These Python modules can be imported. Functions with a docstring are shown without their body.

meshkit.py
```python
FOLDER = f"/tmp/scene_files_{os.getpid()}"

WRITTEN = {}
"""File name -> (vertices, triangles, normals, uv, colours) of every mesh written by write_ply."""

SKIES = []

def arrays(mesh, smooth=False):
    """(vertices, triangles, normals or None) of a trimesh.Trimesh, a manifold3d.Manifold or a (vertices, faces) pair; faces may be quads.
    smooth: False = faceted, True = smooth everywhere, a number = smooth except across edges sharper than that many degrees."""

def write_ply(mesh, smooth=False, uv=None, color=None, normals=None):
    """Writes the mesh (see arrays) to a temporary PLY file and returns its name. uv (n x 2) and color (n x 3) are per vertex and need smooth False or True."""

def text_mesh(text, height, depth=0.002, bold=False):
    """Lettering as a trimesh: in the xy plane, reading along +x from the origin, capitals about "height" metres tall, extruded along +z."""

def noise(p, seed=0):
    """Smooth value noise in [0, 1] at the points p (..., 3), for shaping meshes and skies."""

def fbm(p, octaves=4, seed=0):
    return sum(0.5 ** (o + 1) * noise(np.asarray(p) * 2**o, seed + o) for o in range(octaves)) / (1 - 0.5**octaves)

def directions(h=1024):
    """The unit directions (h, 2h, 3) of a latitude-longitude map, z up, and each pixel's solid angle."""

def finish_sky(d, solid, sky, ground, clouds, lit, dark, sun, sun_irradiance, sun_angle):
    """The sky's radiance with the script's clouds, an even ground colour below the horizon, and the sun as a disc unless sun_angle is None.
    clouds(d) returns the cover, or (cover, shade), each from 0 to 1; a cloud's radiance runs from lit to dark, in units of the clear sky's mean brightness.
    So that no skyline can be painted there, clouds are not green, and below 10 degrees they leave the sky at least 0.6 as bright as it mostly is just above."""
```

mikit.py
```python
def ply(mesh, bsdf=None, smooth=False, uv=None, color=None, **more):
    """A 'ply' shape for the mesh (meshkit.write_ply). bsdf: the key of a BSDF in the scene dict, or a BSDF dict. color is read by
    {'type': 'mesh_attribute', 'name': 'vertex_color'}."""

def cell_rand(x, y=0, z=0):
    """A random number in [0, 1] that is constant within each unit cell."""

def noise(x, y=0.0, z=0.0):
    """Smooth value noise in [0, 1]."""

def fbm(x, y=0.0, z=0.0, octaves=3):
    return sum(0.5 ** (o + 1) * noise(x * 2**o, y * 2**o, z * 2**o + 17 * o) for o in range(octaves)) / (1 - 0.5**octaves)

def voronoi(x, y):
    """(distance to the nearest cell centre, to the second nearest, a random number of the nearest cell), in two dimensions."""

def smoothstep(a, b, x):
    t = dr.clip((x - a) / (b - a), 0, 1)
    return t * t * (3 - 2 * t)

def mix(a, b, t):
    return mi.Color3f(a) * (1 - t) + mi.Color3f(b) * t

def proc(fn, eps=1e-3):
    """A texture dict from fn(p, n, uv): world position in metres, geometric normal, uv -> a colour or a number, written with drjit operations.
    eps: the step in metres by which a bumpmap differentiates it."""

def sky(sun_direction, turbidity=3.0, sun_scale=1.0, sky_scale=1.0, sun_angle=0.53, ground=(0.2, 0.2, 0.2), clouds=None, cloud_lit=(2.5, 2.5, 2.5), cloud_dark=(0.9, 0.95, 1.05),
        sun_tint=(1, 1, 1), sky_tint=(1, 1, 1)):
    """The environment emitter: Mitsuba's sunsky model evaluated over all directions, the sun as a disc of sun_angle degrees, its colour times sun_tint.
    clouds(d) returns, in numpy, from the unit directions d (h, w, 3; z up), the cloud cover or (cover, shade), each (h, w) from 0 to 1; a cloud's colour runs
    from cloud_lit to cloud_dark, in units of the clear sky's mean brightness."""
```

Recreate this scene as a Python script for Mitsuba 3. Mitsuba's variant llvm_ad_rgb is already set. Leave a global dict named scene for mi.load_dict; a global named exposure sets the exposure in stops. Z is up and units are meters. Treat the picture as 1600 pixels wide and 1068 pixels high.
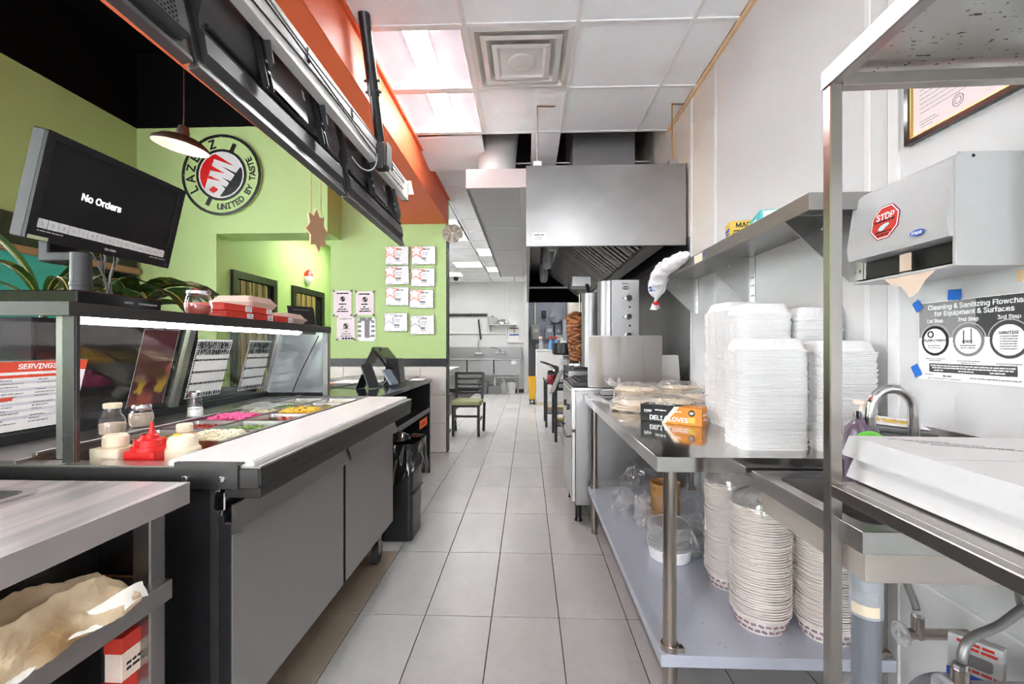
import math, random
import numpy as np
import trimesh
import mitsuba as mi
import drjit as dr
import mikit, meshkit
from mikit import proc, fbm, noise, smoothstep, mix, cell_rand
from shapely.geometry import Polygon, Point, LineString, box as sbox
from shapely import affinity
from shapely.ops import unary_union

rng = random.Random(7)
nrng = np.random.default_rng(7)
MT = mi.ScalarTransform4f
PI = math.pi
scene, labels = {'type': 'scene'}, {}

# ------------------------------------------------------------------ camera, light levels, exposure
exposure = 2.82
SKY = 14.0
CAM_H, YAW = 1.235, math.atan(24.5 / 700)
scene['camera'] = {
    'type': 'perspective', 'fov': math.degrees(2 * math.atan(800 / 700)), 'fov_axis': 'x',
    'near_clip': 0.02, 'far_clip': 60.0, 'principal_point_offset_y': -7 / 1068,
    'to_world': MT().look_at(origin=[0, 0, CAM_H], target=[-math.sin(YAW), math.cos(YAW), CAM_H], up=[0, 0, 1])}
# overcast daylight through the shop front behind the photographer
scene['sky'] = mikit.sky((0.2, 1.0, 0.7), sun_scale=0.0, sky_scale=SKY, clouds=lambda d: np.full(d.shape[:2], 1.0),
                         cloud_lit=(0.95, 1.0, 1.055), cloud_dark=(0.95, 1.0, 1.055), ground=(0.93, 0.95, 0.98))
L_TROFFER_WARM = [7.6, 7.8, 7.9]
L_FAR = [2.6, 2.6, 2.65]
L_TUBE = [2.2, 2.2, 2.25]
L_BULB = [5.0, 4.4, 3.4]
L_HALL = [2.7, 2.65, 2.5]

# ------------------------------------------------------------------ materials
def M(key, d):
    scene[key] = d
    return key

def rgb(c):
    return {'type': 'rgb', 'value': [float(x) for x in c]} if not isinstance(c, dict) else c

def pr(key, c, rough=0.5, metal=0.0, spec=0.5, two=True, **more):
    d = {'type': 'principled', 'base_color': rgb(c), 'roughness': rough, 'metallic': metal, **more}
    if metal == 0.0:
        d['specular'] = spec
    return M(key, {'type': 'twosided', 'bsdf': d} if two else d)

def lin(r, g, b):
    f = lambda x: (x / 255 / 12.92) if x / 255 <= 0.04045 else ((x / 255 + 0.055) / 1.055) ** 2.4
    return (f(r), f(g), f(b))

pr('steel', (0.56, 0.55, 0.535), 0.27, 1.0)
pr('steel_smooth', (0.47, 0.46, 0.45), 0.085, 1.0)
pr('sink_steel', (0.42, 0.42, 0.42), 0.5, 1.0)
pr('steel_dull', (0.36, 0.35, 0.34), 0.34, 1.0)
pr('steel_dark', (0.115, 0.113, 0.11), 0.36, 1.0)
pr('rack_steel', (0.40, 0.375, 0.35), 0.24, 1.0)
pr('tube_steel', (0.42, 0.37, 0.33), 0.24, 1.0)
pr('chrome', (0.80, 0.80, 0.82), 0.06, 1.0)
pr('black_plastic', (0.012, 0.012, 0.013), 0.32)
pr('black_matte', (0.010, 0.010, 0.010), 0.75, spec=0.2)
pr('black_gloss', (0.010, 0.010, 0.011), 0.10)
M('black_paint', {'type': 'twosided', 'bsdf': {'type': 'diffuse', 'reflectance': rgb((0.006, 0.006, 0.006))}})
pr('charcoal', (0.035, 0.035, 0.036), 0.5)
pr('grey_plastic', (0.18, 0.18, 0.185), 0.45)
pr('pipe_grey', (0.15, 0.165, 0.19), 0.4)
pr('pipe_light', (0.34, 0.36, 0.38), 0.45)
pr('white_paint', (0.74, 0.735, 0.72), 0.5)
pr('white_gloss', (0.40, 0.40, 0.395), 0.42)
pr('white_rail', (0.76, 0.75, 0.73), 0.35)
pr('white_trim', (0.66, 0.66, 0.655), 0.45)
pr('paper', (0.80, 0.78, 0.77), 0.8, spec=0.2)
pr('paper_pink', (0.76, 0.66, 0.67), 0.8, spec=0.2)
pr('ink', (0.02, 0.02, 0.022), 0.8, spec=0.2)
pr('ink_grey', (0.22, 0.21, 0.22), 0.8, spec=0.2)
pr('ink_mid', (0.42, 0.41, 0.41), 0.8, spec=0.2)
pr('ink_red', (0.55, 0.05, 0.04), 0.8, spec=0.2)
pr('ink_orange', (0.72, 0.16, 0.05), 0.7, spec=0.3)
pr('heading_red', (0.68, 0.075, 0.04), 0.6, spec=0.3)
pr('ink_white', (0.85, 0.85, 0.84), 0.6, spec=0.2)
pr('ink_blue', (0.03, 0.09, 0.42), 0.4)
pr('tape_blue', (0.01, 0.13, 0.50), 0.6)
pr('red_plastic', (0.56, 0.012, 0.012), 0.3)
pr('red_card', (0.55, 0.035, 0.02), 0.55)
pr('cream_plastic', (0.72, 0.63, 0.47), 0.4)
pr('foam', (0.68, 0.675, 0.665), 0.65, spec=0.25)
pr('foam_pink', (0.78, 0.62, 0.52), 0.7, spec=0.25)
pr('bowl_paper', (0.80, 0.745, 0.69), 0.7, spec=0.2)
pr('kraft', (0.50, 0.27, 0.10), 0.7, spec=0.2)
pr('cardboard_white', (0.52, 0.518, 0.515), 0.7, spec=0.2)
pr('yellow_card', (0.62, 0.42, 0.06), 0.55)
pr('yellow_plastic', (0.75, 0.42, 0.02), 0.4)
pr('teal_card', (0.06, 0.42, 0.42), 0.5)
pr('tan', (0.74, 0.52, 0.31), 0.65)
pr('wood_ledge', (0.34, 0.19, 0.10), 0.5)
pr('orange_card', (0.62, 0.21, 0.025), 0.35)
pr('orange_label', (0.8, 0.14, 0.01), 0.6)
pr('green_label', (0.18, 0.62, 0.08), 0.5)
pr('pale_label', (0.50, 0.56, 0.36), 0.6)
pr('purple_soap', (0.12, 0.085, 0.125), 0.2)
pr('green_seat', (0.30, 0.32, 0.15), 0.6)
pr('brass', (0.52, 0.33, 0.10), 0.35, 1.0)
pr('gold', (0.55, 0.40, 0.14), 0.3, 1.0)
pr('rust', (0.22, 0.10, 0.035), 0.8, spec=0.2)
pr('panel_blue', (0.15, 0.18, 0.21), 0.5)
pr('wall_blue', (0.17, 0.185, 0.215), 0.7)
pr('galv', (0.26, 0.26, 0.255), 0.5, 0.5)
pr('shelf_blue', (0.46, 0.49, 0.57), 0.36, 0.35)
pr('bag_black', (0.010, 0.010, 0.010), 0.12, spec=0.9)
pr('rubber', (0.02, 0.02, 0.02), 0.7)
pr('red_dark', (0.28, 0.02, 0.03), 0.6)
pr('screen_black', (0.012, 0.012, 0.013), 0.22)
pr('food_pink', (0.75, 0.12, 0.30), 0.4)
pr('food_yellow', (0.72, 0.46, 0.05), 0.4)
pr('food_white', (0.74, 0.70, 0.52), 0.4)
pr('food_green', (0.16, 0.26, 0.05), 0.4)
pr('food_olive', (0.25, 0.20, 0.06), 0.35)
pr('food_red', (0.32, 0.035, 0.02), 0.25)
pr('food_orange', (0.72, 0.26, 0.07), 0.4)
pr('salt', (0.85, 0.85, 0.83), 0.8)
pr('spice', (0.30, 0.05, 0.03), 0.8)
pr('spice_tan', (0.48, 0.38, 0.29), 0.8)
pr('board', (0.62, 0.60, 0.585), 0.42)
M('glass', {'type': 'thindielectric', 'int_ior': 1.5})
M('solid_glass', {'type': 'dielectric', 'int_ior': 1.45})
M('film', {'type': 'thindielectric', 'int_ior': 1.6})
M('film_milky', {'type': 'blendbsdf', 'weight': 0.26, 'a': {'type': 'thindielectric', 'int_ior': 1.45},
                 'b': {'type': 'twosided', 'bsdf': {'type': 'principled', 'base_color': rgb((0.82, 0.81, 0.80)), 'roughness': 0.22, 'specular': 0.8}}})
M('bread_film', {'type': 'blendbsdf', 'weight': 0.15, 'a': {'type': 'thindielectric', 'int_ior': 1.5},
                 'b': {'type': 'twosided', 'bsdf': {'type': 'principled', 'base_color': rgb((0.80, 0.79, 0.77)), 'roughness': 0.12, 'specular': 0.9}}})
M('globe_glass', {'type': 'blendbsdf', 'weight': 0.5, 'a': {'type': 'thindielectric', 'int_ior': 1.5},
                  'b': {'type': 'twosided', 'bsdf': {'type': 'principled', 'base_color': rgb((0.70, 0.70, 0.70)), 'roughness': 0.1, 'specular': 0.9}}})
M('clear_plastic', {'type': 'blendbsdf', 'weight': 0.22, 'a': {'type': 'thindielectric', 'int_ior': 1.5},
                    'b': {'type': 'twosided', 'bsdf': {'type': 'principled', 'base_color': rgb((0.80, 0.81, 0.82)), 'roughness': 0.12, 'specular': 0.9}}})
M('leaf', {'type': 'twosided', 'bsdf': {'type': 'principled', 'roughness': 0.35, 'specular': 0.5, 'base_color': proc(
    lambda p, n, uv: mix((0.025, 0.06, 0.012), (0.20, 0.20, 0.03), smoothstep(0.55, 0.8, fbm(p.x * 26, p.y * 26, p.z * 26))))}})
M('leaf_vein', {'type': 'twosided', 'bsdf': {'type': 'principled', 'roughness': 0.45, 'base_color': rgb((0.40, 0.31, 0.05))}})

def wall_frp(base, bump=0.0013):
    return {'type': 'bumpmap', 'scale': bump, 'arbitrary': proc(lambda p, n, uv: fbm(p.x * 110, p.y * 110, p.z * 110, 2), eps=2e-3),
            'bsdf': {'type': 'twosided', 'bsdf': {'type': 'principled', 'roughness': 0.42, 'specular': 0.4, 'base_color': base}}}
M('frp', wall_frp(proc(lambda p, n, uv: mix((0.578, 0.583, 0.578), (0.61, 0.55, 0.455),
    smoothstep(2.3, 3.1, p.y) * smoothstep(1.5, 2.2, p.z) * 0.8 + 0.12 * smoothstep(0.55, 0.8, fbm(p.y * 3, p.z * 2, 1))))))
M('far_wall', {'type': 'twosided', 'bsdf': {'type': 'principled', 'roughness': 0.55, 'base_color': rgb((0.70, 0.695, 0.68))}})
M('green_wall', {'type': 'twosided', 'bsdf': {'type': 'principled', 'roughness': 0.6, 'specular': 0.3, 'base_color': rgb(lin(172, 195, 130))}})
M('orange_wall', {'type': 'twosided', 'bsdf': {'type': 'principled', 'roughness': 0.5, 'specular': 0.35, 'base_color': rgb(lin(214, 98, 58))}})
M('ceiling_tile', {'type': 'twosided', 'bsdf': {'type': 'principled', 'roughness': 0.75, 'specular': 0.2, 'base_color': proc(
    lambda p, n, uv: mix((0.885, 0.905, 0.915), (0.70, 0.68, 0.64), smoothstep(0.62, 0.85, fbm(p.x * 2.1 + 3, p.y * 2.1, 2)) * 0.4))}})
M('floor_tile', {'type': 'twosided', 'bsdf': {'type': 'principled', 'roughness': 0.30, 'specular': 0.45, 'base_color': proc(
    lambda p, n, uv: mix((0.41, 0.40, 0.39), (0.47, 0.455, 0.44), fbm(p.x * 7, p.y * 4, 1.0, 3)) * (0.95 + 0.1 * cell_rand((p.x - 0.142) / 0.3067, (p.y - 2.046) / 0.632))
    * (1 - 0.03 * smoothstep(0.5, 0.8, fbm(p.x * 31, p.y * 31, 4, 2))))}})
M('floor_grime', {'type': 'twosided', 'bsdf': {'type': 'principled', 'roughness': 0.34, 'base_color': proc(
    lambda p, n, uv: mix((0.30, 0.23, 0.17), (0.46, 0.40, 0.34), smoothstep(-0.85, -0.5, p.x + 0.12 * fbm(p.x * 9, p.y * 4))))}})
M('wall_tile', {'type': 'twosided', 'bsdf': {'type': 'principled', 'roughness': 0.3, 'base_color': rgb((0.60, 0.55, 0.50))}})
M('meat', {'type': 'twosided', 'bsdf': {'type': 'principled', 'roughness': 0.4, 'base_color': proc(
    lambda p, n, uv: mix((0.10, 0.025, 0.008), (0.46, 0.19, 0.07), smoothstep(0.3, 0.75, fbm(p.x * 25, p.y * 25, p.z * 60, 3))))}})
M('bread', {'type': 'twosided', 'bsdf': {'type': 'principled', 'roughness': 0.8, 'specular': 0.2, 'base_color': proc(
    lambda p, n, uv: mix((0.80, 0.68, 0.52), (0.58, 0.38, 0.20), smoothstep(0.52, 0.85, fbm(p.x * 24, p.y * 24, p.z * 40, 3))))}})
M('towel_cloth', {'type': 'twosided', 'bsdf': {'type': 'principled', 'roughness': 0.95, 'specular': 0.05, 'base_color': proc(
    lambda p, n, uv: mix((0.62, 0.48, 0.32), (0.33, 0.205, 0.10), smoothstep(0.35, 0.7, fbm(p.x * 9, p.y * 9, p.z * 9 + 2, 3))))}})
M('terry', {'type': 'bumpmap', 'scale': 0.004, 'arbitrary': proc(lambda p, n, uv: fbm(p.x * 260, p.y * 260, p.z * 260, 2), eps=1.5e-3), 'bsdf': dict(scene['towel_cloth'])})
M('food_photo', {'type': 'twosided', 'bsdf': {'type': 'principled', 'roughness': 0.2, 'base_color': proc(
    lambda p, n, uv: mix(mix((0.07, 0.015, 0.02), (0.30, 0.05, 0.03), smoothstep(0.4, 0.6, fbm(p.y * 14, p.z * 9, 3))), (0.42, 0.27, 0.03),
        smoothstep(0.52, 0.72, fbm(p.y * 20 + 4, p.z * 20, 7)) * smoothstep(1.12, 1.06, p.z)))}})
M('streaked_panel', {'type': 'twosided', 'bsdf': {'type': 'principled', 'roughness': 0.38, 'metallic': 0.85, 'base_color': proc(
    lambda p, n, uv: mix((0.31, 0.292, 0.275), (0.245, 0.215, 0.18), smoothstep(0.45, 0.7, fbm(p.x * 16, p.y, p.z * 1.2, 2))))}})
M('shelf_under', {'type': 'twosided', 'bsdf': {'type': 'principled', 'roughness': 0.22, 'metallic': 1.0, 'base_color': proc(
    lambda p, n, uv: mix((0.50, 0.485, 0.46), (0.13, 0.09, 0.05), smoothstep(0.80, 0.85, fbm(p.x * 100, p.y * 180, 5, 2))))}})
M('monitor_glow', {'type': 'twosided', 'bsdf': {'type': 'principled', 'roughness': 0.3, 'base_color': rgb((0.012, 0.012, 0.013))}})
M('teal_view', {'type': 'twosided', 'bsdf': {'type': 'principled', 'roughness': 0.3, 'base_color': rgb((0.02, 0.20, 0.17))}})

def lamp(c):
    return {'type': 'area', 'radiance': rgb(c)}

# ------------------------------------------------------------------ mesh helpers
def mesh(v, f):
    return trimesh.Trimesh(np.asarray(v, float), np.asarray(f, int), process=False)

_s = [(a, b, c) for a in (-1, 1) for b in (-1, 1) for c in (-1, 1)]
def _bev(h, b):
    v = []
    for a in _s:
        for k in range(3):
            v.append([a[i] * (h[i] - (0 if i == k else b)) for i in range(3)])
    return np.array(v)
_hull = trimesh.convex.convex_hull(_bev((1, 1, 1), 0.2))
_map = [int(np.argmin(np.linalg.norm(_bev((1, 1, 1), 0.2) - p, axis=1))) for p in _hull.vertices]
_BF = np.array([[_map[i] for i in f] for f in _hull.faces])
_CF = np.array([[0, 1, 3], [0, 3, 2], [4, 6, 7], [4, 7, 5], [0, 4, 5], [0, 5, 1], [2, 3, 7], [2, 7, 6], [0, 2, 6], [0, 6, 4], [1, 5, 7], [1, 7, 3]])

def box(x0, x1, y0, y1, z0, z1, b=0.002):
    h = np.array([x1 - x0, y1 - y0, z1 - z0]) / 2
    c = np.array([x1 + x0, y1 + y0, z1 + z0]) / 2
    b = min(b, 0.45 * h.min())
    if b <= 0:
        return mesh(np.array(_s) * h + c, _CF)
    return mesh(_bev(h, b) + c, _BF)

def cat(*ms):
    ms = [m for x in ms for m in (x if isinstance(x, (list, tuple)) else [x])]
    return trimesh.util.concatenate(ms)

def tf(m, o=(0, 0, 0), x=(1, 0, 0), y=(0, 1, 0)):
    """the mesh with its axes x, y laid along the given directions and its origin at o"""
    x = np.array(x, float); x /= np.linalg.norm(x)
    y = np.array(y, float); y -= x * (x @ y); y /= np.linalg.norm(y)
    z = np.cross(x, y)
    v = np.asarray(m.vertices)
    return mesh(v @ np.array([x, y, z]) + np.array(o, float), m.faces)

def move(m, dx=0, dy=0, dz=0):
    return mesh(np.asarray(m.vertices) + [dx, dy, dz], m.faces)

def rotz(m, deg, c=(0, 0)):
    a = math.radians(deg); v = np.array(m.vertices, float)
    x, y = v[:, 0] - c[0], v[:, 1] - c[1]
    v[:, 0], v[:, 1] = c[0] + x * math.cos(a) - y * math.sin(a), c[1] + x * math.sin(a) + y * math.cos(a)
    return mesh(v, m.faces)

def lathe(prof, n=24, o=(0, 0, 0), axis='z', close=False):
    prof = np.array(prof, float); k = len(prof)
    a = np.arange(n) * 2 * PI / n
    v = np.stack([np.outer(np.cos(a), prof[:, 0]), np.outer(np.sin(a), prof[:, 0]), np.tile(prof[:, 1], (n, 1))], -1).reshape(-1, 3)
    f = []
    for i in range(n):
        j = (i + 1) % n
        for q in range(k - 1):
            f += [[i * k + q, j * k + q, j * k + q + 1], [i * k + q, j * k + q + 1, i * k + q + 1]]
    m = mesh(v, f)
    m.update_faces(m.area_faces > 1e-12)
    if axis == 'x':
        m = tf(m, o, (0, 1, 0), (0, 0, 1))
    elif axis == 'y':
        m = tf(m, o, (0, 0, 1), (1, 0, 0))
    else:
        m = move(m, *o)
    return m

def cyl(r, z0, z1, o=(0, 0, 0), axis='z', n=24, r1=None, b=0.001):
    r1 = r if r1 is None else r1
    return lathe([(0, z0), (r - b, z0), (r, z0 + b), (r1, z1 - b), (r1 - b, z1), (0, z1)], n, o, axis)

def rod(p, q, r, n=12, r1=None):
    p, q = np.array(p, float), np.array(q, float)
    d = q - p; L = np.linalg.norm(d); d /= L
    x = np.cross(d, [0, 0, 1] if abs(d[2]) < 0.9 else [1, 0, 0])
    return tf(cyl(r, 0, L, n=n, r1=r1, b=min(0.001, r * 0.3)), p, x, np.cross(d, x))

def tube(pts, r, n=8, smooth=0):
    pts = np.array(pts, float)
    if smooth:
        from scipy.interpolate import CubicSpline
        t = np.r_[0, np.cumsum(np.linalg.norm(np.diff(pts, axis=0), axis=1))]
        pts = CubicSpline(t, pts)(np.linspace(0, t[-1], smooth))
    d = np.gradient(pts, axis=0); d /= np.linalg.norm(d, axis=1, keepdims=True)
    u = np.cross(d[0], [0.1, 0.2, 1.0]); u /= np.linalg.norm(u)
    rr = np.broadcast_to(r, len(pts)); v = []
    a = np.arange(n) * 2 * PI / n
    for i in range(len(pts)):
        u = u - d[i] * (u @ d[i]); u /= np.linalg.norm(u)
        w = np.cross(d[i], u)
        v.append(pts[i] + rr[i] * (np.outer(np.cos(a), u) + np.outer(np.sin(a), w)))
    k = len(pts); v = np.vstack(v + [pts[:1], pts[-1:]]); f = []
    for i in range(k - 1):
        for j in range(n):
            q = (j + 1) % n
            f += [[i * n + j, i * n + q, (i + 1) * n + q], [i * n + j, (i + 1) * n + q, (i + 1) * n + j]]
    for j in range(n):
        q = (j + 1) % n
        f += [[k * n, q, j], [k * n + 1, (k - 1) * n + j, (k - 1) * n + q]]
    return mesh(v, f)

def ext(poly, h, o=(0, 0, 0), x=(1, 0, 0), y=(0, 1, 0)):
    gs = list(getattr(poly, 'geoms', [poly]))
    m = cat([trimesh.creation.extrude_polygon(g, h, engine='earcut') for g in gs if g.area > 1e-10])
    return tf(m, o, x, y)

def prism(pts, h, o=(0, 0, 0), x=(1, 0, 0), y=(0, 1, 0)):
    return ext(Polygon(pts), h, o, x, y)

def rrect(w, h, r, n=4):
    return sbox(-w / 2 + r, -h / 2 + r, w / 2 - r, h / 2 - r).buffer(r, quad_segs=n)

FACE_CAM = dict(x=(1, 0, 0), y=(0, 0, 1))      # a sheet facing -Y
FACE_LEFT = dict(x=(0, -1, 0), y=(0, 0, 1))    # a sheet facing -X (on the right-hand wall)
FACE_RIGHT = dict(x=(0, 1, 0), y=(0, 0, 1))    # a sheet facing +X

_tx = {}
def text(s, h, depth=0.0006, bold=False, center=False):
    k = (s, bold)
    if k not in _tx:
        _tx[k] = meshkit.text_mesh(s, 1.0, 1.0, bold)
    m = _tx[k]
    v = np.array(m.vertices) * [h, h, depth]
    if center:
        v[:, 0] -= (v[:, 0].max() + v[:, 0].min()) / 2
    return mesh(v, m.faces)

def words(x0, x1, y, h, seed, depth=0.0004, gap=0.6):
    """a line of print too small to read: word-long strokes"""
    r = random.Random(seed); out, x = [], x0
    while x < x1 - h:
        w = min(h * r.uniform(1.2, 4.5), x1 - x)
        out.append(box(x, x + w, y, y + h, 0, depth, 0)); x += w + h * gap
    return out or [box(x0, x1, y, y + h, 0, depth, 0)]

def crumple(m, amp, freq, seed=0, z=1.0):
    v = np.array(m.vertices)
    d = np.stack([meshkit.fbm(v * freq + 13 * k, 3, seed + k) - 0.5 for k in range(3)], -1) * 2 * amp
    d[:, 2] *= z
    return mesh(v + d, m.faces)

# ------------------------------------------------------------------ naming
used = set()
def num(key):
    if key not in used:
        used.add(key); return key
    i = _next.get(key, 1)
    while f'{key}_{i:03d}' in used:
        i += 1
    _next[key] = i + 1
    used.add(f'{key}_{i:03d}')
    return f'{key}_{i:03d}'
_next = {}

def thing(name, label, cat_, group=None):
    key = num(name)
    labels[key] = {'label': label, 'category': cat_}
    if group:
        labels[key]['group'] = group
    return key

def put(key, m, mat, smooth=False, emit=None, to=None):
    d = m if isinstance(m, dict) else mikit.ply(cat(m) if isinstance(m, (list, tuple)) else m, mat, smooth)
    d = dict(d)
    if emit is not None:
        d['emitter'] = lamp(emit)
    if to is not None:
        d['to_world'] = to
    scene[key] = d
    return key

def part(parent, name, m, mat=None, smooth=False, label=None, kind=None, emit=None, to=None):
    key = num(parent + '__' + name)
    if kind is None and name.endswith(('print', 'lettering')):
        kind = 'stuff'                                  # print too small to pick apart
    put(key, m, mat, smooth, emit, to)
    if label or kind:
        labels[key] = {}
        if label: labels[key]['label'] = label
        if kind: labels[key]['kind'] = kind
    return key

def one(name, m, mat, label, cat_, group=None, smooth=False, kind=None, emit=None, to=None):
    key = thing(name, label, cat_, group)
    if kind:
        labels[key]['kind'] = kind
    return put(key, m, mat, smooth, emit, to)

def struct(name, m, mat, smooth=False):
    key = num(name)
    labels[key] = {'kind': 'structure'}
    if m is not None:
        put(key, m, mat, smooth)
    return key

def shp(m, mat, smooth=False):
    return mikit.ply(cat(m) if isinstance(m, (list, tuple)) else m, mat, smooth)
def at(x, y, z, rz=0.0, s=1.0):
    t = MT().translate([x, y, z])
    if rz: t = t @ MT().rotate([0, 0, 1], rz)
    if s != 1.0: t = t @ MT().scale([s, s, s])
    return t

# ================================================================== THE SETTING
XR, ZC, BX, PY = 1.135, 2.97, -0.93, 5.2     # right wall, ceiling height, bulkhead face, partition
LX, BY, GZ = -4.36, 4.85, 3.665              # dining room: left wall, back wall, top of the green paint

# floor: a grout bed with every tile a piece of its own
pr('grout', (0.075, 0.07, 0.065), 0.8, spec=0.2)
pr('base_floor', (0.40, 0.385, 0.37), 0.4)
struct('floor', box(-4.6, 1.3, -4.1, 13.2, -0.1, -0.003, 0), 'grout')
TX, TY, TX0, TY0 = 0.3067, 0.632, 0.142, 2.046
tile_ply = shp(box(-TX / 2 + .0022, TX / 2 - .0022, -TY / 2 + .0022, TY / 2 - .0022, -0.009, 0.0, 0.0012), 'floor_tile')
grime_ply = {**tile_ply, 'bsdf': {'type': 'ref', 'id': 'floor_grime'}}
for j in range(-3, 16):
    for i in range(-7, 4):
        if j > 7 and not -5 <= i <= 1:
            continue
        cx, cy = TX0 + (i + .5) * TX, TY0 + (j + .5) * TY
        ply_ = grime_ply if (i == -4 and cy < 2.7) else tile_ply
        part('floor', 'floor_tile', ply_, to=at(cx, cy, 0))
struct('floor_dining', box(-4.5, TX0 - 7 * TX, -4.1, 13.2, -0.02, -0.0005, 0), 'base_floor')
struct('floor_far', box(TX0 - 5 * TX, XR, TY0 + 16 * TY, 13.2, -0.02, -0.0005, 0), 'base_floor')

# right-hand wall of white panels with trim strips over the joints
struct('wall_right', box(XR, XR + .12, -4.1, 13.2, 0, 3.6, 0), 'frp')
for y0, y1, t in ((2.735, 2.765, .004), (1.525, 1.548, .004), (1.405, 1.445, .008), (0.0, 0.02, .004), (3.13, 3.16, .006)):
    part('wall_right', 'joint_strip', box(XR - t, XR + .001, y0, y1, 0.12 if y1 < 3 else 1.0, ZC, .0015), 'white_trim')
part('wall_right', 'joint_strip', box(XR - .004, XR + .001, -2, 1.40, 0.548, 0.560, .0015), 'white_trim')
part('wall_right', 'joint_strip', box(XR - .003, XR + .001, 1.449, 1.453, 0.12, ZC, .0005), 'ink_mid')
struct('baseboard_right', box(XR - .012, XR, -2, 3.0, 0.0, 0.12, .003), 'white_trim')
struct('trim_1', box(XR - .02, XR + .001, 0, 3.65, ZC - .022, ZC - .002, .002), 'tan')
# stainless lining behind the cooking line
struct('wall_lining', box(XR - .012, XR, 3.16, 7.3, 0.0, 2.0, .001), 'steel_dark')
struct('wall_behind', cat(box(-4.5, XR + .1, -4.2, -4.1, 2.9, 4.6, 0), box(-1.9, -1.1, -4.2, -4.1, 0, 2.9, 0), box(-4.5, -4.3, -4.2, -4.1, 0, 2.9, 0), box(-4.5, XR + .1, -4.2, -4.1, 0, .15, 0)), 'far_wall')
w = struct('window_2', cat(box(-1.1, XR, -4.17, -4.13, .15, .21, .004), box(-1.1, XR, -4.17, -4.13, 2.84, 2.9, .004), box(-.40, -.34, -4.17, -4.13, .15, 2.9, .004)), 'charcoal')
part(w, 'pane', mesh([[-1.1, -4.15, .2], [XR, -4.15, .2], [XR, -4.15, 2.85], [-1.1, -4.15, 2.85]], [[0, 1, 2], [0, 2, 3]]), 'glass')
struct('wall_canopy', box(-1.6, 2.2, -7.4, -4.2, 2.55, 2.65, 0), 'charcoal')
w = struct('window_3', cat(box(-4.3, -1.9, -4.17, -4.13, .15, .21, .004), box(-4.3, -1.9, -4.17, -4.13, 2.84, 2.9, .004), box(-3.1, -3.04, -4.17, -4.13, .15, 2.9, .004)), 'charcoal')
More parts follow.
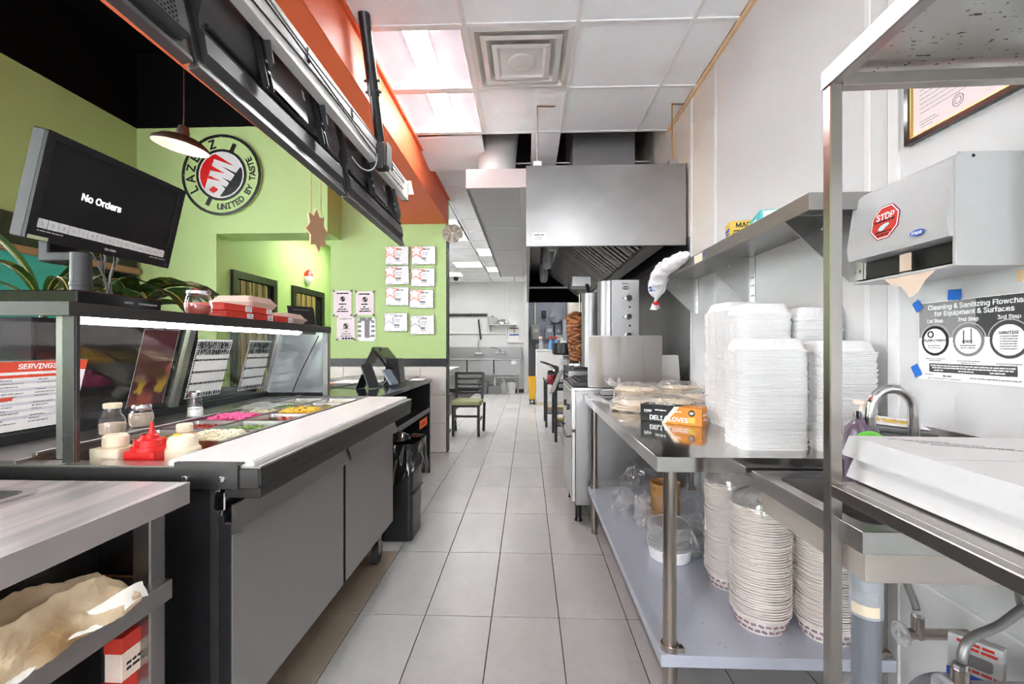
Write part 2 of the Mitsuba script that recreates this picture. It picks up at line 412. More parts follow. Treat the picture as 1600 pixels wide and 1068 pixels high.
part(w, 'pane', mesh([[-4.3, -4.15, .2], [-1.9, -4.15, .2], [-1.9, -4.15, 2.85], [-4.3, -4.15, 2.85]], [[0, 1, 2], [0, 2, 3]]), 'glass')
struct('wall_far', box(-4.5, -0.03, 12.0, 12.1, 0, 3.6, 0), 'far_wall')
struct('trim_2', box(-0.10, 0.02, 11.93, 12.06, 0, ZC, .004), 'white_trim')
struct('wall_utility', box(-0.03, XR + .1, 12.9, 13.0, 0, 3.6, 0), 'wall_blue')
struct('wall_utility_side', box(-0.06, -0.03, 12.1, 13.0, 0, 3.6, 0), 'wall_blue')
struct('baseboard_far', box(-3.0, -0.1, 11.985, 12.0, 0, .1, .002), 'charcoal')

# dropped ceiling: every tile a piece, T-bars between them
GX, GY0, G = -0.343, 3.02, 0.613
struct('ceiling', cat(box(-1.79, XR + .1, -4.2, 13.2, 3.55, 3.6, 0), box(-4.5, -1.79, PY, 13.2, 3.55, 3.6, 0)), 'charcoal')
ctile = shp(box(-G / 2 + .006, G / 2 - .006, -G / 2 + .006, G / 2 - .006, 0, .016, .004), 'ceiling_tile')
TROFF = [(-1, 0), (-1, 1), (-1, -5), (1, -5), (-1, -7), (1, -7), (-1, -9), (1, -9)]
FARL = [(-2, 6), (-2, 7), (-1, 9), (-2, 11), (-1, 12), (-3, 9), (-3, 13), (1, 15)]
VENT = (0, 0)
HOLES = {(0, 2), (1, 2), (2, 2), (0, 3), (1, 3), (2, 3), (-1, 2)}
for j in range(-12, 16):
    for i in range(-6, 3):
        if j < 5 and i < -1:
            continue
        if (i, j) in TROFF or (i, j) in FARL or (i, j) == VENT or (i, j) in HOLES:
            continue
        if i >= 0 and 3 < j < 8:
            continue                                   # over the hood
        x0, x1 = GX + i * G, GX + (i + 1) * G
        y1 = GY0 + j * G
        if i == 2:                                     # cut tiles against the wall
            part('ceiling', 'ceiling_tile', box(x0 + .006, XR - .02, y1 - G + .006, y1 - .006, ZC, ZC + .016, .004), 'ceiling_tile')
        else:
            part('ceiling', 'ceiling_tile', ctile, to=at(x0 + G / 2, y1 - G / 2, ZC))
pr('grid_white', (0.80, 0.80, 0.79), 0.4)
for j in range(-13, 16):
    y = GY0 + j * G
    x0, x1 = (BX, XR) if j < 4 else (-3.9, XR if not 2 <= j < 8 else -0.45)
    part('ceiling', 'grid_bar', box(x0, x1, y - .012, y + .012, ZC - .006, ZC + .002, .002), 'grid_white')
for i in range(-6, 3):
    x = GX + i * G
    y0, y1 = (-4.1, 3.62 if i >= 0 else 12) if i >= -1 else (5.2, 12)
    if i == -1: x = BX + .012
    part('ceiling', 'grid_bar', box(x - .012, x + .012, y0, y1, ZC - .007, ZC + .001, .002), 'grid_white')
# the open stretch of ceiling by the hood: a sagging tile, a strip of tile, a duct
sag = box(-G / 2 + .02, G / 2 - .03, -G / 2 + .02, G / 2 - .02, 0, .016, .004)
part('ceiling', 'ceiling_tile', tf(sag, (GX - G / 2 - .005, GY0 + 1.55 * G, ZC - .03), (1, 0, .03), (0, 1, -.09)), 'ceiling_tile', label='sagging ceiling tile')
part('ceiling', 'ceiling_tile', box(.03, .27, GY0 + G + .02, GY0 + 3 * G, ZC - .004, ZC + .012, .004), 'ceiling_tile', label='narrow strip of tile hanging beside the duct')
struct('wall_plenum_far', box(-.45, XR, 5.0, 5.06, ZC - .4, 3.56, 0), 'charcoal')
pr('plenum_dark', (0.03, 0.025, 0.022), 0.9)

# orange bulkhead over the serving line, black and green dining room beyond it
struct('wall_bulkhead', box(-1.772, BX, -2.5, PY, 2.665, 3.58, .004), 'orange_wall')
part('wall_bulkhead', 'trim', box(BX, BX + .022, -2.5, PY, ZC - .03, ZC - .008, .002), 'orange_wall')
def dining_wall(name, x0, x1, y0, y1, z0=0.0):
    k = struct(name, box(x0, x1, y0, y1, z0, GZ, 0), 'green_wall')
    part(name, 'upper_wall', box(x0, x1, y0, y1, GZ, 4.6, 0), 'black_paint', label='black upper wall')
    return k
dining_wall('wall_left', LX - .1, LX, 3.2, BY + .1)
part('wall_left', 'lower_wall', cat(box(LX - .1, LX, -4.2, 3.2, 0, .85, 0), box(LX - .1, LX, -4.2, -.6, .85, GZ, 0), box(LX - .1, LX, -4.2, 3.2, 3.45, GZ, 0)), 'green_wall')
part('wall_left', 'upper_wall', box(LX - .1, LX, -4.2, 3.2, GZ, 4.6, 0), 'black_paint')
w = struct('window_4', cat(*[box(LX - .07, LX - .03, y - .03, y + .03, .85, 3.45, .004) for y in (-.57, .7, 1.95, 3.17)], box(LX - .07, LX - .03, -.6, 3.2, .85, .91, .004), box(LX - .07, LX - .03, -.6, 3.2, 3.39, 3.45, .004)), 'charcoal')
part(w, 'pane', mesh([[LX - .05, -.6, .9], [LX - .05, 3.2, .9], [LX - .05, 3.2, 3.4], [LX - .05, -.6, 3.4]], [[0, 1, 2], [0, 2, 3]]), 'glass')
dining_wall('wall_back', LX, -3.45, BY, BY + .12)
k = 'wall_back'
part(k, 'header', box(-3.45, -2.2, BY, PY, 2.485, GZ, 0), 'green_wall')
part(k, 'upper_wall', box(-3.45, -1.79, BY, BY + .12, GZ, 4.6, 0), 'black_paint')
part(k, 'band', box(LX, -3.45, BY - .008, BY, 1.0, 1.10, .002), 'black_plastic')
for i in range(3):
    for r_ in range(3):
        x0 = LX + .005 + i * .303
        part(k, 'wainscot_tile', box(x0, x0 + .300, BY - .006, BY, .02 + r_ * .326, .34 + r_ * .326, .001), 'wall_tile')
struct('wall_far_left', box(-4.6, -4.5, BY, 13.2, 0, 4.6, 0), 'far_wall')
struct('wall_over_kitchen', box(-1.79, -1.75, -4.2, PY + .1, 3.5, 4.6, 0), 'black_paint')
struct('wall_over_partition', box(-4.5, -1.75, PY, PY + .1, 3.5, 4.6, 0), 'black_paint')
struct('ceiling_dining', box(-4.5, -1.7, -4.2, PY + .1, 4.5, 4.6, 0), 'black_paint')
# partition with the certificates; tiled below a black band
struct('wall_partition', box(-2.32, -.943, PY, PY + .14, 0, 3.56, .002), 'green_wall')
part('wall_partition', 'band', box(-2.32, -.94, PY - .012, PY, 1.0, 1.095, .002), 'black_plastic')
part('wall_partition', 'corner_trim', box(-.950, -.938, PY - .006, PY + .146, 0, 2.66, .001), 'charcoal')
for r_ in range(3):
    for i in range(5):
        x1 = -.952 - i * .303
        part('wall_partition', 'wainscot_tile', box(max(x1 - .300, -2.32), x1, PY - .01, PY, .004 + r_ * .333, .333 + r_ * .333, .0015), 'wall_tile')
# the bright passage behind the header, with two black-framed openings hung with striped slats
struct('wall_passage', box(-3.57, -3.45, BY + .12, 9.0, 0, 3.2, 0), 'green_wall')
struct('wall_passage_end', box(-3.45, -2.3, 8.9, 9.0, 0, 3.2, 0), 'green_wall')
struct('wall_passage_right', box(-2.32, -2.20, PY + .14, 9.0, 0, 3.2, 0), 'green_wall')
struct('wall_passage_lining', box(-2.20, -2.192, PY + .14, 9.0, 0, ZC, 0), 'far_wall')
struct('wall_partition_lining', box(-2.2, -.945, PY + .14, PY + .148, 0, ZC, 0), 'far_wall')
pr('slat_brown', (0.10, 0.06, 0.025), 0.5); pr('slat_tan', (0.30, 0.20, 0.08), 0.5); pr('slat_olive', (0.20, 0.16, 0.05), 0.5)
for n_, (y0, y1) in enumerate(((5.08, 6.0), (6.42, 7.42))):
    d = struct(f'door_{n_ + 1}', cat(box(-3.45, -3.41, y0, y0 + .09, 0, 2.13, .003), box(-3.45, -3.41, y1 - .09, y1, 0, 2.13, .003),
                                     box(-3.45, -3.41, y0, y1, 2.04, 2.13, .003)), 'black_plastic')
    part(d, 'backing', box(-3.452, -3.447, y0 + .08, y1 - .08, 0, 2.05, 0), 'black_matte')
    for i in range(11):
        ya = y0 + .095 + i * .056
        part(d, 'slat', box(-3.447, -3.425 + .006 * (i % 2), ya, ya + .048, 0.02, 2.03, .004), ('slat_brown', 'slat_tan', 'slat_olive')[(i * 7 + n_) % 3])
# left window: dark frame, wooden ledge, a teal view on the near side
w = struct('window_1', cat(box(LX, LX + .05, 3.25, 4.80, 2.09, 2.36, .004), box(LX, LX + .05, 4.72, 4.80, .9, 2.1, .003), box(LX, LX + .05, 4.14, 4.20, .9, 2.1, .003)), 'black_plastic')
part(w, 'ledge', box(LX, LX + .09, 3.25, 4.80, 2.03, 2.09, .004), 'wood_ledge', label='wooden ledge')
part(w, 'pane', box(LX + .002, LX + .012, 3.25, 4.08, 1.45, 2.04, 0), 'teal_view', label='teal window pane', emit=[.0012, .014, .011])
part(w, 'pane', box(LX + .002, LX + .012, 4.20, 4.72, 1.45, 2.04, 0), 'black_gloss')
part(w, 'lower_panel', box(LX, LX + .03, 3.25, 4.80, 0.0, 1.45, .003), 'black_plastic')

# ------------------------------------------------------------------ ceiling fixtures
pr('lamp_white', (0.90, 0.90, 0.92), 0.4)
def troffer(i, j, L, label, group=None):
    x0, y1 = GX + i * G, GY0 + j * G
    x1, y0 = x0 + G, y1 - G
    t = thing('ceiling_light', label, 'ceiling light', group)
    part(t, 'frame', cat(box(x0 + .012, x0 + .03, y0 + .012, y1 - .012, ZC - .006, ZC + .02, .002), box(x1 - .03, x1 - .012, y0 + .012, y1 - .012, ZC - .006, ZC + .02, .002),
                         box(x0 + .03, x1 - .03, y0 + .012, y0 + .03, ZC - .006, ZC + .02, .002), box(x0 + .03, x1 - .03, y1 - .03, y1 - .012, ZC - .006, ZC + .02, .002)), 'white_paint')
    cx = (x0 + x1) / 2 + .01
    sd = lambda xa, xb, za, zb: mesh([[xa, y0 + .03, za], [xb, y0 + .03, zb], [xb, y1 - .03, zb], [xa, y1 - .03, za]], [[0, 2, 1], [0, 3, 2]])
    side = [.026, .034, .044] if j in (0, 1) else None
    part(t, 'side_diffuser', sd(x0 + .03, cx - .07, ZC + .006, ZC + .05), 'lamp_white', emit=side)
    part(t, 'side_diffuser', sd(cx + .07, x1 - .03, ZC + .05, ZC + .006), 'lamp_white', emit=side)
    part(t, 'lens', sd(cx - .07, cx + .07, ZC + .046, ZC + .046), 'white_paint', emit=L)
    for ya in (y0 + .022, y1 - .032):
        part(t, 'end_plate', box(x0 + .02, x1 - .02, ya, ya + .010, ZC, ZC + .06, 0), 'lamp_white')
    return t
for q, (i, j) in enumerate(TROFF):
    troffer(i, j, L_TROFFER_WARM, ('square ceiling light next to the orange bulkhead, the nearer of two in a row', 'square ceiling light next to the orange bulkhead, just behind the nearer one')[q]
            if q < 2 else 'square ceiling light above the near end of the kitchen', None if q < 2 else 'lights behind the photographer')
FL = ['far ceiling light beside the bow, front one of a touching pair', 'far ceiling light beside the bow, back one of a touching pair', 'small bright light against the edge of the hood plenum, nearer one',
      'wide bright ceiling light over the back of the kitchen', 'small bright light against the edge of the hood plenum, farther one', 'ceiling light over the far room behind the green partition', 'ceiling light at the far wall behind the partition', 'ceiling light over the utility corner beyond the hood']
for q, (i, j) in enumerate(FARL):
    x0, y1 = GX + i * G, GY0 + j * G
    t = thing('ceiling_panel_light', FL[q], 'ceiling light')
    part(t, 'frame', cat(box(x0 + .012, x0 + .026, y1 - G + .012, y1 - .012, ZC - .004, ZC + .01, .002), box(x0 + G - .026, x0 + G - .012, y1 - G + .012, y1 - .012, ZC - .004, ZC + .01, .002)), 'white_paint')
    part(t, 'diffuser', mesh([[x0 + .026, y1 - G + .014, ZC], [x0 + G - .026, y1 - G + .014, ZC], [x0 + G - .026, y1 - .014, ZC], [x0 + .026, y1 - .014, ZC]], [[0, 2, 1], [0, 3, 2]]), 'white_paint', emit=L_FAR)
# passage light
t = thing('passage_light', 'bright ceiling light in the green passage behind the header', 'ceiling light')
part(t, 'frame', box(-3.15, -2.55, 6.2, 7.4, 2.945, 2.968, .003), 'white_paint')
part(t, 'diffuser', mesh([[-3.13, 6.22, 2.943], [-2.57, 6.22, 2.943], [-2.57, 7.38, 2.943], [-3.13, 7.38, 2.943]], [[0, 2, 1], [0, 3, 2]]), 'white_paint', emit=L_HALL)
# supply-air diffuser in the ceiling
x0, y1 = GX, GY0
vx, vy = x0 + G / 2, y1 - G / 2
t = thing('air_vent', 'square white stepped air vent set in the dropped ceiling', 'air vent')
def sq_ring(r0, z0, r1, z1):
    v = [[sx * r, sy * r, z] for r, z in ((r0, z0), (r1, z1)) for sx, sy in ((-1, -1), (1, -1), (1, 1), (-1, 1))]
    f = []
    for q in range(4):
        w_ = (q + 1) % 4
        f += [[q, q + 4, w_ + 4], [q, w_ + 4, w_]]
    return move(mesh(v, f), vx, vy, 0)
pr('vent_white', (0.70, 0.685, 0.65), 0.4)
part(t, 'backing', box(vx - .27, vx + .27, vy - .27, vy + .27, ZC + .036, ZC + .040, 0), 'vent_white')
part(t, 'flange', cat(sq_ring(.297, ZC - .006, .262, ZC - .010), sq_ring(.262, ZC - .010, .225, ZC + .05)), 'vent_white')
part(t, 'outer_cone', cat(sq_ring(.232, ZC - .012, .20, ZC - .016), sq_ring(.20, ZC - .016, .165, ZC + .035)), 'vent_white')
part(t, 'inner_cone', cat(sq_ring(.170, ZC - .020, .140, ZC - .024), sq_ring(.140, ZC - .024, .12, ZC - .010)), 'vent_white')
part(t, 'centre_plate', cat(box(vx - .135, vx + .135, vy - .135, vy + .135, ZC - .014, ZC - .006, .002), lathe([(.085, ZC - .0145), (.075, ZC - .021), (.05, ZC - .019), (.03, ZC - .024), (0, ZC - .025)], 24, (vx, vy, 0))), 'vent_white', smooth=30)

# ================================================================== LEFT SIDE: counters and serving line
# --- steel work counter at the near left
M('steel_bright', {'type': 'twosided', 'bsdf': {'type': 'principled', 'metallic': 1.0, 'roughness': 0.40, 'base_color': proc(
    lambda p, n, uv: mix((0.82, 0.77, 0.76), (0.62, 0.61, 0.60), smoothstep(0.35, 0.75, fbm(p.x * 30, p.y * 3, 2, 3))))}})
t = thing('steel_counter', 'stainless steel counter with a sunken basin and open shelf at the near left', 'counter')
CX, CY, CZ = -.835, 1.08, .90
# top with a cut-out for the basin
top = ext(sbox(-1.55, -.6, CX, CY).difference(affinity.translate(rrect(.36, .62, .03), -1.32, .68)), .004, (0, 0, CZ - .004))
part(t, 'worktop', cat(top, box(CX - .003, CX, -.6, CY, CZ - .052, CZ, .001), box(-1.55, CX, CY - .003, CY, CZ - .05, CZ, .001)), 'steel_bright')
basin = lathe([(0, -.16), (.7, -.16), (.705, -.15), (.7071, 0)], 4)
bv = np.array(basin.vertices); a_ = PI / 4
bv = np.stack([(bv[:, 0] * math.cos(a_) - bv[:, 1] * math.sin(a_)) * .36, (bv[:, 0] * math.sin(a_) + bv[:, 1] * math.cos(a_)) * .62, bv[:, 2]], -1)
part(t, 'basin', move(mesh(bv, basin.faces), -1.32, .68, CZ), 'steel_dull')
part(t, 'basin_rim', ext(affinity.translate(rrect(.40, .66, .04), -1.32, .68).difference(affinity.translate(rrect(.36, .62, .03), -1.32, .68)), .004, (0, 0, CZ)), 'steel')
part(t, 'leg', box(-.915, -.872, CY - .075, CY - .03, 0, CZ - .05, .003), 'steel_dull')
part(t, 'leg', box(-1.54, -1.497, CY - .075, CY - .03, 0, CZ - .05, .003), 'steel_dull')
part(t, 'back_panel', box(-1.03, -1.02, -.6, CY - .03, .1, CZ - .05, .001), 'steel_dark')
part(t, 'end_panel', box(-1.02, -.905, CY - .03, CY - .02, .05, CZ - .05, .001), 'steel_dark')
part(t, 'end_panel', box(-1.02, -.917, CY - .045, CY - .038, .05, CZ - .05, .001), 'steel_dark')
part(t, 'shelf', cat(box(-1.02, CX, -.6, CY - .055, .686, .690, .001), box(CX - .003, CX, -.6, CY - .055, .645, .690, .001), box(-1.02, CX, CY - .058, CY - .055, .672, .690, .001)), 'steel_dull')
part(t, 'lower_shelf', box(-1.5, -.85, -.6, CY - .03, .26, .285, .002), 'steel_dull')
part(t, 'rust_stain', crumple(cat(box(-1.02, -.985, CY - .10, CY - .052, .690, .695, .001), box(-1.019, -.93, CY - .056, CY - .049, .690, .694, .001)), .006, 60), 'rust', label='rusty corner')

# --- folded tan towel lying on the shelf of the counter
def cloth(nx, ny, fn):
    u, v = np.meshgrid(np.linspace(0, 1, nx), np.linspace(0, 1, ny), indexing='ij')
    p = np.stack(fn(u, v), -1).reshape(-1, 3); f = []
    for i in range(nx - 1):
        for j in range(ny - 1):
            a = i * ny + j
            f += [[a, a + ny, a + ny + 1], [a, a + ny + 1, a + 1]]
    return mesh(p, f)
def towel_fn(u, v):
    # u runs along the shelf (towards the far end), v across it
    y = .47 + .50 * u - .07 * (v - .4) * u
    n = meshkit.fbm(np.stack([u * 6, v * 5, u * 0], -1), 4, 3)
    r1 = np.exp(-((v - .30 - .25 * u) / .09) ** 2); r2 = np.exp(-((v - .62 - .18 * np.sin(3 * u)) / .07) ** 2); r3 = np.exp(-((u - .45 - .5 * v) / .06) ** 2)
    edge = np.minimum(np.minimum(v, 1 - v) * 5, np.minimum(u, 1 - u) * 10)
    z = .693 + np.clip(edge, 0, 1) ** .5 * (.030 + (.045 * r1 + .04 * r2) * (1.1 - .5 * u) + .022 * r3 * (1 - v) + .05 * n * (1.2 - .8 * u))
    x = -1.005 + .185 * v + .012 * np.sin(7 * u) * v
    return [np.minimum(x, -.822), y, z]
tw = cloth(110, 70, towel_fn)
tw = crumple(crumple(tw, .012, 16, 7), .004, 50, 5)
t = thing('towel', 'folded tan terry towel lying on the open shelf of the near counter', 'towel')
part(t, 'cloth', tw, 'terry', smooth=True)
def flap_fn(u, v):
    y = .60 + .345 * u
    z = .697 + .040 * v * (1 - .25 * u) + .006 * np.sin(16 * u)
    x = -.826 - .014 * v + .008 * np.sin(9 * u) - .03 * (1 - u) * v
    return [x, y, z]
pr('towel_white', (0.80, 0.76, 0.70), 0.95, spec=0.05)
part(t, 'white_edge', crumple(cloth(50, 10, flap_fn), .003, 60, 2), 'towel_white', smooth=True, label='clean white folded edge')
# --- cartons under the counter
def carton(x0, x1, y0, y1, z0, z1, cap, side, label, seed):
    t = thing('small_carton', label, 'carton', None)
    part(t, 'body', box(x0, x1, y0, y1, z0, z1, .002), side)
    part(t, 'lid_band', box(x0 - .0008, x1 + .0008, y0 - .0008, y1 + .0008, z1 - .035, z1 + .0008, .001), cap)
    part(t, 'print', tf(cat(words(.012, y1 - y0 - .01, .02, .006, seed), words(.012, y1 - y0 - .03, .032, .006, seed + 1)), (x1 + .0006, y0, z0), (0, 1, 0), (0, 0, 1)), 'ink')
    return t
carton(-.94, -.90, .955, 1.035, .286, .386, 'yellow_card', 'cardboard_white', 'small carton with a yellow lid band, lowest of the stack under the counter', 1)
carton(-.942, -.903, .95, 1.03, .388, .490, 'red_card', 'cardboard_white', 'small carton with a red band, second from the top under the counter', 2)
carton(-.935, -.895, .957, 1.035, .492, .590, 'red_card', 'foam_pink', 'small carton with a red lid, topmost of the stack under the counter', 3)

# --- two-door refrigerated prep table
t = thing('prep_fridge', 'long two-door stainless refrigerated prep table with a white cutting board along its front', 'prep table')
FX0, FX1, FY0, FY1, FZ = -1.66, -.70, 1.15, 2.68, .93
part(t, 'cabinet', cat(box(FX0 + .04, -.818, FY0 + .03, FY1 - .03, .19, .845, .003)), 'charcoal')
part(t, 'end_panel', box(FX0 + .04, -.845, FY0 + .022, FY0 + .03, .19, .86, .001), 'black_plastic')
part(t, 'corner_strip', box(-.845, -.818, FY0 + .012, FY0 + .03, .19, .86, .002), 'steel')
WX0, WX1, WY0, WY1 = -1.37, -.975, 1.20, 2.60
deck = sbox(FX0, FY0, FX1, FY1).difference(sbox(WX0, WY0, WX1, WY1))
part(t, 'deck', ext(deck, .006, (0, 0, FZ - .016)), 'steel')
part(t, 'back_ledge', box(FX0, WX0, FY0, FY1, FZ - .012, FZ, .001), 'steel_dull')
part(t, 'well_wall', cat(box(WX0 - .004, WX0, WY0, WY1, .78, FZ, .0), box(WX1, WX1 + .004, WY0, WY1, .78, FZ - .012, 0), box(WX0, WX1, WY0 - .004, WY0, .78, FZ - .012, 0), box(WX0, WX1, WY1, WY1 + .004, .78, FZ - .012, 0), box(WX0, WX1, WY0, WY1, .776, .78, 0)), 'steel_dull')
part(t, 'raised_edge', cat(box(WX0 - .012, WX0 + .004, WY0, WY1 + .06, FZ, FZ + .012, .002), box(WX0, -.95, WY1 + .045, WY1 + .06, FZ - .01, FZ + .008, .002)), 'steel_dull')
part(t, 'front_rail', cat(box(FX1 - .02, FX1, FY0, FY1, .868, .912, .003), box(-.80, FX1 - .004, FY0 + .005, FY1, .835, .868, .002)), 'steel_dark')
part(t, 'end_rail', box(FX0, FX1 - .004, FY0 - .004, FY0 + .012, .862, .916, .002), 'steel_dark')
part(t, 'rail_bracket', cat(box(-.925, -.755, FY0 - .010, FY0 - .004, .862, .930, .001), box(-.925, -.745, FY0 - .010, FY0 + .006, .926, .932, .001)), 'steel_dark')
part(t, 'bolt', cyl(.008, 0, .006, (-.895, FY0 - .015, .890), 'y', 10), 'chrome', smooth=30)
part(t, 'bolt', cyl(.008, 0, .006, (-.795, FY0 - .015, .890), 'y', 10), 'chrome', smooth=30)
part(t, 'cutting_board', box(-.955, FX1 - .024, FY0 + .006, FY1 - .01, .914, .934, .006), 'board', label='white cutting board')
part(t, 'keyhole', cat(cyl(.007, 0, .002, (FX1 - .001, 1.33, .890), 'x', 12)), 'black_plastic')
for q, (y0, y1) in enumerate(((1.155, 1.875), (1.897, 2.572))):
    d = part(t, 'door', box(-.812, -.780, y0, y1, .225, .765, .003), 'fridge_door' if 'fridge_door' in scene else pr('fridge_door', (0.34, 0.335, 0.33), 0.42, 0.8))
    part(d, 'handle', ext(Polygon([(0, 0), (.032, -.028), (.056, -.020), (.056, -.008), (.036, .052), (.030, .052), (.030, .004), (0, .004)]), y1 - y0 - .004, (-.812, y1 - .002, .765), (1, 0, 0), (0, 0, 1)), 'steel_dull', label='slanted full-width pull')
    part(d, 'dark_edge', box(-.8125, -.7805, y0 - .004, y0 + .0005, .225, .765, .0005), 'black_plastic')
    part(d, 'edge_strip', box(-.8135, -.8005, y0 - .003, y0 + .012, .225, .79, .001), 'black_plastic')
part(t, 'hinge', cat(box(-.80, -.775, 2.575, 2.64, .80, .845, .003), box(-.80, -.785, 2.56, 2.62, .76, .80, .003)), 'steel_dull')
part(t, 'hinge', cat(box(-.83, -.80, 1.156, 1.176, .80, .85, .003), cyl(.006, .76, .84, (-.815, 1.166, 0), n=10)), 'chrome', smooth=30)
for (x, y) in ((-.86, 1.24), (-.86, 2.52), (-1.55, 1.24), (-1.55, 2.52)):
    c = part(t, 'caster', cat(box(x - .03, x + .03, y - .03, y + .03, .165, .19, .002), box(x - .022, x - .016, y - .02, y + .025, .06, .17, .001), box(x + .016, x + .022, y - .02, y + .025, .06, .17, .001)), 'steel_dull')
    part(c, 'wheel', cyl(.06, -.014, .014, (x, y, .06), 'x', 20), 'rubber', smooth=30)

# --- sneeze guard standing on the prep table
t = thing('sneeze_guard', 'steel and glass sneeze guard with a lit overshelf on top of the prep table', 'sneeze guard')
SX0, SX1, SZ0, SZ1 = -1.60, -1.215, 1.317, 1.355
part(t, 'overshelf', cat(box(SX0, SX1, 1.145, 2.73, SZ1 - .004, SZ1, .001), box(SX1 - .004, SX1, 1.145, 2.73, SZ0, SZ1, .001), box(SX0, SX1, 1.145, 1.149, SZ0, SZ1, .001), box(SX0, SX1, 2.726, 2.73, SZ0, SZ1, .001)), 'steel_dark')
part(t, 'post', cat(box(-1.250, -1.217, 1.160, 1.166, FZ - .008, SZ1 - .004, .001), box(-1.250, -1.243, 1.166, 1.178, FZ - .008, SZ1 - .004, .001), box(-1.224, -1.217, 1.166, 1.178, FZ - .008, SZ1 - .004, .001)), 'steel_dark')
part(t, 'post', box(-1.276, -1.257, 1.168, 1.180, FZ, SZ1 - .004, .001), 'steel_dull')
part(t, 'post', box(-1.255, -1.222, 2.70, 2.725, FZ, SZ1 - .004, .002), 'steel_dull')
GB, GT = (-1.625, .950), (-1.535, 1.312)          # lower and upper edge of the slanted glass: (x, z)
def slab(y0, y1, t0, t1, off=0.0, th=.006):
    """a strip on the slanted glass between heights t0 and t1 (0..1)"""
    n = np.array([GT[1] - GB[1], -(GT[0] - GB[0])]); n /= np.linalg.norm(n)
    P = lambda s, o: np.array(GB) + (np.array(GT) - np.array(GB)) * s + n * o
    c = [P(t0, off), P(t0, off + th), P(t1, off + th), P(t1, off)]
    v = [[p[0], y, p[1]] for y in (y0, y1) for p in c]
    return mesh(v, [[0, 1, 2], [0, 2, 3], [4, 6, 5], [4, 7, 6], [0, 4, 5], [0, 5, 1], [1, 5, 6], [1, 6, 2], [2, 6, 7], [2, 7, 3], [3, 7, 4], [3, 4, 0]])
def glass_sheet(y0, y1):
    v = [[GB[0], y0, GB[1]], [GB[0], y1, GB[1]], [GT[0], y1, GT[1]], [GT[0], y0, GT[1]]]
    return mesh(v, [[0, 1, 2], [0, 2, 3]])
for y0, y1 in ((1.17, 1.97), (2.00, 2.70)):
    part(t, 'glass_pane', glass_sheet(y0, y1), 'glass')
for y in (1.165, 1.97, 2.70):
    part(t, 'glass_post', slab(y, y + .035, -.04, 1.0, -.004, .02), 'steel')
part(t, 'bottom_channel', box(-1.64, -1.605, 1.17, 2.74, FZ, FZ + .03, .002), 'black_plastic')
part(t, 'end_pane', mesh([[-1.61, 2.715, FZ + .02], [-1.255, 2.715, FZ + .02], [-1.255, 2.715, SZ0 + .01], [-1.535, 2.715, SZ0 + .01]], [[0, 1, 2], [0, 2, 3]]), 'end_mirror' if 'end_mirror' in scene else
     M('end_mirror', {'type': 'twosided', 'bsdf': {'type': 'principled', 'base_color': rgb((.50, .55, .56)), 'roughness': .12, 'metallic': .6}}), label='pale end pane')
part(t, 'end_channel', box(-1.62, -1.25, 2.705, 2.73, FZ, FZ + .022, .002), 'black_plastic')
l = part(t, 'lamp_housing', box(-1.262, -1.232, 1.20, 2.60, 1.336, SZ1 - .004, .002), 'white_paint')
part(l, 'tube', cyl(.012, 1.21, 2.40, (-1.250, 0, 1.309), 'y', 12), 'white_paint', emit=L_TUBE, label='glowing light tube')
part(l, 'switch', box(-1.262, -1.238, 2.42, 2.58, 1.304, 1.336, .002), 'galv')
l = part(t, 'lamp_housing', box(-1.50, -1.47, 1.18, 1.20, 1.33, SZ1 - .004, .002), 'white_paint')
part(t, 'cord', tube([(-1.27, 2.68, 1.30), (-1.31, 2.68, 1.22), (-1.38, 2.68, 1.08), (-1.43, 2.68, .96)], .003, 6, 24), 'black_plastic', smooth=True)

# --- sheets on the glass
t = thing('serving_chart', 'printed servings chart with a red heading taped inside the near glass', 'chart')
part(t, 'sheet', slab(1.05, 1.533, .06, .665, .007, .0012), 'paper')
part(t, 'red_heading', slab(1.05, 1.533, .575, .665, .0083, .0006), 'heading_red')
part(t, 'red_heading', slab(1.05, 1.495, .525, .55, .0083, .0006), 'heading_red')
part(t, 'red_heading', slab(1.05, 1.325, .33, .365, .0083, .0006), 'heading_red')
def on_glass(m, y, s, off=.0085):
    """lay a print mesh (reading along +x) on the inner side of the slanted glass, its origin at y and height share s"""
    d = np.array(GT) - np.array(GB); n = np.array([d[1], -d[0]]) / np.linalg.norm(d)
    o = np.array(GB) + d * s + n * off
    return tf(m, (o[0], y, o[1]), (0, 1, 0), (d[0], 0, d[1]))
part(t, 'heading_text', on_glass(text('SERVINGS', .0165, .0006, True), 1.318, .600, .0090), 'ink_white')
ws = []
for r_ in range(14):
    for c0, c1 in ((1.275, 1.35), (1.385, 1.445)):
        if (r_ * 3 + int(c0 * 100)) % 4:
            ws += [on_glass(x, c0, .50 - r_ * .029, .0085) for x in words(0, (c1 - c0) * (0.5 + .5 * ((r_ * 5) % 3) / 2), 0, .0035, r_)]
part(t, 'print', cat(ws), 'ink_grey')
pr('row_grey', (0.56, 0.56, 0.60), 0.8)
part(t, 'row_shading', cat([slab(1.05, 1.495, .47 - q * .062, .495 - q * .062, .0083, .0003) for q in range(6)]), 'row_grey')
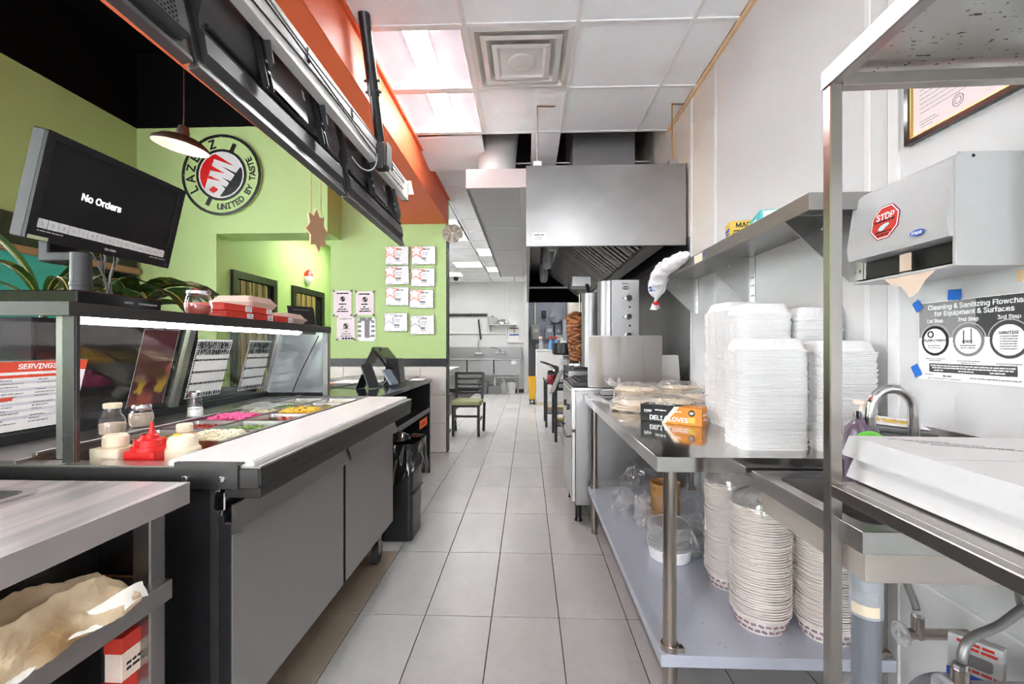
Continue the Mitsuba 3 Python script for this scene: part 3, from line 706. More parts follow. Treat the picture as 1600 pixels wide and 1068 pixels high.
def decal(y0, y1, label, seed):
    t = thing('glass_sign', label, 'sign')
    part(t, 'sheet', slab(y0, y1, .10, .88, -.003, .001), 'ink_white')
    r = random.Random(seed); bl = []
    for row in ((.76, .86), (.68, .75)):                        # two rows of block lettering, seen from the back
        y = y0 + .006
        while y < y1 - .014:
            wd = r.uniform(.007, .014)
            bl.append(slab(y, y + wd * .55, row[0], row[1], .0062, .0005))
            if r.random() < .7: bl.append(slab(y + wd * .5, y + wd, row[0] + r.choice((0, .03, .05)), row[0] + .05 + r.choice((0, .03)), .0062, .0005))
            y += wd * 1.25
    for s in (.60, .44, .29):
        y = y0
        while y < y1 - .008:
            wd = r.uniform(.005, .022); bl.append(slab(y, y + wd, s, s + .022, .0062, .0005)); y += wd + .005
    y = y0
    while y < y1 - .01:
        wd = r.uniform(.006, .013); bl.append(slab(y, y + wd, .12, .17, .0062, .0005)); y += wd + .008
    for q in range(22):
        s = .12 + q * .034
        bl.append(slab(y0 - .004 - r.random() * .004, y0 + .002, s, s + .02, .0062, .0005))
    part(t, 'lettering', cat(bl), 'ink')
    return t
decal(2.055, 2.30, 'white price sign with black lettering on the glass, nearer the tall middle post', 3)
decal(2.445, 2.66, 'white price sign with black lettering on the glass, nearer the far end', 8)
t = thing('food_poster', 'dark red food picture seen through the middle of the sneeze guard glass', 'poster')
part(t, 'picture', slab(1.755, 1.93, .10, .97, -.008, .002), 'food_photo')
part(t, 'sleeve_edge', cat(slab(1.751, 1.754, .09, .98, -.0055, .001), slab(1.931, 1.934, .09, .98, -.0055, .001), slab(1.751, 1.934, .975, .985, -.0055, .001)), 'clear_plastic')

# --- shakers on the ledge and on the overshelf
def shaker(x, y, z, prof, lid, label, fill_z, fill_m, lid_m='chrome', wall='glass'):
    t = thing('shaker', label, 'shaker')
    k_ = 1.18 if 'pear' in label else 1.08
    prof, lid, fill_z = [(a * k_, b * k_) for a, b in prof], [(a * k_, b * k_) for a, b in lid], fill_z * k_
    part(t, 'jar', lathe(prof, 24, (x, y, z)), wall, smooth=40)
    fp = [(max(r - .003, 0), zz) for r, zz in prof if zz < fill_z]
    part(t, 'contents', lathe([(0, .003)] + [(r, max(zz, .003)) for r, zz in fp[1:]] + [(fp[-1][0], fill_z), (0, fill_z + .004)], 20, (x, y, z)), fill_m, smooth=40)
    part(t, 'lid', lathe(lid, 24, (x, y, z)), lid_m, smooth=30)
    return t
shaker(-1.435, 1.50, FZ, [(0, 0), (.026, 0), (.031, .006), (.033, .03), (.028, .05), (.019, .065), (.019, .082)], [(.021, .078), (.022, .081), (.022, .091), (.020, .093), (0, .094)],
       'pear-shaped glass shaker with a cream lid on the ledge, nearest of three', .034, 'spice_tan', 'cream_plastic')
shaker(-1.475, 1.66, FZ, [(0, 0), (.030, 0), (.036, .012), (.038, .03), (.034, .05), (.027, .062)], [(.028, .058), (.030, .062), (.030, .072), (.027, .078), (0, .080)],
       'round ribbed glass shaker with a silver lid on the ledge, second of three', .045, 'spice_tan')
shaker(-1.45, 1.905, FZ, [(0, 0), (.029, 0), (.029, .004), (.021, .088)], [(.022, .085), (.022, .098), (.018, .104), (0, .105)], 'tapered salt shaker half full of salt on the ledge', .036, 'salt')
shaker(-1.26, 1.672, SZ1, [(0, 0), (.034, 0), (.040, .014), (.043, .035), (.038, .062), (.033, .074)], [(.034, .070), (.037, .074), (.037, .084), (.032, .091), (0, .093)], 'round glass shaker of red spice on top of the overshelf', .034, 'spice')

# --- squeeze bottles standing in the near end of the well
t = thing('sauce_bottle', 'cream sauce bottle with a flat disc cap beside the sneeze guard post', 'bottle')
part(t, 'body', ext(rrect(.088, .075, .012), .13, (-1.205, 1.265, .812)), 'cream_plastic', smooth=30)
part(t, 'cap', cyl(.031, 0, .038, (-1.20, 1.265, .942), n=28, b=.006), 'cream_plastic', smooth=40)
t = thing('sauce_bottle', 'red sauce bottle with a stepped cap and pointed nozzle', 'bottle')
part(t, 'body', ext(rrect(.096, .08, .012), .124, (-1.098, 1.265, .812)), 'red_plastic', smooth=30)
part(t, 'cap', lathe([(.045, .954), (.045, .966), (.038, .966), (.038, .984), (.030, .984), (.026, .987), (.020, .998), (.0175, .998)], 28, (-1.098, 1.265, -.018)), 'red_plastic', smooth=30)
part(t, 'nozzle', lathe([(.019, .996), (.010, 1.000), (.008, 1.004), (.0045, 1.032), (.003, 1.034), (0, 1.034)], 16, (-1.092, 1.265, -.018)), 'red_plastic', smooth=30)
t = thing('sauce_bottle', 'pale round sauce bottle with a wide stepped cap and a stained spout hole', 'bottle')
part(t, 'body', lathe([(0, .83), (.045, .83), (.047, .84), (.047, .950), (.043, .955)], 28, (-1.028, 1.30, -.018)), 'cream_plastic', smooth=30)
part(t, 'cap', lathe([(.044, .953), (.040, .958), (.038, .975), (.034, .985), (.022, .992), (0, .993)], 28, (-1.028, 1.30, -.018)), 'cream_plastic', smooth=30)
part(t, 'spout', lathe([(.012, .991), (.011, .995), (0, .995)], 14, (-1.032, 1.285, -.018)), 'food_yellow', smooth=30)
t = thing('sauce_bottle', 'small pale bottle with orange stains behind the round cream bottle', 'bottle')
part(t, 'body', lathe([(0, .83), (.030, .83), (.032, .94), (.026, .955), (.020, .962)], 24, (-1.10, 1.40, 0)), 'food_orange', smooth=30)
part(t, 'cap', cyl(.023, 0, .028, (-1.10, 1.40, .960), n=20, b=.003), 'cream_plastic', smooth=30)

# --- food pans in the well, in two rows
def pan_mesh(w, l, depth=.10):
    o = rrect(w, l, .014, 3); i_ = rrect(w - .018, l - .018, .012, 3); b = rrect(w - .034, l - .034, .012, 3)
    rim = ext(o.difference(i_), .004, (0, 0, -.004))
    ci, cb = np.array(i_.exterior.coords)[:-1], np.array(b.exterior.coords)[:-1]
    n = len(ci); v = np.vstack([np.c_[ci, np.zeros(n) - .001], np.c_[cb, np.zeros(n) - depth]])
    f = []
    for q in range(n):
        w_ = (q + 1) % n
        f += [[q, w_, w_ + n], [q, w_ + n, q + n]]
    return cat(rim, mesh(v, f), ext(b, .002, (0, 0, -depth - .002)))
def heap(w, l, h, seed, n=70, size=.016, flat=.4):
    """a bumpy bed with chopped pieces on it"""
    r = random.Random(seed); out = [box(-w / 2, w / 2, -l / 2, l / 2, -.03, h * .25, .006)]
    ico = trimesh.creation.icosphere(subdivisions=0)
    for _ in range(n):
        a, b = r.uniform(-.5, .5), r.uniform(-.5, .5)
        z = h * (1 - 1.6 * (a * a + b * b)) + r.uniform(-.004, .004)
        m = mesh(np.array(ico.vertices) * [size * r.uniform(.6, 1.3) / 2, size * r.uniform(.6, 1.3) / 2, size * flat * r.uniform(.6, 1.2)], ico.faces)
        m = rotz(m, r.uniform(0, 180)); out.append(move(m, a * w * .96, b * l * .96, z))
    return cat(out)
PW, PL = .190, .192
BACK = [None, ('food_olive', .0, 'dark marinade', -.03), ('food_red', .0, 'dark red sauce', -.028), ('food_pink', .028, 'heaped pink pickled turnips', .0), ('food_white', .01, 'pale salad under cling film', -.01), ('food_green', .0, 'chopped green peppers', -.02), ('food_white', .0, 'shredded lettuce', -.02)]
FRONT = [None, ('food_white', .022, 'chopped white onions', .0), ('food_green', .0, 'green olives in brine', -.03), ('food_red', .0, 'red salsa with a green sprig', -.025), ('food_yellow', .026, 'yellow and dark chopped peppers', .0), ('food_olive', .0, 'sliced olives', -.02), ('food_white', .0, 'white sauce', -.02)]
pan_ply = shp(pan_mesh(PW, PL), 'steel')
for col, lst in ((0, BACK), (1, FRONT)):
    x = WX0 + .100 + col * .196
    for q, spec in enumerate(lst):
        if spec is None: continue
        y = WY0 + .105 + q * .197
        mat, h, what, dz = spec
        t = thing('food_pan', f'steel food pan of {what} in the serving line', 'food pan')
        part(t, 'pan', pan_ply, to=at(x, y, FZ + .002))
        part(t, 'food', move(heap(PW - .04, PL - .04, max(h * .6, .004), q * 3 + col, 150 if h > .015 else 60, .018 if h > .015 else .014), x, y, FZ + dz * .4 - .006), mat, kind='stuff')
        if what.startswith('yellow'):
            part(t, 'food', move(heap(PW * .4, PL * .5, .024, 91, 34, .016), x - .01, y + .01, FZ + dz - .012), 'food_olive', kind='stuff')
            part(t, 'food', move(heap(PW * .3, PL * .4, .022, 92, 14, .016), x - .03, y + .04, FZ + dz - .011), 'food_orange', kind='stuff')
        if what.startswith('pink') :
            part(t, 'spoon', cat(rod((x + .05, y + .03, FZ + .02), (x + .085, y + .10, FZ + .06), .005, 8, .004)), 'foam')
        if what.startswith('red salsa'):
            part(t, 'sprig', move(heap(.03, .03, .012, 5, 16, .012), x + .0, y - .04, FZ - .012), 'leaf', kind='stuff')
        if what.startswith('pale salad'):
            part(t, 'cling_film', move(crumple(cloth(16, 16, lambda u, v: [(u - .5) * .17, (v - .5) * .17, .02 + .02 * np.sin(3.1 * u) * np.sin(3.1 * v)]), .008, 30, 1), x, y, FZ), 'film_milky')

# ================================================================== LEFT SIDE: things on the overshelf, dining room, screens
# --- order monitor on its stand
t = thing('order_monitor', 'black widescreen order monitor on a pole, tilted over the serving line and reading No Orders', 'monitor')
mo, mx, my = (-1.528, 1.612, 1.742), (0, 1, 0), (.078, 0, .327)
def mon(m, dz=0.0):
    m = move(m, 0, 0, dz)
    return tf(m, mo, mx, my)
pr('bezel_grey', (0.045, 0.045, 0.048), 0.35)
part(t, 'housing', cat(mon(box(-.278, .278, -.172, .172, -.045, .0, .004)), mon(box(-.15, .15, -.10, .10, -.085, -.044, .01))), 'bezel_grey')
part(t, 'bezel', mon(ext(rrect(.556, .344, .006).difference(affinity.translate(sbox(-.252, -.132, .252, .148), 0, 0)), .010)), 'black_plastic')
part(t, 'screen', mon(box(-.253, .253, -.133, .149, .0, .003, 0)), 'screen_black')
part(t, 'message', mon(move(text('No Orders', .0225, .0008, True, True), -.058, -.005), .0032), 'ink_white', emit=[.85, .85, .85])
keys, kt = [], []
for q in range(15):
    x0 = -.248 + q * .0331
    keys.append(mon(box(x0, x0 + .0316, -.131, -.101, .003, .0036, 0)))
    s_ = text(str(q + 1) if q < 14 else '*', .010, .0005, False, True)
    kt.append(mon(move(s_, x0 + .0158, -.121, .0037)))
for m in keys:
    part(t, 'number_key', m, 'ink_white')
part(t, 'key_number', cat(kt), 'ink_mid')
part(t, 'print', cat([mon(x, .0104) for x in words(-.25, -.17, -.1415, .004, 1)] + [mon(x, .0104) for x in words(.17, .25, -.1415, .004, 2)] + [mon(x, .0104) for x in words(-.02, .035, -.155, .008, 3)]), 'ink_mid')
part(t, 'sticker', mon(box(-.272, -.212, -.170, -.158, .0095, .0105, 0)), 'pale_label', label='pale sticker')
part(t, 'power_light', mon(move(cyl(.003, 0, .001, n=10), .255, -.157, .0102)), 'ink_blue')
part(t, 'pole', cat(cyl(.030, SZ1 + .012, 1.562, (-1.568, 1.52, 0), n=24), cyl(.032, 1.445, 1.46, (-1.568, 1.52, 0), n=24)), 'charcoal', smooth=30)
part(t, 'arm', cat(box(-1.70, -1.56, 1.495, 1.545, 1.53, 1.565, .005), box(-1.70, -1.66, 1.495, 1.60, 1.53, 1.78, .005), box(-1.70, -1.62, 1.50, 1.70, 1.70, 1.78, .005)), 'black_plastic')
part(t, 'base_plate', box(-1.598, -1.47, 1.44, 1.62, SZ1, SZ1 + .012, .003), 'black_plastic')
for q in range(5):
    y = 1.58 + q * .014
    part(t, 'cable', tube([(-1.60, y, 1.60), (-1.565 + .01 * (q % 2), y + .012 * (q - 2), 1.57), (-1.55, y - .012 * (q % 3), 1.50 + .008 * q), (-1.56, y + .03 - .01 * q, 1.44), (-1.54, y + .02 * (q % 2), 1.385)], .0035, 6, 20), 'black_plastic' if q % 2 else 'grey_plastic', smooth=True)
t = thing('recorder_box', 'flat black recorder box lying on the overshelf under the monitor', 'recorder')
part(t, 'case', box(-1.46, -1.235, 1.185, 1.47, SZ1, SZ1 + .036, .003), 'black_gloss')
part(t, 'port', box(-1.2352, -1.2335, 1.38, 1.45, SZ1 + .012, SZ1 + .018, 0), 'ink_grey')
part(t, 'port', box(-1.2352, -1.2335, 1.33, 1.36, SZ1 + .012, SZ1 + .018, 0), 'ink_grey')
one('paper_scrap', tf(box(-.012, .012, 0, .055, 0, .0015, 0), (-1.45, 1.62, SZ1 + .002), (.3, 1, 0), (-.2, -.3, 1)), 'foam_pink', 'small pale card leaning behind the recorder under the monitor', 'card')

# --- red cartons, foam boxes and a tablet on the overshelf
def red_carton(x0, x1, y0, y1, z0, z1, label):
    t = thing('red_carton', label, 'carton')
    part(t, 'body', box(x0, x1, y0, y1, z0, z1, .003), 'red_card')
    part(t, 'lid_edge', box(x0 - .001, x1 + .001, y0 - .001, y1 + .001, z1 - .010, z1, .002), 'red_card')
    part(t, 'label', cat(box(x1 + .0002, x1 + .0016, y1 - .05, y1 - .006, z0 + .003, z1 - .003, 0)), 'paper', label='white printed label')
    part(t, 'print', tf(cat(words(0, .036, .008, .004, 4), words(0, .036, .017, .004, 5)), (x1 + .0016, y1 - .046, z0), (0, 1, 0), (0, 0, 1)), 'ink_grey')
    return t
red_carton(-1.40, -1.235, 1.79, 1.98, SZ1, SZ1 + .028, 'flat red carton on the overshelf, lower one of the near pair')
red_carton(-1.40, -1.238, 1.785, 1.975, SZ1 + .029, SZ1 + .060, 'flat red carton on the overshelf, upper one of the near pair')
red_carton(-1.42, -1.24, 2.00, 2.145, SZ1, SZ1 + .030, 'flat red carton in the middle of the overshelf, lower one of its pair')
red_carton(-1.42, -1.243, 1.995, 2.14, SZ1 + .031, SZ1 + .060, 'flat red carton in the middle of the overshelf, upper one of its pair')
red_carton(-1.40, -1.24, 2.165, 2.33, SZ1, SZ1 + .032, 'single flat red carton in front of the foam boxes')
def clam_closed(cx, cy, z, w, l, h, label):
    t = thing('foam_box', label, 'takeout box')
    def frus(w0, l0, z0, w1, l1, z1):
        a, b = np.array(rrect(w0, l0, .02, 3).exterior.coords)[:-1], np.array(rrect(w1, l1, .02, 3).exterior.coords)[:-1]
        n = len(a); v = np.vstack([np.c_[a, np.full(n, z0)], np.c_[b, np.full(n, z1)], [[0, 0, z0], [0, 0, z1]]]); f = []
        for q in range(n):
            k = (q + 1) % n
            f += [[q, k, k + n], [q, k + n, q + n], [q, 2 * n, k], [q + n, k + n, 2 * n + 1]]
        return mesh(v, f)
    part(t, 'tray', move(frus(w * .82, l * .82, 0, w, l, h * .5), cx, cy, z), 'foam_pink', smooth=35)
    part(t, 'lid', move(cat(frus(w * 1.03, l * 1.03, h * .5, w * 1.03, l * 1.03, h * .57), frus(w * .98, l * .98, h * .57, w * .80, l * .80, h)), cx, cy, z), 'foam_pink', smooth=35)
    return t
clam_closed(-1.40, 2.45, SZ1, .24, .24, .062, 'tan foam takeout box on the overshelf, lower and farther one')
clam_closed(-1.47, 2.28, SZ1 + .066, .22, .24, .068, 'tan foam takeout box on the overshelf, upper one above the red cartons')
one('box_support', cat(box(-1.57, -1.425, 2.17, 2.325, SZ1, SZ1 + .065, .004)), 'red_card', 'red carton behind the others, holding up the upper foam box', 'carton')
t = thing('tablet', 'small dark tablet on a slanted stand at the far end of the overshelf', 'tablet')
part(t, 'screen', tf(box(-.08, .08, 0, .12, 0, .009, .003), (-1.34, 2.63, SZ1 + .006), (.6, .8, 0), (-.45, .0, 1)), 'black_plastic')
part(t, 'stand', cat(box(-1.37, -1.27, 2.59, 2.70, SZ1, SZ1 + .008, .002), tf(box(-.05, .05, 0, .10, 0, .004, .001), (-1.38, 2.66, SZ1 + .004), (.6, .8, 0), (.3, 0, 1))), 'grey_plastic')

# --- customer-side ledge with two leafy plants behind the glass
t = thing('customer_ledge', 'black customer ledge on the far side of the sneeze guard', 'counter')
part(t, 'top', box(-2.20, -1.68, -.5, 2.72, .95, .985, .004), 'black_matte')
part(t, 'front', box(-2.15, -1.70, -.5, 2.70, 0, .95, .003), 'black_plastic')
def plant(x, y, z, leaves, label):
    t = thing('potted_plant', label, 'plant')
    part(t, 'stem', rod((x, y, z + .11), (x, y, z + .17), .018, 10, .012), 'leaf', smooth=30)
    for (az, el, L, wd, bend) in leaves:
        a = math.radians(az)
        u, v = np.meshgrid(np.linspace(0, 1, 12), np.linspace(-1, 1, 5), indexing='ij')
        ww = wd * np.sin(np.clip(u * 1.02, 0, 1) * PI) ** .7
        e = math.radians(el) - bend * u
        rr = np.cumsum(np.cos(e) * L / 11, axis=0); hh = np.cumsum(np.sin(e) * L / 11, axis=0)
        px_ = x + math.cos(a) * rr - math.sin(a) * v * ww; py_ = y + math.sin(a) * rr + math.cos(a) * v * ww
        pz_ = z + .14 + hh + .35 * ww * np.abs(v) - .05 * L * u
        pts = np.stack([px_, py_, pz_], -1); f = []
        for i in range(11):
            for j in range(4):
                q = i * 5 + j
                f += [[q, q + 5, q + 6], [q, q + 6, q + 1]]
        lf = part(t, 'leaf', mesh(pts.reshape(-1, 3), f), 'leaf', smooth=True)
        part(lf, 'vein', tube(pts[:, 2] + [0, 0, .0025], .0028, 5), 'leaf_vein', smooth=True)
    return t
one('planter_box', cat(box(-2.16, -1.84, 1.60, 1.615, .985, 1.345, .004), box(-2.16, -1.84, 2.425, 2.44, .985, 1.345, .004), box(-2.16, -2.145, 1.615, 2.425, .985, 1.345, .004), box(-1.855, -1.84, 1.615, 2.425, .985, 1.345, .004), box(-2.145, -1.855, 1.615, 2.425, .985, 1.31, .004)), 'black_matte', 'black planter box on the customer ledge under the plants', 'planter')
plant(-2.0, 2.20, 1.20, [(-60, 75, .50, .06, 1.9), (-20, 70, .55, .07, 2.3), (30, 72, .50, .06, 2.2), (80, 75, .50, .06, 2.0), (-100, 70, .45, .06, 1.9), (0, 82, .60, .07, 2.6), (-75, 80, .58, .065, 2.4),
                           (60, 78, .58, .07, 2.6), (10, 60, .42, .06, 2.0), (-40, 65, .40, .06, 1.6), (120, 75, .5, .06, 2.2), (45, 84, .62, .06, 2.7)], 'bushy plant with arching yellow-veined leaves behind the monitor')
plant(-2.02, 1.80, 1.20, [(-70, 78, .50, .022, 2.0), (-110, 75, .42, .02, 2.2), (10, 82, .55, .024, 1.6), (60, 80, .52, .02, 2.0), (-30, 80, .46, .02, 2.4), (-90, 85, .6, .022, 1.4)], 'thin-leaved dark plant against the teal window')

# --- round restaurant sign on the green back wall
t = thing('restaurant_sign', 'round sign on the green wall with a red, white and black emblem and curved lettering', 'sign')
sx, sz, R = -3.370, 3.122, .445
sy = BY - .03
def sgn(m, dz=0.0):
    return tf(move(m, 0, 0, dz), (sx, sy, sz), **FACE_CAM)
ring = lambda a, b: Point(0, 0).buffer(b, quad_segs=24).difference(Point(0, 0).buffer(a, quad_segs=24))
part(t, 'green_disc', sgn(ext(Point(0, 0).buffer(R, quad_segs=24), .022, (0, 0, -.02))), 'green_wall')
part(t, 'outer_ring', sgn(ext(ring(R * .935, R), .008)), 'black_plastic')
part(t, 'inner_ring', sgn(ext(ring(R * .575, R * .635), .008)), 'black_plastic')
part(t, 'white_disc', sgn(ext(Point(0, 0).buffer(R * .578, quad_segs=24), .004)), 'sign_white' if 'sign_white' in scene else pr('sign_white', (0.62, 0.59, 0.57), 0.5))
rot = lambda pts, d: [(x * math.cos(d) - y * math.sin(d), x * math.sin(d) + y * math.cos(d)) for x, y in pts]
tilt = math.radians(-24)
inner = Point(0, 0).buffer(R * .535, quad_segs=24)
# emblem read off the sign: red half with three spikes, black half with three spikes, a leaf
E_ = lambda px_, py_: ((px_ - 508) / 432 * R, (562 - py_) / 432 * R)
red = unary_union([inner.intersection(Polygon([E_(240, 300), E_(445, 335), E_(408, 440), E_(322, 718), E_(200, 640)])), Polygon([E_(445, 338), E_(640, 466), E_(430, 392), E_(410, 440)]),
                   Polygon([E_(405, 462), E_(545, 546), E_(385, 512)]), Polygon([E_(375, 566), E_(500, 628), E_(365, 600)])])
blk = unary_union([inner.intersection(Polygon([E_(718, 480), E_(660, 560), E_(488, 805), E_(640, 850), E_(800, 600)])), Polygon([E_(505, 466), E_(668, 545), E_(655, 562)]),
                   Polygon([E_(520, 592), E_(612, 634), E_(600, 652)]), Polygon([E_(505, 668), E_(560, 695), E_(552, 708)])])
part(t, 'red_emblem', sgn(ext(red.buffer(0), .004, (0, 0, .004))), 'red_plastic')
part(t, 'black_emblem', sgn(ext(blk.buffer(0), .004, (0, 0, .004))), 'black_plastic')
maple = [(0, 1), (.18, .62), (.42, .78), (.36, .28), (.62, .5), (.72, .32), (1, .28), (.88, .02), (1, -.1), (.48, -.45), (.55, -.66), (.06, -.58), (.06, -1), (-.06, -1), (-.06, -.58), (-.55, -.66), (-.48, -.45), (-1, -.1), (-.88, .02), (-1, .28), (-.72, .32), (-.62, .5), (-.36, .28), (-.42, .78), (-.18, .62)]
part(t, 'leaf_emblem', sgn(ext(affinity.translate(affinity.scale(Polygon(maple), .048, .046, origin=(0, 0)), *E_(425, 720)), .004, (0, 0, .004))), 'red_plastic')
for a in (66, 244):
    part(t, 'tick', sgn(ext(affinity.rotate(sbox(R * .62, -.022, R * .83, .022), a, origin=(0, 0)), .008)), 'black_plastic')
def ring_text(s, r, a0, a1, h, inward):
    out = []
    for q, ch in enumerate(s):
        if ch == ' ': continue
        a = math.radians(a0 + (a1 - a0) * q / (len(s) - 1))
        up = np.array([math.cos(a), math.sin(a)]) * (-1 if inward else 1)
        xd = np.array([up[1], -up[0]])
        m = text(ch, h, .006, True, True)
        o = np.array([math.cos(a), math.sin(a)]) * r - up * h / 2
        v = np.array(m.vertices)
        v = np.c_[v[:, :1] * xd + v[:, 1:2] * up + o, v[:, 2:3]]
        out.append(mesh(v, m.faces))
    return sgn(cat(out), .002)
part(t, 'upper_lettering', ring_text('LAZEEZ', R * .785, 207, 107, .094, False), 'black_plastic')
part(t, 'lower_lettering', ring_text('UNITED BY TASTE', R * .785, 267, 388, .064, True), 'black_plastic')
for a in (90, 180, 270, 0):
    part(t, 'screw', sgn(move(cyl(.008, 0, .012, n=10), R * .94 * math.cos(math.radians(a)), R * .94 * math.sin(math.radians(a)))), 'galv')

# --- pendant lamps of the dining room
def pendant(x, y, z, label, group=None, tilt=0.15, cord_top=4.5):
    t = thing('pendant_lamp', label, 'lamp', group)
    ax = np.array([tilt, 0, 1.0]); ax /= np.linalg.norm(ax)
    pl = lambda m: tf(mesh(np.asarray(m.vertices) * .86, m.faces), (x, y, z), np.cross([0, 1, 0], ax), (0, 1, 0))
    pr('lamp_brown', (0.035, 0.022, 0.014), 0.4) if 'lamp_brown' not in scene else None
    pr('lamp_inside', (0.62, 0.55, 0.46), 0.5) if 'lamp_inside' not in scene else None
    part(t, 'shade', pl(lathe([(.197, -.004), (.198, .0), (.190, .025), (.14, .062), (.07, .088), (.042, .094)], 40)), 'lamp_brown', smooth=40)
    part(t, 'shade_lining', pl(lathe([(.195, .0), (.187, .022), (.138, .058), (.07, .083), (0, .088)], 40)), 'lamp_inside', smooth=40)
    part(t, 'socket', pl(lathe([(.044, .088), (.046, .12), (.034, .165), (.012, .175), (0, .176)], 20)), 'lamp_brown', smooth=40)
    part(t, 'bulb', pl(lathe([(0, .0), (.035, .004), (.048, .018), (.050, .035), (.038, .06), (.02, .078)], 20)), 'white_paint', smooth=True, emit=L_BULB)
    tp = np.array([x, y, z]) + ax * .146
    part(t, 'cord', tube([tp, (tp[0] + .002, y, tp[2] + .1), (tp[0], y, cord_top)], .005, 6), 'black_plastic')
    return t
pendant(-2.385, 3.0, 2.605, 'brown enamel pendant lamp with a white lining hanging in front of the round sign')
pendant(-3.2, 1.2, 2.60, 'brown pendant lamp hanging over the near end of the dining room', 'dining pendants out of view')
pendant(-3.2, -1.0, 2.60, 'brown pendant lamp hanging over the near end of the dining room', 'dining pendants out of view')

# --- star ornament on two bead chains
t = thing('star_ornament', 'tan eight-pointed star hanging on two bead chains in front of the passage', 'ornament')
ox, oy, oz = -1.735, 3.62, 2.185
pts = []
for q in range(16):
    a = PI / 2 + q * PI / 8 + .12
    r_ = .175 if q % 2 == 0 else .118
    pts.append((r_ * math.cos(a), r_ * math.sin(a)))
xs = (.05, 1, 0)
part(t, 'star', ext(Polygon(pts), .012, (ox, oy, oz), xs, (0.0, 0, 1)), 'tan')
for sgn_ in (-1, 1):
    cx_, cy_ = ox, oy + sgn_ * .085
    bead = trimesh.creation.icosphere(subdivisions=1, radius=.0055)
    part(t, 'bead_chain', cat([move(bead, cx_, cy_, z_) for z_ in np.arange(oz + .11, 2.664, .0165)]), 'gold', kind='stuff')
# --- small santa figure between the passage doors
t = thing('santa_ornament', 'small red and white Santa ornament on the passage wall above the far door', 'ornament')
sx_, sy_, sz_ = -3.415, 6.86, 2.26
part(t, 'hat', lathe([(.075, 0), (.06, .05), (.03, .09), (.008, .11), (0, .112)], 16, (sx_, sy_, sz_ + .06)), 'red_plastic', smooth=True)
part(t, 'beard', lathe([(0, -.09), (.03, -.06), (.06, -.01), (.068, .04), (.075, .06), (0, .065)], 16, (sx_, sy_, sz_)), 'foam', smooth=True)

# --- menu screens hanging from the white rail, seen from behind
SAG = .014
TILT = np.array([-.22, 0, .975])
def tv(y0, y1, label, perforated):
    t = thing('menu_screen', label, 'screen', None)
    L = y1 - y0
    P = lambda m: tf(m, (-.905, y0, 2.028 - SAG * y0), (0, 1, -SAG), TILT)          # local: x along the row, y up the screen, z towards the kitchen
    part(t, 'frame', P(box(0, L, 0, .56, -.030, -.006, .004)), 'black_plastic')
    part(t, 'lower_trim', P(box(0, L, -.006, .010, -.034, -.002, .002)), 'tv_silver' if 'tv_silver' in scene else pr('tv_silver', (.13, .13, .135), .35, .6))
    part(t, 'screen', P(box(.015, L - .015, .015, .545, -.0315, -.0300, 0)), 'screen_black')
    # stepped rear housing
    prof = [(.02, -.008), (.05, .012), (.105, .016), (.13, .006), (.16, .010), (.20, .028), (.46, .030), (.50, .004), (.54, -.008)]
    if perforated: prof = [(.02, -.008), (.03, .024), (.50, .026), (.54, -.008)]
    hv = Polygon([(.02, -.02)] + prof + [(.54, -.02)])
    part(t, 'rear_housing', tf(ext(hv, L - .06), tuple(np.array([-.905, y0 + .03, 2.028 - SAG * y0])), TILT / np.linalg.norm(TILT), np.cross([0, 1, -SAG], TILT)), 'tv_back', label='black rear housing')
    if perforated:
        grid = []
        for a in np.arange(.06, L - .06, .013):
            for b in np.arange(.05, .40, .013):
                grid.append((a, b))
        grid = np.array(grid)
        hole = cyl(.0032, 0, .0008, n=5, b=0)
        hv_, hf_ = np.array(hole.vertices), np.array(hole.faces)
        vs = (hv_[None] + np.c_[grid, .0245 + .002 * (grid[:, 1] - .03) / .47][:, None]).reshape(-1, 3)
        fs = (hf_[None] + (np.arange(len(grid)) * len(hv_))[:, None, None]).reshape(-1, 3)
        part(t, 'vent_grille', P(mesh(vs, fs)), 'tv_vent', kind='stuff')
    else:
        part(t, 'glossy_panel', P(box(L * .30, L * .62, .15, .42, .029, .032, .001)), 'tv_gloss')
    if not perforated: part(t, 'rear_ridge', P(tf(cyl(.010, .05, L - .05, n=12), (0, .145, .012), (0, 1, 0), (0, 0, 1))), 'black_gloss', smooth=30)
    for s in (.30, .72):
        a = part(t, 'mount_arm', cat(P(box(L * s - .018, L * s + .018, .10, .33, .030, .042, .002)), P(box(L * s - .018, L * s - .014, .10, .33, .041, .052, .001)),
                 P(box(L * s + .014, L * s + .018, .10, .33, .041, .052, .001))), 'black_plastic')
        part(a, 'hook_plate', P(ext(Polygon([(.16, .042), (.33, .042), (.36, .066), (.31, .076), (.20, .070)]), .005, (L * s + .016, 0, 0), (0, 1, 0), (0, 0, 1))), 'charcoal')
        part(a, 'bolt', P(cat([move(cyl(.006, 0, .004, n=8), L * s, b, .052) for b in (.16, .20, .30)])), 'galv')
    part(t, 'sticker', P(box(L * .52, L * .64, .26, .30, .0300, .0312, 0)), 'ink_mid')
    return t
pr('tv_back', (0.030, 0.030, 0.031), 0.45); pr('tv_vent', (0.004, 0.004, 0.004), 0.8, spec=.1); pr('tv_gloss', (0.03, 0.03, 0.032), 0.35)
tv(.22, 1.185, 'black menu screen seen from behind, nearest of three, with a perforated back', True)
tv(1.205, 2.205, 'black menu screen seen from behind, middle of three', False)
tv(2.235, 3.27, 'black menu screen seen from behind, farthest of three, above the certificates', False)
t = thing('screen_rail', 'long white mounting rail with cables that carries the menu screens', 'rail')
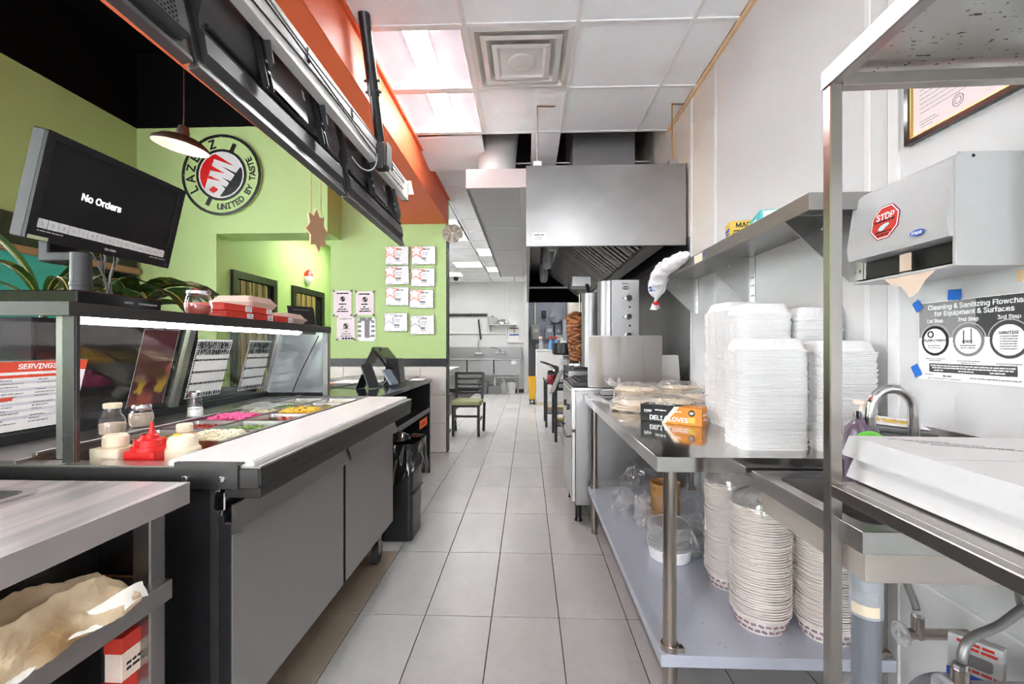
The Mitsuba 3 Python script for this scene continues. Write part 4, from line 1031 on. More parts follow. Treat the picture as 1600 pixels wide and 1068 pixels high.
part(t, 'channel', cat(box(-.918, -.873, -.6, 3.24, 2.30, 2.307, .001), box(-.880, -.873, -.6, 3.24, 2.30, 2.43, .001), box(-.918, -.873, -.6, 3.24, 2.423, 2.43, .001)), 'white_rail')
part(t, 'end_cap', box(-.920, -.871, 3.24, 3.246, 2.296, 2.434, .001), 'charcoal')
for q in range(3):
    pts = [(-.868 + .004 * q, y, 2.335 + .03 * q + .012 * math.sin(y * 4 + q * 2)) for y in np.linspace(-.4, 3.1, 24)]
    part(t, 'cable', tube(pts, .0035, 5), ('black_plastic', 'black_plastic', 'grey_plastic')[q], smooth=True)
part(t, 'cable', tube([(-.868, .95, 2.42), (-.86, 1.0, 2.34), (-.90, 1.10, 2.24), (-.93, 1.22, 2.22), (-.94, 1.30, 2.28)], .004, 6, 24), 'black_plastic', smooth=True)
part(t, 'cable', tube([(-.868, 2.55, 2.34), (-.87, 2.50, 2.24), (-.90, 2.38, 2.20), (-.93, 2.34, 2.24)], .004, 6, 24), 'ink_mid', smooth=True)
for y in (1.05, 1.75, 2.2, 2.85):
    part(t, 'cable_tie', tf(cat(box(-.008, .008, -.03, .03, 0, .004, .001)), (-.872, y, 2.39), (0, 1, 0), (0, 0, 1)), 'black_plastic')
for y in (.55, 1.35, 1.75, 2.55):
    part(t, 'mount_head', cat(box(-.945, -.905, y, y + .09, 2.437, 2.475, .004), box(-.945, -.93, y - .02, y + .11, 2.437, 2.49, .002)), 'black_plastic')
t = thing('ceiling_pole', 'slanted black telescopic pole from the ceiling holding the screen rail', 'pole')
p0, p1 = np.array([-.856, 2.31, 2.97]), np.array([-.862, 2.62, 2.36])
pm = p0 + (p1 - p0) * .52
part(t, 'upper_tube', rod(p0 + [0, 0, .01], pm, .031, 20), 'black_plastic', smooth=30)
part(t, 'lower_tube', rod(pm, p1, .026, 20), 'black_plastic', smooth=30)
for s in (.44, .52):
    c_ = p0 + (p1 - p0) * s
    part(t, 'clamp_bolt', cyl(.007, -.045, .045, tuple(c_), 'x', 10), 'black_plastic', smooth=30)
part(t, 'collar', rod(pm - (p1 - p0) * .02, pm + (p1 - p0) * .03, .034, 20), 'black_plastic', smooth=30)
b_ = part(t, 'bracket', cat(box(-.905, -.830, 2.56, 2.67, 2.285, 2.42, .006), box(-.890, -.835, 2.55, 2.56, 2.26, 2.40, .003)), 'charcoal')
part(b_, 'plate', box(-.828, -.824, 2.60, 2.69, 2.30, 2.44, .001), 'galv')

# --- beige bow at the corner of the partition
t = thing('paper_bow', 'beige ruffled paper bow pinned to the corner of the green partition', 'decoration')
for q in range(7):
    a = q * 2 * PI / 7
    pe = cloth(8, 6, lambda u, v: [(.004 + .115 * u) * np.cos(a + (v - .5) * (1.0 + .25 * u)), 0 * u + .025 * np.sin(6 * v) * u, (.004 + .105 * u) * np.sin(a + (v - .5) * (1.0 + .25 * u))])
    part(t, 'petal', move(pe, -.87, PY - .03 - .004 * q, 2.545), 'tan_pale' if 'tan_pale' in scene else pr('tan_pale', (.36, .31, .25), .85), smooth=True)
one('rail_card', tf(box(-.04, .04, -.05, .05, 0, .002, 0), (-.885, 3.262, 2.40), (.8, .5, .2), (-.1, 0, 1)), 'cream_plastic', 'pale card sticking out past the far end of the white rail', 'card')

# --- certificates on the partition: (left u, top v) measured in metres on the wall
def cert(x, z, w, h, lean, star, label, seed):
    t = thing('certificate', label, 'certificate')
    base = lambda m, dz=0: tf(move(m, 0, 0, dz), (x, PY - .014, z), (math.cos(lean), 0, math.sin(lean)), (-math.sin(lean), 0, math.cos(lean)))
    part(t, 'board', base(box(-w / 2, w / 2, -h / 2, h / 2, 0, .010, .001)), 'charcoal')
    part(t, 'sheet', base(box(-w / 2 + .003, w / 2 - .003, -h / 2 + .003, h / 2 - .003, .010, .011, 0)), 'paper')
    c = Polygon([(r_ * math.cos(PI / 2 + q * PI / 5), r_ * math.sin(PI / 2 + q * PI / 5)) for q, r_ in ((q, .115 if q % 2 == 0 else .046) for q in range(10))])
    c = affinity.translate(c, -w * .30, h * .26)
    st = c.difference(c.buffer(-.009)).intersection(sbox(-w / 2 + .004, -h / 2 + .004, w / 2 - .004, h / 2 - .004))
    part(t, 'star_print', base(ext(st, .0006, (0, 0, .011))), star)
    part(t, 'print', base(cat(words(-.01, .075, h * .30, .016, seed), words(-.03, .06, h * .13, .006, seed + 1), words(-.02, .05, h * .02, .006, seed + 2), words(-.02, .045, -h * .22, .024, seed + 3, gap=.15), words(-.012, .04, -h * .30, .008, seed + 4),
        words(-w * .43, -w * .2, -h * .44, .005, seed), words(w * .25, w * .42, -h * .44, .005, seed)), .011), 'ink_grey')
    return t
W2 = lambda u, v: ((u - 824.5) / 700 * PY, 1.235 + (541 - v) / 700 * PY)
CE = [(619.5, 398.5, 37, 29, -1, 'ink_orange', 'red-starred certificate, left in the top row on the green partition'), (661.3, 398.5, 38, 29, 1.0, 'ink_orange', 'red-starred certificate, right in the top row on the green partition'),
      (619.5, 429.5, 38, 29, 2.0, 'ink_orange', 'red-starred certificate, left in the second row on the green partition'), (660.5, 432.8, 37.5, 29, 0, 'ink_orange', 'red-starred certificate, right in the second row on the green partition'),
      (619.5, 462.3, 37, 29, -.5, 'ink_orange', 'red-starred certificate, left in the third row on the green partition'), (658.3, 466.5, 37.5, 29, -.3, 'ink_orange', 'red-starred certificate, right in the third row on the green partition'),
      (617.5, 503, 37, 29, 0.2, 'ink_mid', 'grey-starred certificate, left in the bottom row on the green partition'), (659.3, 507.3, 38, 30, .8, 'ink_mid', 'grey-starred certificate, right in the bottom row on the green partition')]
for q, (u, v, w_, h_, ln, st, lb) in enumerate(CE):
    x, z = W2(u, v)
    cert(x, z, w_ / 700 * PY, h_ / 700 * PY, math.radians(ln), st, lb, 10 * q)
# --- four notices
def notice(u, v, w_, h_, kind_, label, seed):
    x, z = W2(u, v); w, h = w_ / 700 * PY, h_ / 700 * PY
    t = thing('notice', label, 'notice')
    base = lambda m, dz=0: tf(move(m, 0, 0, dz), (x, PY - .006 - .003 * (kind_ < 2), z), **FACE_CAM)
    part(t, 'sheet', base(box(-w / 2, w / 2, -h / 2, h / 2, 0, .002, 0)), 'paper_pink' if kind_ < 3 else 'paper')
    for sx_ in (-1, 1):
        for sz_ in (-1, 1):
            part(t, 'tape', base(tf(box(-.016, .016, -.008, .008, 0, .001, 0), (sx_ * w / 2 * .97, sz_ * h / 2 * .97, .002), (1, sx_ * sz_ * .8, 0), (-sx_ * sz_ * .8, 1, 0))), 'black_plastic' if kind_ != 3 else 'ink_mid')
    if kind_ < 3:
        pp = [ext(ring(.022, .030), .0008, (0, h * (.16 if kind_ < 2 else .08), .002)), tf(box(-.012, .012, -.03, .03, 0, .0008, 0), (0, h * (.16 if kind_ < 2 else .08), .002), (1, .5, 0), (-.5, 1, 0))]
        for q, (a, b) in enumerate(((.36, .66), (-.06, .40), (-.17, .2), (-.26, .5), (-.35, .62))):
            pp += [move(m, 0, 0, .002) for m in words(-w * b / 2, w * b / 2, h * a, .014 if kind_ < 2 else .007, seed + q, gap=.35)]
        if kind_ == 2:
            pp += [move(box(-.012, .012, -.012, .012, 0, .0008, 0), (q - 1.5) * .035 + .02, -h * .44, .002) for q in range(4)]
        part(t, 'print', base(cat(pp)), 'ink')
    else:
        pp = [move(m, 0, 0, .002) for m in words(-w * .40, w * .40, h * .36, .040, seed, gap=.2)]
        pp += [move(box(-.025, .035, -.10, .11, 0, .0008, 0), 0, 0, .002)]
        for sx_ in (-.085, .075):
            for q in range(4):
                pp.append(move(box(-.02, .02, -.014, .014, 0, .0008, 0), sx_, .09 - q * .055, .002))
        pp += [move(m, 0, 0, .002) for m in words(.02, .10, -h * .32, .016, seed + 2, gap=.2)]
        part(t, 'print', base(cat(pp)), 'ink_grey')
    return t
notice(532, 472.5, 29, 40, 0, 'pink printed notice with black tape corners, top left of the four on the partition', 1)
notice(567.8, 473, 29, 38, 1, 'pink printed notice with black tape corners, top right of the four on the partition', 2)
notice(537, 511.5, 29, 38, 2, 'pink printed notice, bottom left of the four on the partition', 3)
notice(570.5, 514, 28.5, 37, 3, 'white poster with a dark column of print, bottom right of the four on the partition', 4)

# --- checkout counter beyond the prep table
t = thing('checkout_counter', 'black open-fronted checkout counter between the prep table and the partition', 'counter')
part(t, 'countertop', box(-2.10, -.94, 2.76, 4.38, .885, .92, .004), 'black_gloss')
part(t, 'end_panel', box(-2.05, -.955, 4.34, 4.365, 0, .885, .002), 'black_plastic')
part(t, 'back_panel', box(-2.05, -2.02, 2.78, 4.34, 0, .885, .002), 'black_plastic')
part(t, 'end_panel', box(-2.02, -.955, 2.78, 2.80, 0, .885, .002), 'black_plastic')
part(t, 'shelf', box(-2.02, -.955, 2.80, 4.34, .595, .62, .002), 'charcoal')
part(t, 'rail', box(-.97, -.955, 2.80, 4.34, .60, .64, .002), 'steel_dark')
part(t, 'orange_tag', box(-.954, -.950, 3.92, 4.20, .50, .575, .001), 'orange_label', label='orange label')
part(t, 'tag_print', tf(cat(words(0, .2, .02, .03, 3)), (-.9498, 3.96, .50), (0, 1, 0), (0, 0, 1)), 'ink_red')
one('plastic_bag', crumple(trimesh.creation.icosphere(subdivisions=3, radius=.07), .05, 14, 3).apply_translation((-1.03, 2.96, .69)), 'film_milky', 'crumpled clear plastic bag on the shelf of the checkout counter', 'plastic bag', smooth=True)
one('steel_cabinet', cat(box(-2.05, -1.3, 4.5, 5.05, 0, .86, .003), box(-2.05, -1.25, 4.46, 5.1, .86, .90, .003)), 'base_floor', 'pale low cabinet behind the checkout counter at the partition', 'cabinet')
t = thing('checkout_terminal', 'black two-screen checkout terminal standing on the black counter', 'cash register')
bx_, by_, bz_ = -1.18, 3.93, .92
part(t, 'base', cat(box(bx_ - .09, bx_ + .09, by_ - .11, by_ + .11, bz_, bz_ + .012, .004), ext(Polygon([(-.07, 0), (.075, 0), (.055, .20), (-.045, .20)]), .16, (bx_, by_ + .08, bz_ + .01), (1, 0, 0), (0, 0, 1))), 'black_plastic')
part(t, 'screen', tf(box(-.15, .15, -.115, .115, -.012, .012, .004), (bx_ - .058, by_ - .01, bz_ + .215), (.12, 1, 0), (-.64, .10, .75)), 'black_gloss')
part(t, 'customer_screen', tf(box(-.11, .11, -.085, .085, -.008, .008, .003), (bx_ - .185, by_, bz_ + .235), (0, 1, 0), (.42, 0, .80)), 'black_plastic')
part(t, 'hinge', box(bx_ - .165, bx_ - .10, by_ - .05, by_ + .05, bz_ + .275, bz_ + .300, .004), 'black_plastic')
t = thing('card_stand', 'slanted dark menu stand in front of the checkout terminal', 'stand')
part(t, 'panel', tf(box(-.06, .06, 0, .19, 0, .012, .002), (-1.15, 3.30, .925), (.35, 1, 0), (-.45, 0, 1)), 'charcoal')
part(t, 'foot', tf(box(-.05, .05, 0, .12, 0, .006, .001), (-1.26, 3.32, .924), (.35, 1, 0), (.55, 0, 1)), 'black_plastic')
t = thing('card_reader', 'grey-blue card reader on a tilting stand beside the terminal', 'card reader')
part(t, 'reader', tf(box(-.045, .045, -.075, .075, -.012, .012, .005), (-1.09, 3.52, .99), (.5, 1, 0), (-.7, 0, .75)), 'panel_blue')
part(t, 'stand', cat(rod((-1.15, 3.52, .925), (-1.105, 3.52, .98), .010, 10), cyl(.05, .92, .928, (-1.15, 3.52, 0), n=20)), 'black_plastic', smooth=30)
part(t, 'cable', tube([(-1.15, 3.55, .93), (-1.3, 3.5, .95), (-1.45, 3.4, .925), (-1.62, 3.25, .95), (-1.72, 3.1, .925)], .004, 6, 30), 'black_plastic', smooth=True)
one('flyer', box(-1.95, -1.62, 3.45, 3.75, .9205, .9225, 0), 'ink_orange', 'orange and white flyer lying flat at the back of the checkout counter', 'flyer')
one('paper_sheet', box(-1.72, -1.25, 3.8, 4.15, .9205, .9235, 0), 'paper', 'white sheet of paper lying on the checkout counter behind the card stand', 'paper')
one('paper_sheet', rotz(box(-1.10, -.98, 4.12, 4.32, .9205, .924, 0), 5, (-1.04, 4.2)), 'paper', 'small white sheet at the far corner of the checkout counter', 'paper')

# --- waste bin with a black liner
t = thing('waste_bin', 'tall black waste bin with a shiny black liner folded over its rim', 'waste bin')
bx0, bx1, by0, by1 = -.948, -.72, 2.80, 3.08
bc = ((bx0 + bx1) / 2, (by0 + by1) / 2)
def taper(w0, l0, w1, l1, z0, z1, r=.03):
    a, b = np.array(rrect(w0, l0, r, 3).exterior.coords)[:-1], np.array(rrect(w1, l1, r, 3).exterior.coords)[:-1]
    n = len(a); v = np.vstack([np.c_[a, np.full(n, z0)], np.c_[b, np.full(n, z1)], [[0, 0, z0]]]); f = []
    for q in range(n):
        k = (q + 1) % n
        f += [[q, k, k + n], [q, k + n, q + n], [q, 2 * n, k]]
    return move(mesh(v, f), bc[0], bc[1], 0)
part(t, 'body', taper(.20, .26, .222, .285, .0, .565), 'black_plastic', smooth=30)
u_, v_ = np.meshgrid(np.linspace(0, 1, 120), np.linspace(0, 1, 14), indexing='ij')
out = np.array(rrect(.236, .297, .05, 8).exterior.coords)
tt = np.r_[0, np.cumsum(np.linalg.norm(np.diff(out, axis=0), axis=1))]; tt /= tt[-1]
ox_, oy_ = np.interp(u_, tt, out[:, 0]), np.interp(u_, tt, out[:, 1])
nn = meshkit.fbm(np.stack([np.cos(u_ * 2 * PI) * 3.2, np.sin(u_ * 2 * PI) * 3.2, v_ * 2.2], -1), 4, 4)
sc_ = 1.10 + .30 * (nn - .35) + .07 * np.abs(np.sin(u_ * 75 + 4 * nn)) * v_
lip = np.where(v_ < .15, .92 + v_ * .5, sc_)
zz = np.where(v_ < .15, .625 - .0 * v_ - .02 * (1 - v_ / .15), .625 - (v_ - .15) * (.23 + .07 * np.sin(u_ * 19))) + .02 * (nn - .5)
bv = np.stack([bc[0] + ox_ * lip, bc[1] + oy_ * lip, zz], -1).reshape(-1, 3); bf = []
for i in range(119):
    for j in range(13):
        a = i * 14 + j
        bf += [[a, a + 14, a + 15], [a, a + 15, a + 1]]
part(t, 'liner', mesh(bv, bf), 'bag_black', smooth=35, label='shiny black liner')
part(t, 'liner_inside', taper(.24, .27, .20, .22, .30, .302), 'bag_black')
part(t, 'liner_peak', crumple(lathe([(.07, 0), (.05, .03), (.02, .05), (0, .055)], 14, (bc[0] - .02, bc[1] + .04, .61)), .012, 20, 2), 'bag_black', smooth=35)

# ================================================================== RIGHT SIDE: work table, clamshells, shelf, sink, rack
TZ = .905
t = thing('work_table', 'stainless steel work table with a lower shelf along the right wall', 'table')
TX1, TY1a, TY1b = 1.115, 1.352, 3.06
part(t, 'tabletop', cat(box(.385, TX1, TY1a, TY1b, TZ - .004, TZ, .001), box(.385, .389, TY1a, TY1b, TZ - .045, TZ, .001), box(.385, TX1, TY1a, TY1a + .004, TZ - .045, TZ, .001)), 'steel_smooth')
part(t, 'rear_upstand', box(TX1 - .004, TX1, 1.62, TY1b, TZ, TZ + .045, .001), 'steel_dull')
for x, y in ((.44, 1.405), (.44, 2.98), (1.06, 1.405), (1.06, 2.98)):
    l = part(t, 'leg', cyl(.0205, .03, TZ - .004, (x, y, 0), n=20), 'tube_steel', smooth=30)
    part(l, 'collar', cat(cyl(.027, .255, .318, (x, y, 0), n=20), box(x, x + .04, y - .02, y + .004, .262, .312, .002)), 'tube_steel', smooth=30)
    part(l, 'socket', cyl(.032, TZ - .045, TZ - .004, (x, y, 0), n=20), 'steel_dull', smooth=30)
    part(l, 'foot', cyl(.018, 0, .035, (x, y, 0), n=16, r1=.021), 'steel_dull', smooth=30)
part(t, 'lower_shelf', cat(box(.405, 1.10, 1.375, 3.02, .294, .298, .001), box(.405, .409, 1.375, 3.02, .262, .298, .001), box(.405, 1.10, 1.375, 1.379, .262, .298, .001)), 'shelf_blue')
r = random.Random(3)
part(t, 'specks', cat([move(box(-.0015, .0015, -.0015, .0015, 0, .0008, 0), r.uniform(.45, 1.0), r.uniform(1.4, 2.0), .298) for _ in range(34)] +
     [cyl(.0022, 0, .0006, (.44 - .0208, 1.405 + r.uniform(-.004, .004), r.uniform(.35, .84)), 'x', 6) for _ in range(10)]), 'rust', kind='stuff')

# --- nested foam clamshells, every one of them a thing of its own
def outline(w, l, lobes):
    p = rrect(w, l, .028, 4)
    if lobes:                                                   # wavy hinge side: scallops on the left and right edges
        for s in (-1, 1):
            for y in (-l * .18, l * .16):
                p = p.difference(affinity.translate(affinity.scale(Point(0, 0).buffer(.0125, quad_segs=5), 1.0, .8), s * w / 2, y))
    return p
PITCH = .0068
def clam_layer(w, l):
    """one nested foam clamshell: a thin flared rim and a shorter wall under it"""
    o = outline(w, l, True); a = np.array(o.exterior.coords)[:-1]
    n = len(a); rings = [(1.0, PITCH * .92), (1.0, PITCH * .62), (.984, PITCH * .30), (.984, 0)]
    v = np.vstack([np.c_[a * s, np.full(n, z)] for s, z in rings] + [[[0, 0, PITCH * .92]]]); f = []
    for k in range(3):
        for q in range(n):
            u = (q + 1) % n
            f += [[k * n + q, (k + 1) * n + q, (k + 1) * n + u], [k * n + q, (k + 1) * n + u, k * n + u]]
    f += [[q, (q + 1) % n, 4 * n] for q in range(n)]
    return mesh(v, f)
def clam_top(w, l, h=.036):
    """the ribbed dome of the uppermost clamshell"""
    n = 96; a = np.arange(n) * 2 * PI / n
    def sq(hw, hl, p):
        c, s_ = np.cos(a), np.sin(a); k = (np.abs(c) ** p + np.abs(s_) ** p) ** (-1 / p)
        return np.stack([c * k * hw, s_ * k * hl], -1)
    v, lev = [], [(.49, 0, 0), (.485, .006, 0), (.45, .55, 1), (.415, .93, .6), (.39, 1.0, .2)]
    for s_, z, rb in lev:
        p = sq(w * s_, l * s_, 5)
        p = p * (1 - .030 * rb * (np.arange(n) % 4 < 2))[:, None]
        v.append(np.c_[p, np.full(n, z * h)])
    v = np.vstack(v + [[[0, 0, h]]]); f = []
    for k in range(len(lev) - 1):
        for q in range(n):
            u = (q + 1) % n
            f += [[k * n + q, k * n + u, (k + 1) * n + u], [k * n + q, (k + 1) * n + u, (k + 1) * n + q]]
    f += [[(len(lev) - 1) * n + q, (len(lev) - 1) * n + (q + 1) % n, len(lev) * n] for q in range(n)]
    return mesh(v, f)
def clam_stack(cx, cy, w, l, count, where, rz=0):
    ply_ = shp(clam_layer(w, l), 'foam', 40)
    rr_ = random.Random(count + int(cx * 100))
    for q in range(count):
        last = q == count - 1
        nth = {count - 1: 'topmost ribbed white foam clamshell', count - 2: 'second white foam clamshell from the top', count - 3: 'third white foam clamshell from the top', 0: 'lowest white foam clamshell', 1: 'second lowest white foam clamshell'}.get(q)
        k = thing('foam_clamshell', f'{nth} {where}' if nth else f'white foam clamshell {where}', 'takeout box', None if nth else f'foam clamshells {where}')
        tr = at(cx + rr_.uniform(-.0028, .0028), cy + rr_.uniform(-.0028, .0028), TZ + q * PITCH, rz + rr_.uniform(-.8, .8), 1 + rr_.uniform(-.016, .010))
        if last:
            part(k, 'rim', ply_, to=tr)
            part(k, 'dome', shp(clam_top(w, l), 'foam', 40), to=at(cx, cy, TZ + (q + 1) * PITCH, rz))
        else:
            put(k, ply_, None, to=tr)
clam_stack(.791, 1.525, .216, .155, 47, 'in the low stack nearest the table edge')
clam_stack(1.013, 1.515, .190, .155, 46, 'in the low stack behind the rack post')
clam_stack(.858, 1.705, .190, .150, 66, 'in the tall middle stack')
clam_stack(.885, 1.945, .190, .210, 70, 'in the tallest stack beside the bread bags')
clam_stack(1.045, 1.700, .170, .150, 64, 'in the tall stack against the wall')

# --- box of deli gloves
t = thing('glove_box', 'black and orange box of deli gloves lying on the work table', 'box')
gx, gy, ga = .502, 2.015, math.radians(-37)
gd = np.array([math.cos(ga), math.sin(ga), 0]); gn = np.array([-math.sin(ga), math.cos(ga), 0])
GL, GW, GH = .262, .075, .076
gl = lambda m: tf(m, (gx, gy, TZ), gd, gn)
part(t, 'carton', gl(box(0, GL, 0, GW, 0, GH, .002)), 'black_plastic')
fr = lambda m, dz=0.0: tf(move(m, 0, 0, dz), tuple(np.array([gx, gy, TZ]) - gn * .0003), gd, (0, 0, 1))
part(t, 'orange_face', fr(ext(Polygon([(.10, .001), (GL - .0, .001), (GL - .0, GH - .001), (.165, GH - .001), (.135, GH * .55)]), .0008)), 'orange_card')
part(t, 'orange_end', tf(box(0, GW, 0, GH, 0, .0008, 0), tuple(np.array([gx, gy, TZ]) + gd * GL), gn, (0, 0, 1)), 'orange_card')
part(t, 'orange_top', gl(ext(Polygon([(.165, .001), (GL, .001), (GL, GW), (.185, GW)]), .0008, (0, 0, GH))), 'orange_card')
part(t, 'pale_streak', fr(ext(Polygon([(.095, .001), (.112, .001), (.172, GH - .001), (.150, GH - .001)]), .0010)), 'cream_plastic')
part(t, 'lettering', fr(move(text('DELI GLOVES', .0185, .0008, True), .042, .012), .0022), 'ink_white')
part(t, 'small_lettering', fr(move(text('FIPP', .011, .0008, True), .018, .042), .0022), 'ink_white')
part(t, 'print', fr(cat([move(m, 0, 0, .001) for m in words(.066, .115, .052, .005, 5) + words(.15, .18, .052, .004, 6)])), 'ink_white')
part(t, 'top_print', gl(cat([move(m, 0, 0, GH + .0004) for m in words(.03, .15, .02, .008, 9) + words(.05, .13, .045, .008, 10)])), 'ink_white')
part(t, 'badge', fr(cat(move(ext(Point(.222, .052).buffer(.013, quad_segs=8), .0008), 0, 0, .001))), 'ink')
part(t, 'badge_print', fr(cat(box(.214, .230, .046, .058, .0018, .0022, 0))), 'ink_mid')
part(t, 'yellow_badge', fr(box(.209, .236, .012, .034, .001, .0018, 0)), 'yellow_card')
part(t, 'end_print', tf(cat([move(m, 0, 0, .001) for m in words(.02, .06, .02, .01, 2) + words(.02, .06, .04, .01, 3)]), tuple(np.array([gx, gy, TZ]) + gd * GL), gn, (0, 0, 1)), 'foam_pink')

# --- bags of flatbread
def bread_bag(x, y, n, r_, ang, label, z0=TZ, knot=(-.16, 0, .05)):
    t = thing('bread_bag', label, 'bread bag')
    rr_ = random.Random(int(x * 1000)); 
    for q in range(n):
        prof = [(0, .001), (r_ * .85, 0), (r_, .006), (r_ * .9, .012), (r_ * .4, .015), (0, .014)]
        d = crumple(lathe(prof, 26), .007, 11, q + int(x * 50))
        part(t, 'flatbread', move(d, x + rr_.uniform(-.012, .012), y + rr_.uniform(-.012, .012), z0 + .004 + q * .015), 'bread', smooth=45)
    top = .016 + n * .0155
    prof = [(0, .001), (r_ * 1.06, .001), (r_ * 1.13, .018), (r_ * 1.1, top * .7), (r_ * .8, top + .008), (0, top + .014)]
    b = crumple(crumple(lathe(prof, 60), .012, 26, int(y * 40)), .006, 70, 2)
    v = np.array(b.vertices); v[:, 2] = np.maximum(v[:, 2], .0012)
    part(t, 'bag', mesh(v + [x, y, z0], b.faces), 'bread_film', smooth=35)
    a = math.radians(ang); kx, ky = math.cos(a), math.sin(a)
    tail = cloth(14, 14, lambda u, v_: [x + kx * (r_ * 1.0 + .13 * u) - ky * (v_ - .5) * (.05 + .09 * u * u), y + ky * (r_ * 1.0 + .13 * u) + kx * (v_ - .5) * (.05 + .09 * u * u), z0 + .03 + .05 * u * knot[2] / .05 + .02 * np.sin(v_ * 14) * u])
    part(t, 'bag_tail', crumple(tail, .010, 30, 4), 'film_milky', smooth=35)
    return t
bread_bag(.640, 2.62, 6, .125, 115, 'clear bag of flatbread with a tall twisted tail, at the back left of the table', knot=(0, 0, .09))
bread_bag(.900, 2.72, 6, .120, 10, 'clear bag of flatbread at the back right of the table, against the wall')
bread_bag(.545, 2.34, 3, .105, 190, 'clear bag of flatbread hanging over the front edge of the table, leftmost')
bread_bag(.690, 2.25, 4, .120, 250, 'clear bag of flatbread just behind the glove box, left of centre')
bread_bag(.905, 2.36, 5, .125, 30, 'clear bag of flatbread behind the right end of the glove box')
bread_bag(1.000, 2.53, 4, .10, 60, 'clear bag of flatbread tucked beside the tallest foam stack')
t = thing('small_carton', 'small pale carton with a dark stripe in front of the standing steel panel', 'carton')
part(t, 'body', box(.48, .60, 2.93, 3.0, TZ, TZ + .045, .002), 'galv')
part(t, 'stripe', box(.479, .601, 2.929, 3.001, TZ + .008, TZ + .015, .001), 'ink')
part(t, 'top_label', box(.49, .59, 2.94, 2.99, TZ + .045, TZ + .0465, 0), 'paper')
t = thing('lid_stack', 'wavy stack of clear plastic lids beside the foam clamshells', 'lids')
for q in range(9):
    part(t, 'lid', move(lathe([(0, .002), (.045, .003), (.048, .008), (.052, .008), (.052, 0)], 24), 1.0 - .12, 2.17, TZ + q * .012), 'clear_plastic', smooth=30)
t = thing('splash_panel', 'upright stained steel panel standing at the end of the work table', 'panel')
part(t, 'sheet', tf(ext(rrect(.502, .355, .012), .004), (.662, 3.085, .955 + .1775 + .0), (1, 0, 0), (0, .0, 1)), 'streaked_panel')
part(t, 'hem', tf(ext(rrect(.502, .355, .012).difference(rrect(.490, .343, .008)), .006), (.662, 3.086, .955 + .1775), (1, 0, 0), (0, 0, 1)), 'steel_dull')
t = thing('splash_panel', 'second steel panel leaning behind the right end of the standing one', 'panel')
part(t, 'sheet', tf(ext(Polygon([(0, 0), (.30, 0), (.285, .22), (0, .22)]), .004), (.76, 3.15, .955), (1, 0, 0), (0, .0, 1)), 'steel')

# --- the lower shelf: bowls, cups, lids and bags
SZ = .298
def bowl_stack(cx, cy, r_, n, pitch, base_h, mat, what, where, bag=True, top_open=True):
    prof = [(0, 0), (r_ * .76, 0), (r_ * .77, .003), (r_ * .955, base_h - .004), (r_ * .975, base_h - .0055), (r_, base_h - .003), (r_ * .995, base_h), (r_ * .965, base_h - .001), (r_ * .95, base_h - .006), (r_ * .765, .006), (0, .005)]
    skirt = [(r_ * .93, base_h - .010), (r_ * .955, base_h - .004), (r_ * .975, base_h - .0055), (r_, base_h - .003), (r_ * .995, base_h), (r_ * .965, base_h - .001), (r_ * .93, base_h - .006), (r_ * .88, base_h - .03)]
    full, thin = shp(lathe(prof, 32), mat, 40), shp(lathe(skirt, 32), mat, 40)
    rr_ = random.Random(n + int(cx * 99))
    for q in range(n):
        low, top = q == 0, q == n - 1
        lab = f'{what}, lowest one, {where}' if low else (f'{what}, topmost one, {where}' if top else f'{what} nested {where}')
        k = thing('paper_bowl' if mat != 'kraft' else 'kraft_cup', lab, 'bowl' if mat != 'kraft' else 'cup', None if low or top else f'{what}s {where}')
        put(k, full if (low or top) else thin, None, to=at(cx + rr_.uniform(-.0015, .0015), cy + rr_.uniform(-.0015, .0015), SZ + .001 + q * pitch))
        if low and mat != 'kraft':
            labels[k + '__print'] = {'label': 'pink printed pattern'}
            mk = []
            for a in np.arange(0, 2 * PI, .26):
                for zz in (.016, .036):
                    rr = r_ * (.775 + .18 * zz / base_h) + .0012
                    aa = a + (.13 if zz > .02 else 0)
                    mk.append(tf(box(-.008, .008, -.004, .004, 0, .001, 0), (cx + rr * math.cos(aa), cy + rr * math.sin(aa), SZ + zz), (-math.sin(aa), math.cos(aa), rr_.uniform(-.4, .4)), (0, 0, 1)))
            put(k + '__print', cat(mk), 'print_mauve' if 'print_mauve' in scene else pr('print_mauve', (.30, .20, .24), .7))
    if bag:
        H_ = n * pitch + base_h
        bp = [(r_ * .80, .002), (r_ * 1.01, base_h)] + [(r_ * 1.035, h) for h in np.linspace(base_h + .02, H_ - .02, 9)] + [(r_ * 1.0, H_ + .006), (r_ * .6, H_ + .03), (r_ * .12, H_ + .055), (r_ * .25, H_ + .085)]
        b = crumple(lathe(bp, 48), .009, 22, int(cx * 77))
        k = thing('bowl_bag', f'clear sleeve around the bowls {where}', 'plastic bag')
        part(k, 'sleeve', move(b, cx, cy, SZ), 'film', smooth=35)
        nk = [(r_ * 1.0, H_ - .012), (r_ * .86, H_ + .012), (r_ * .5, H_ + .03), (r_ * .14, H_ + .05), (r_ * .12, H_ + .058), (r_ * .34, H_ + .082)]
        nb = crumple(lathe(nk, 64), .010, 34, int(cx * 50))
        part(k, 'gathered_top', move(nb, cx, cy, SZ), 'film_milky', smooth=35)
bowl_stack(.785, 1.545, .094, 43, .0083, .062, 'bowl_paper', 'cream paper bowl', 'in the front stack under the corner of the sink')
bowl_stack(.800, 1.800, .094, 43, .0083, .062, 'bowl_paper', 'cream paper bowl', 'in the back stack nearest the clear bags')
bowl_stack(.975, 1.500, .094, 43, .0083, .062, 'bowl_paper', 'cream paper bowl', 'in the right stack below the sink')
bowl_stack(.715, 2.36, .075, 24, .0068, .075, 'kraft', 'brown kraft cup', 'under the work table behind the table leg', bag=False)
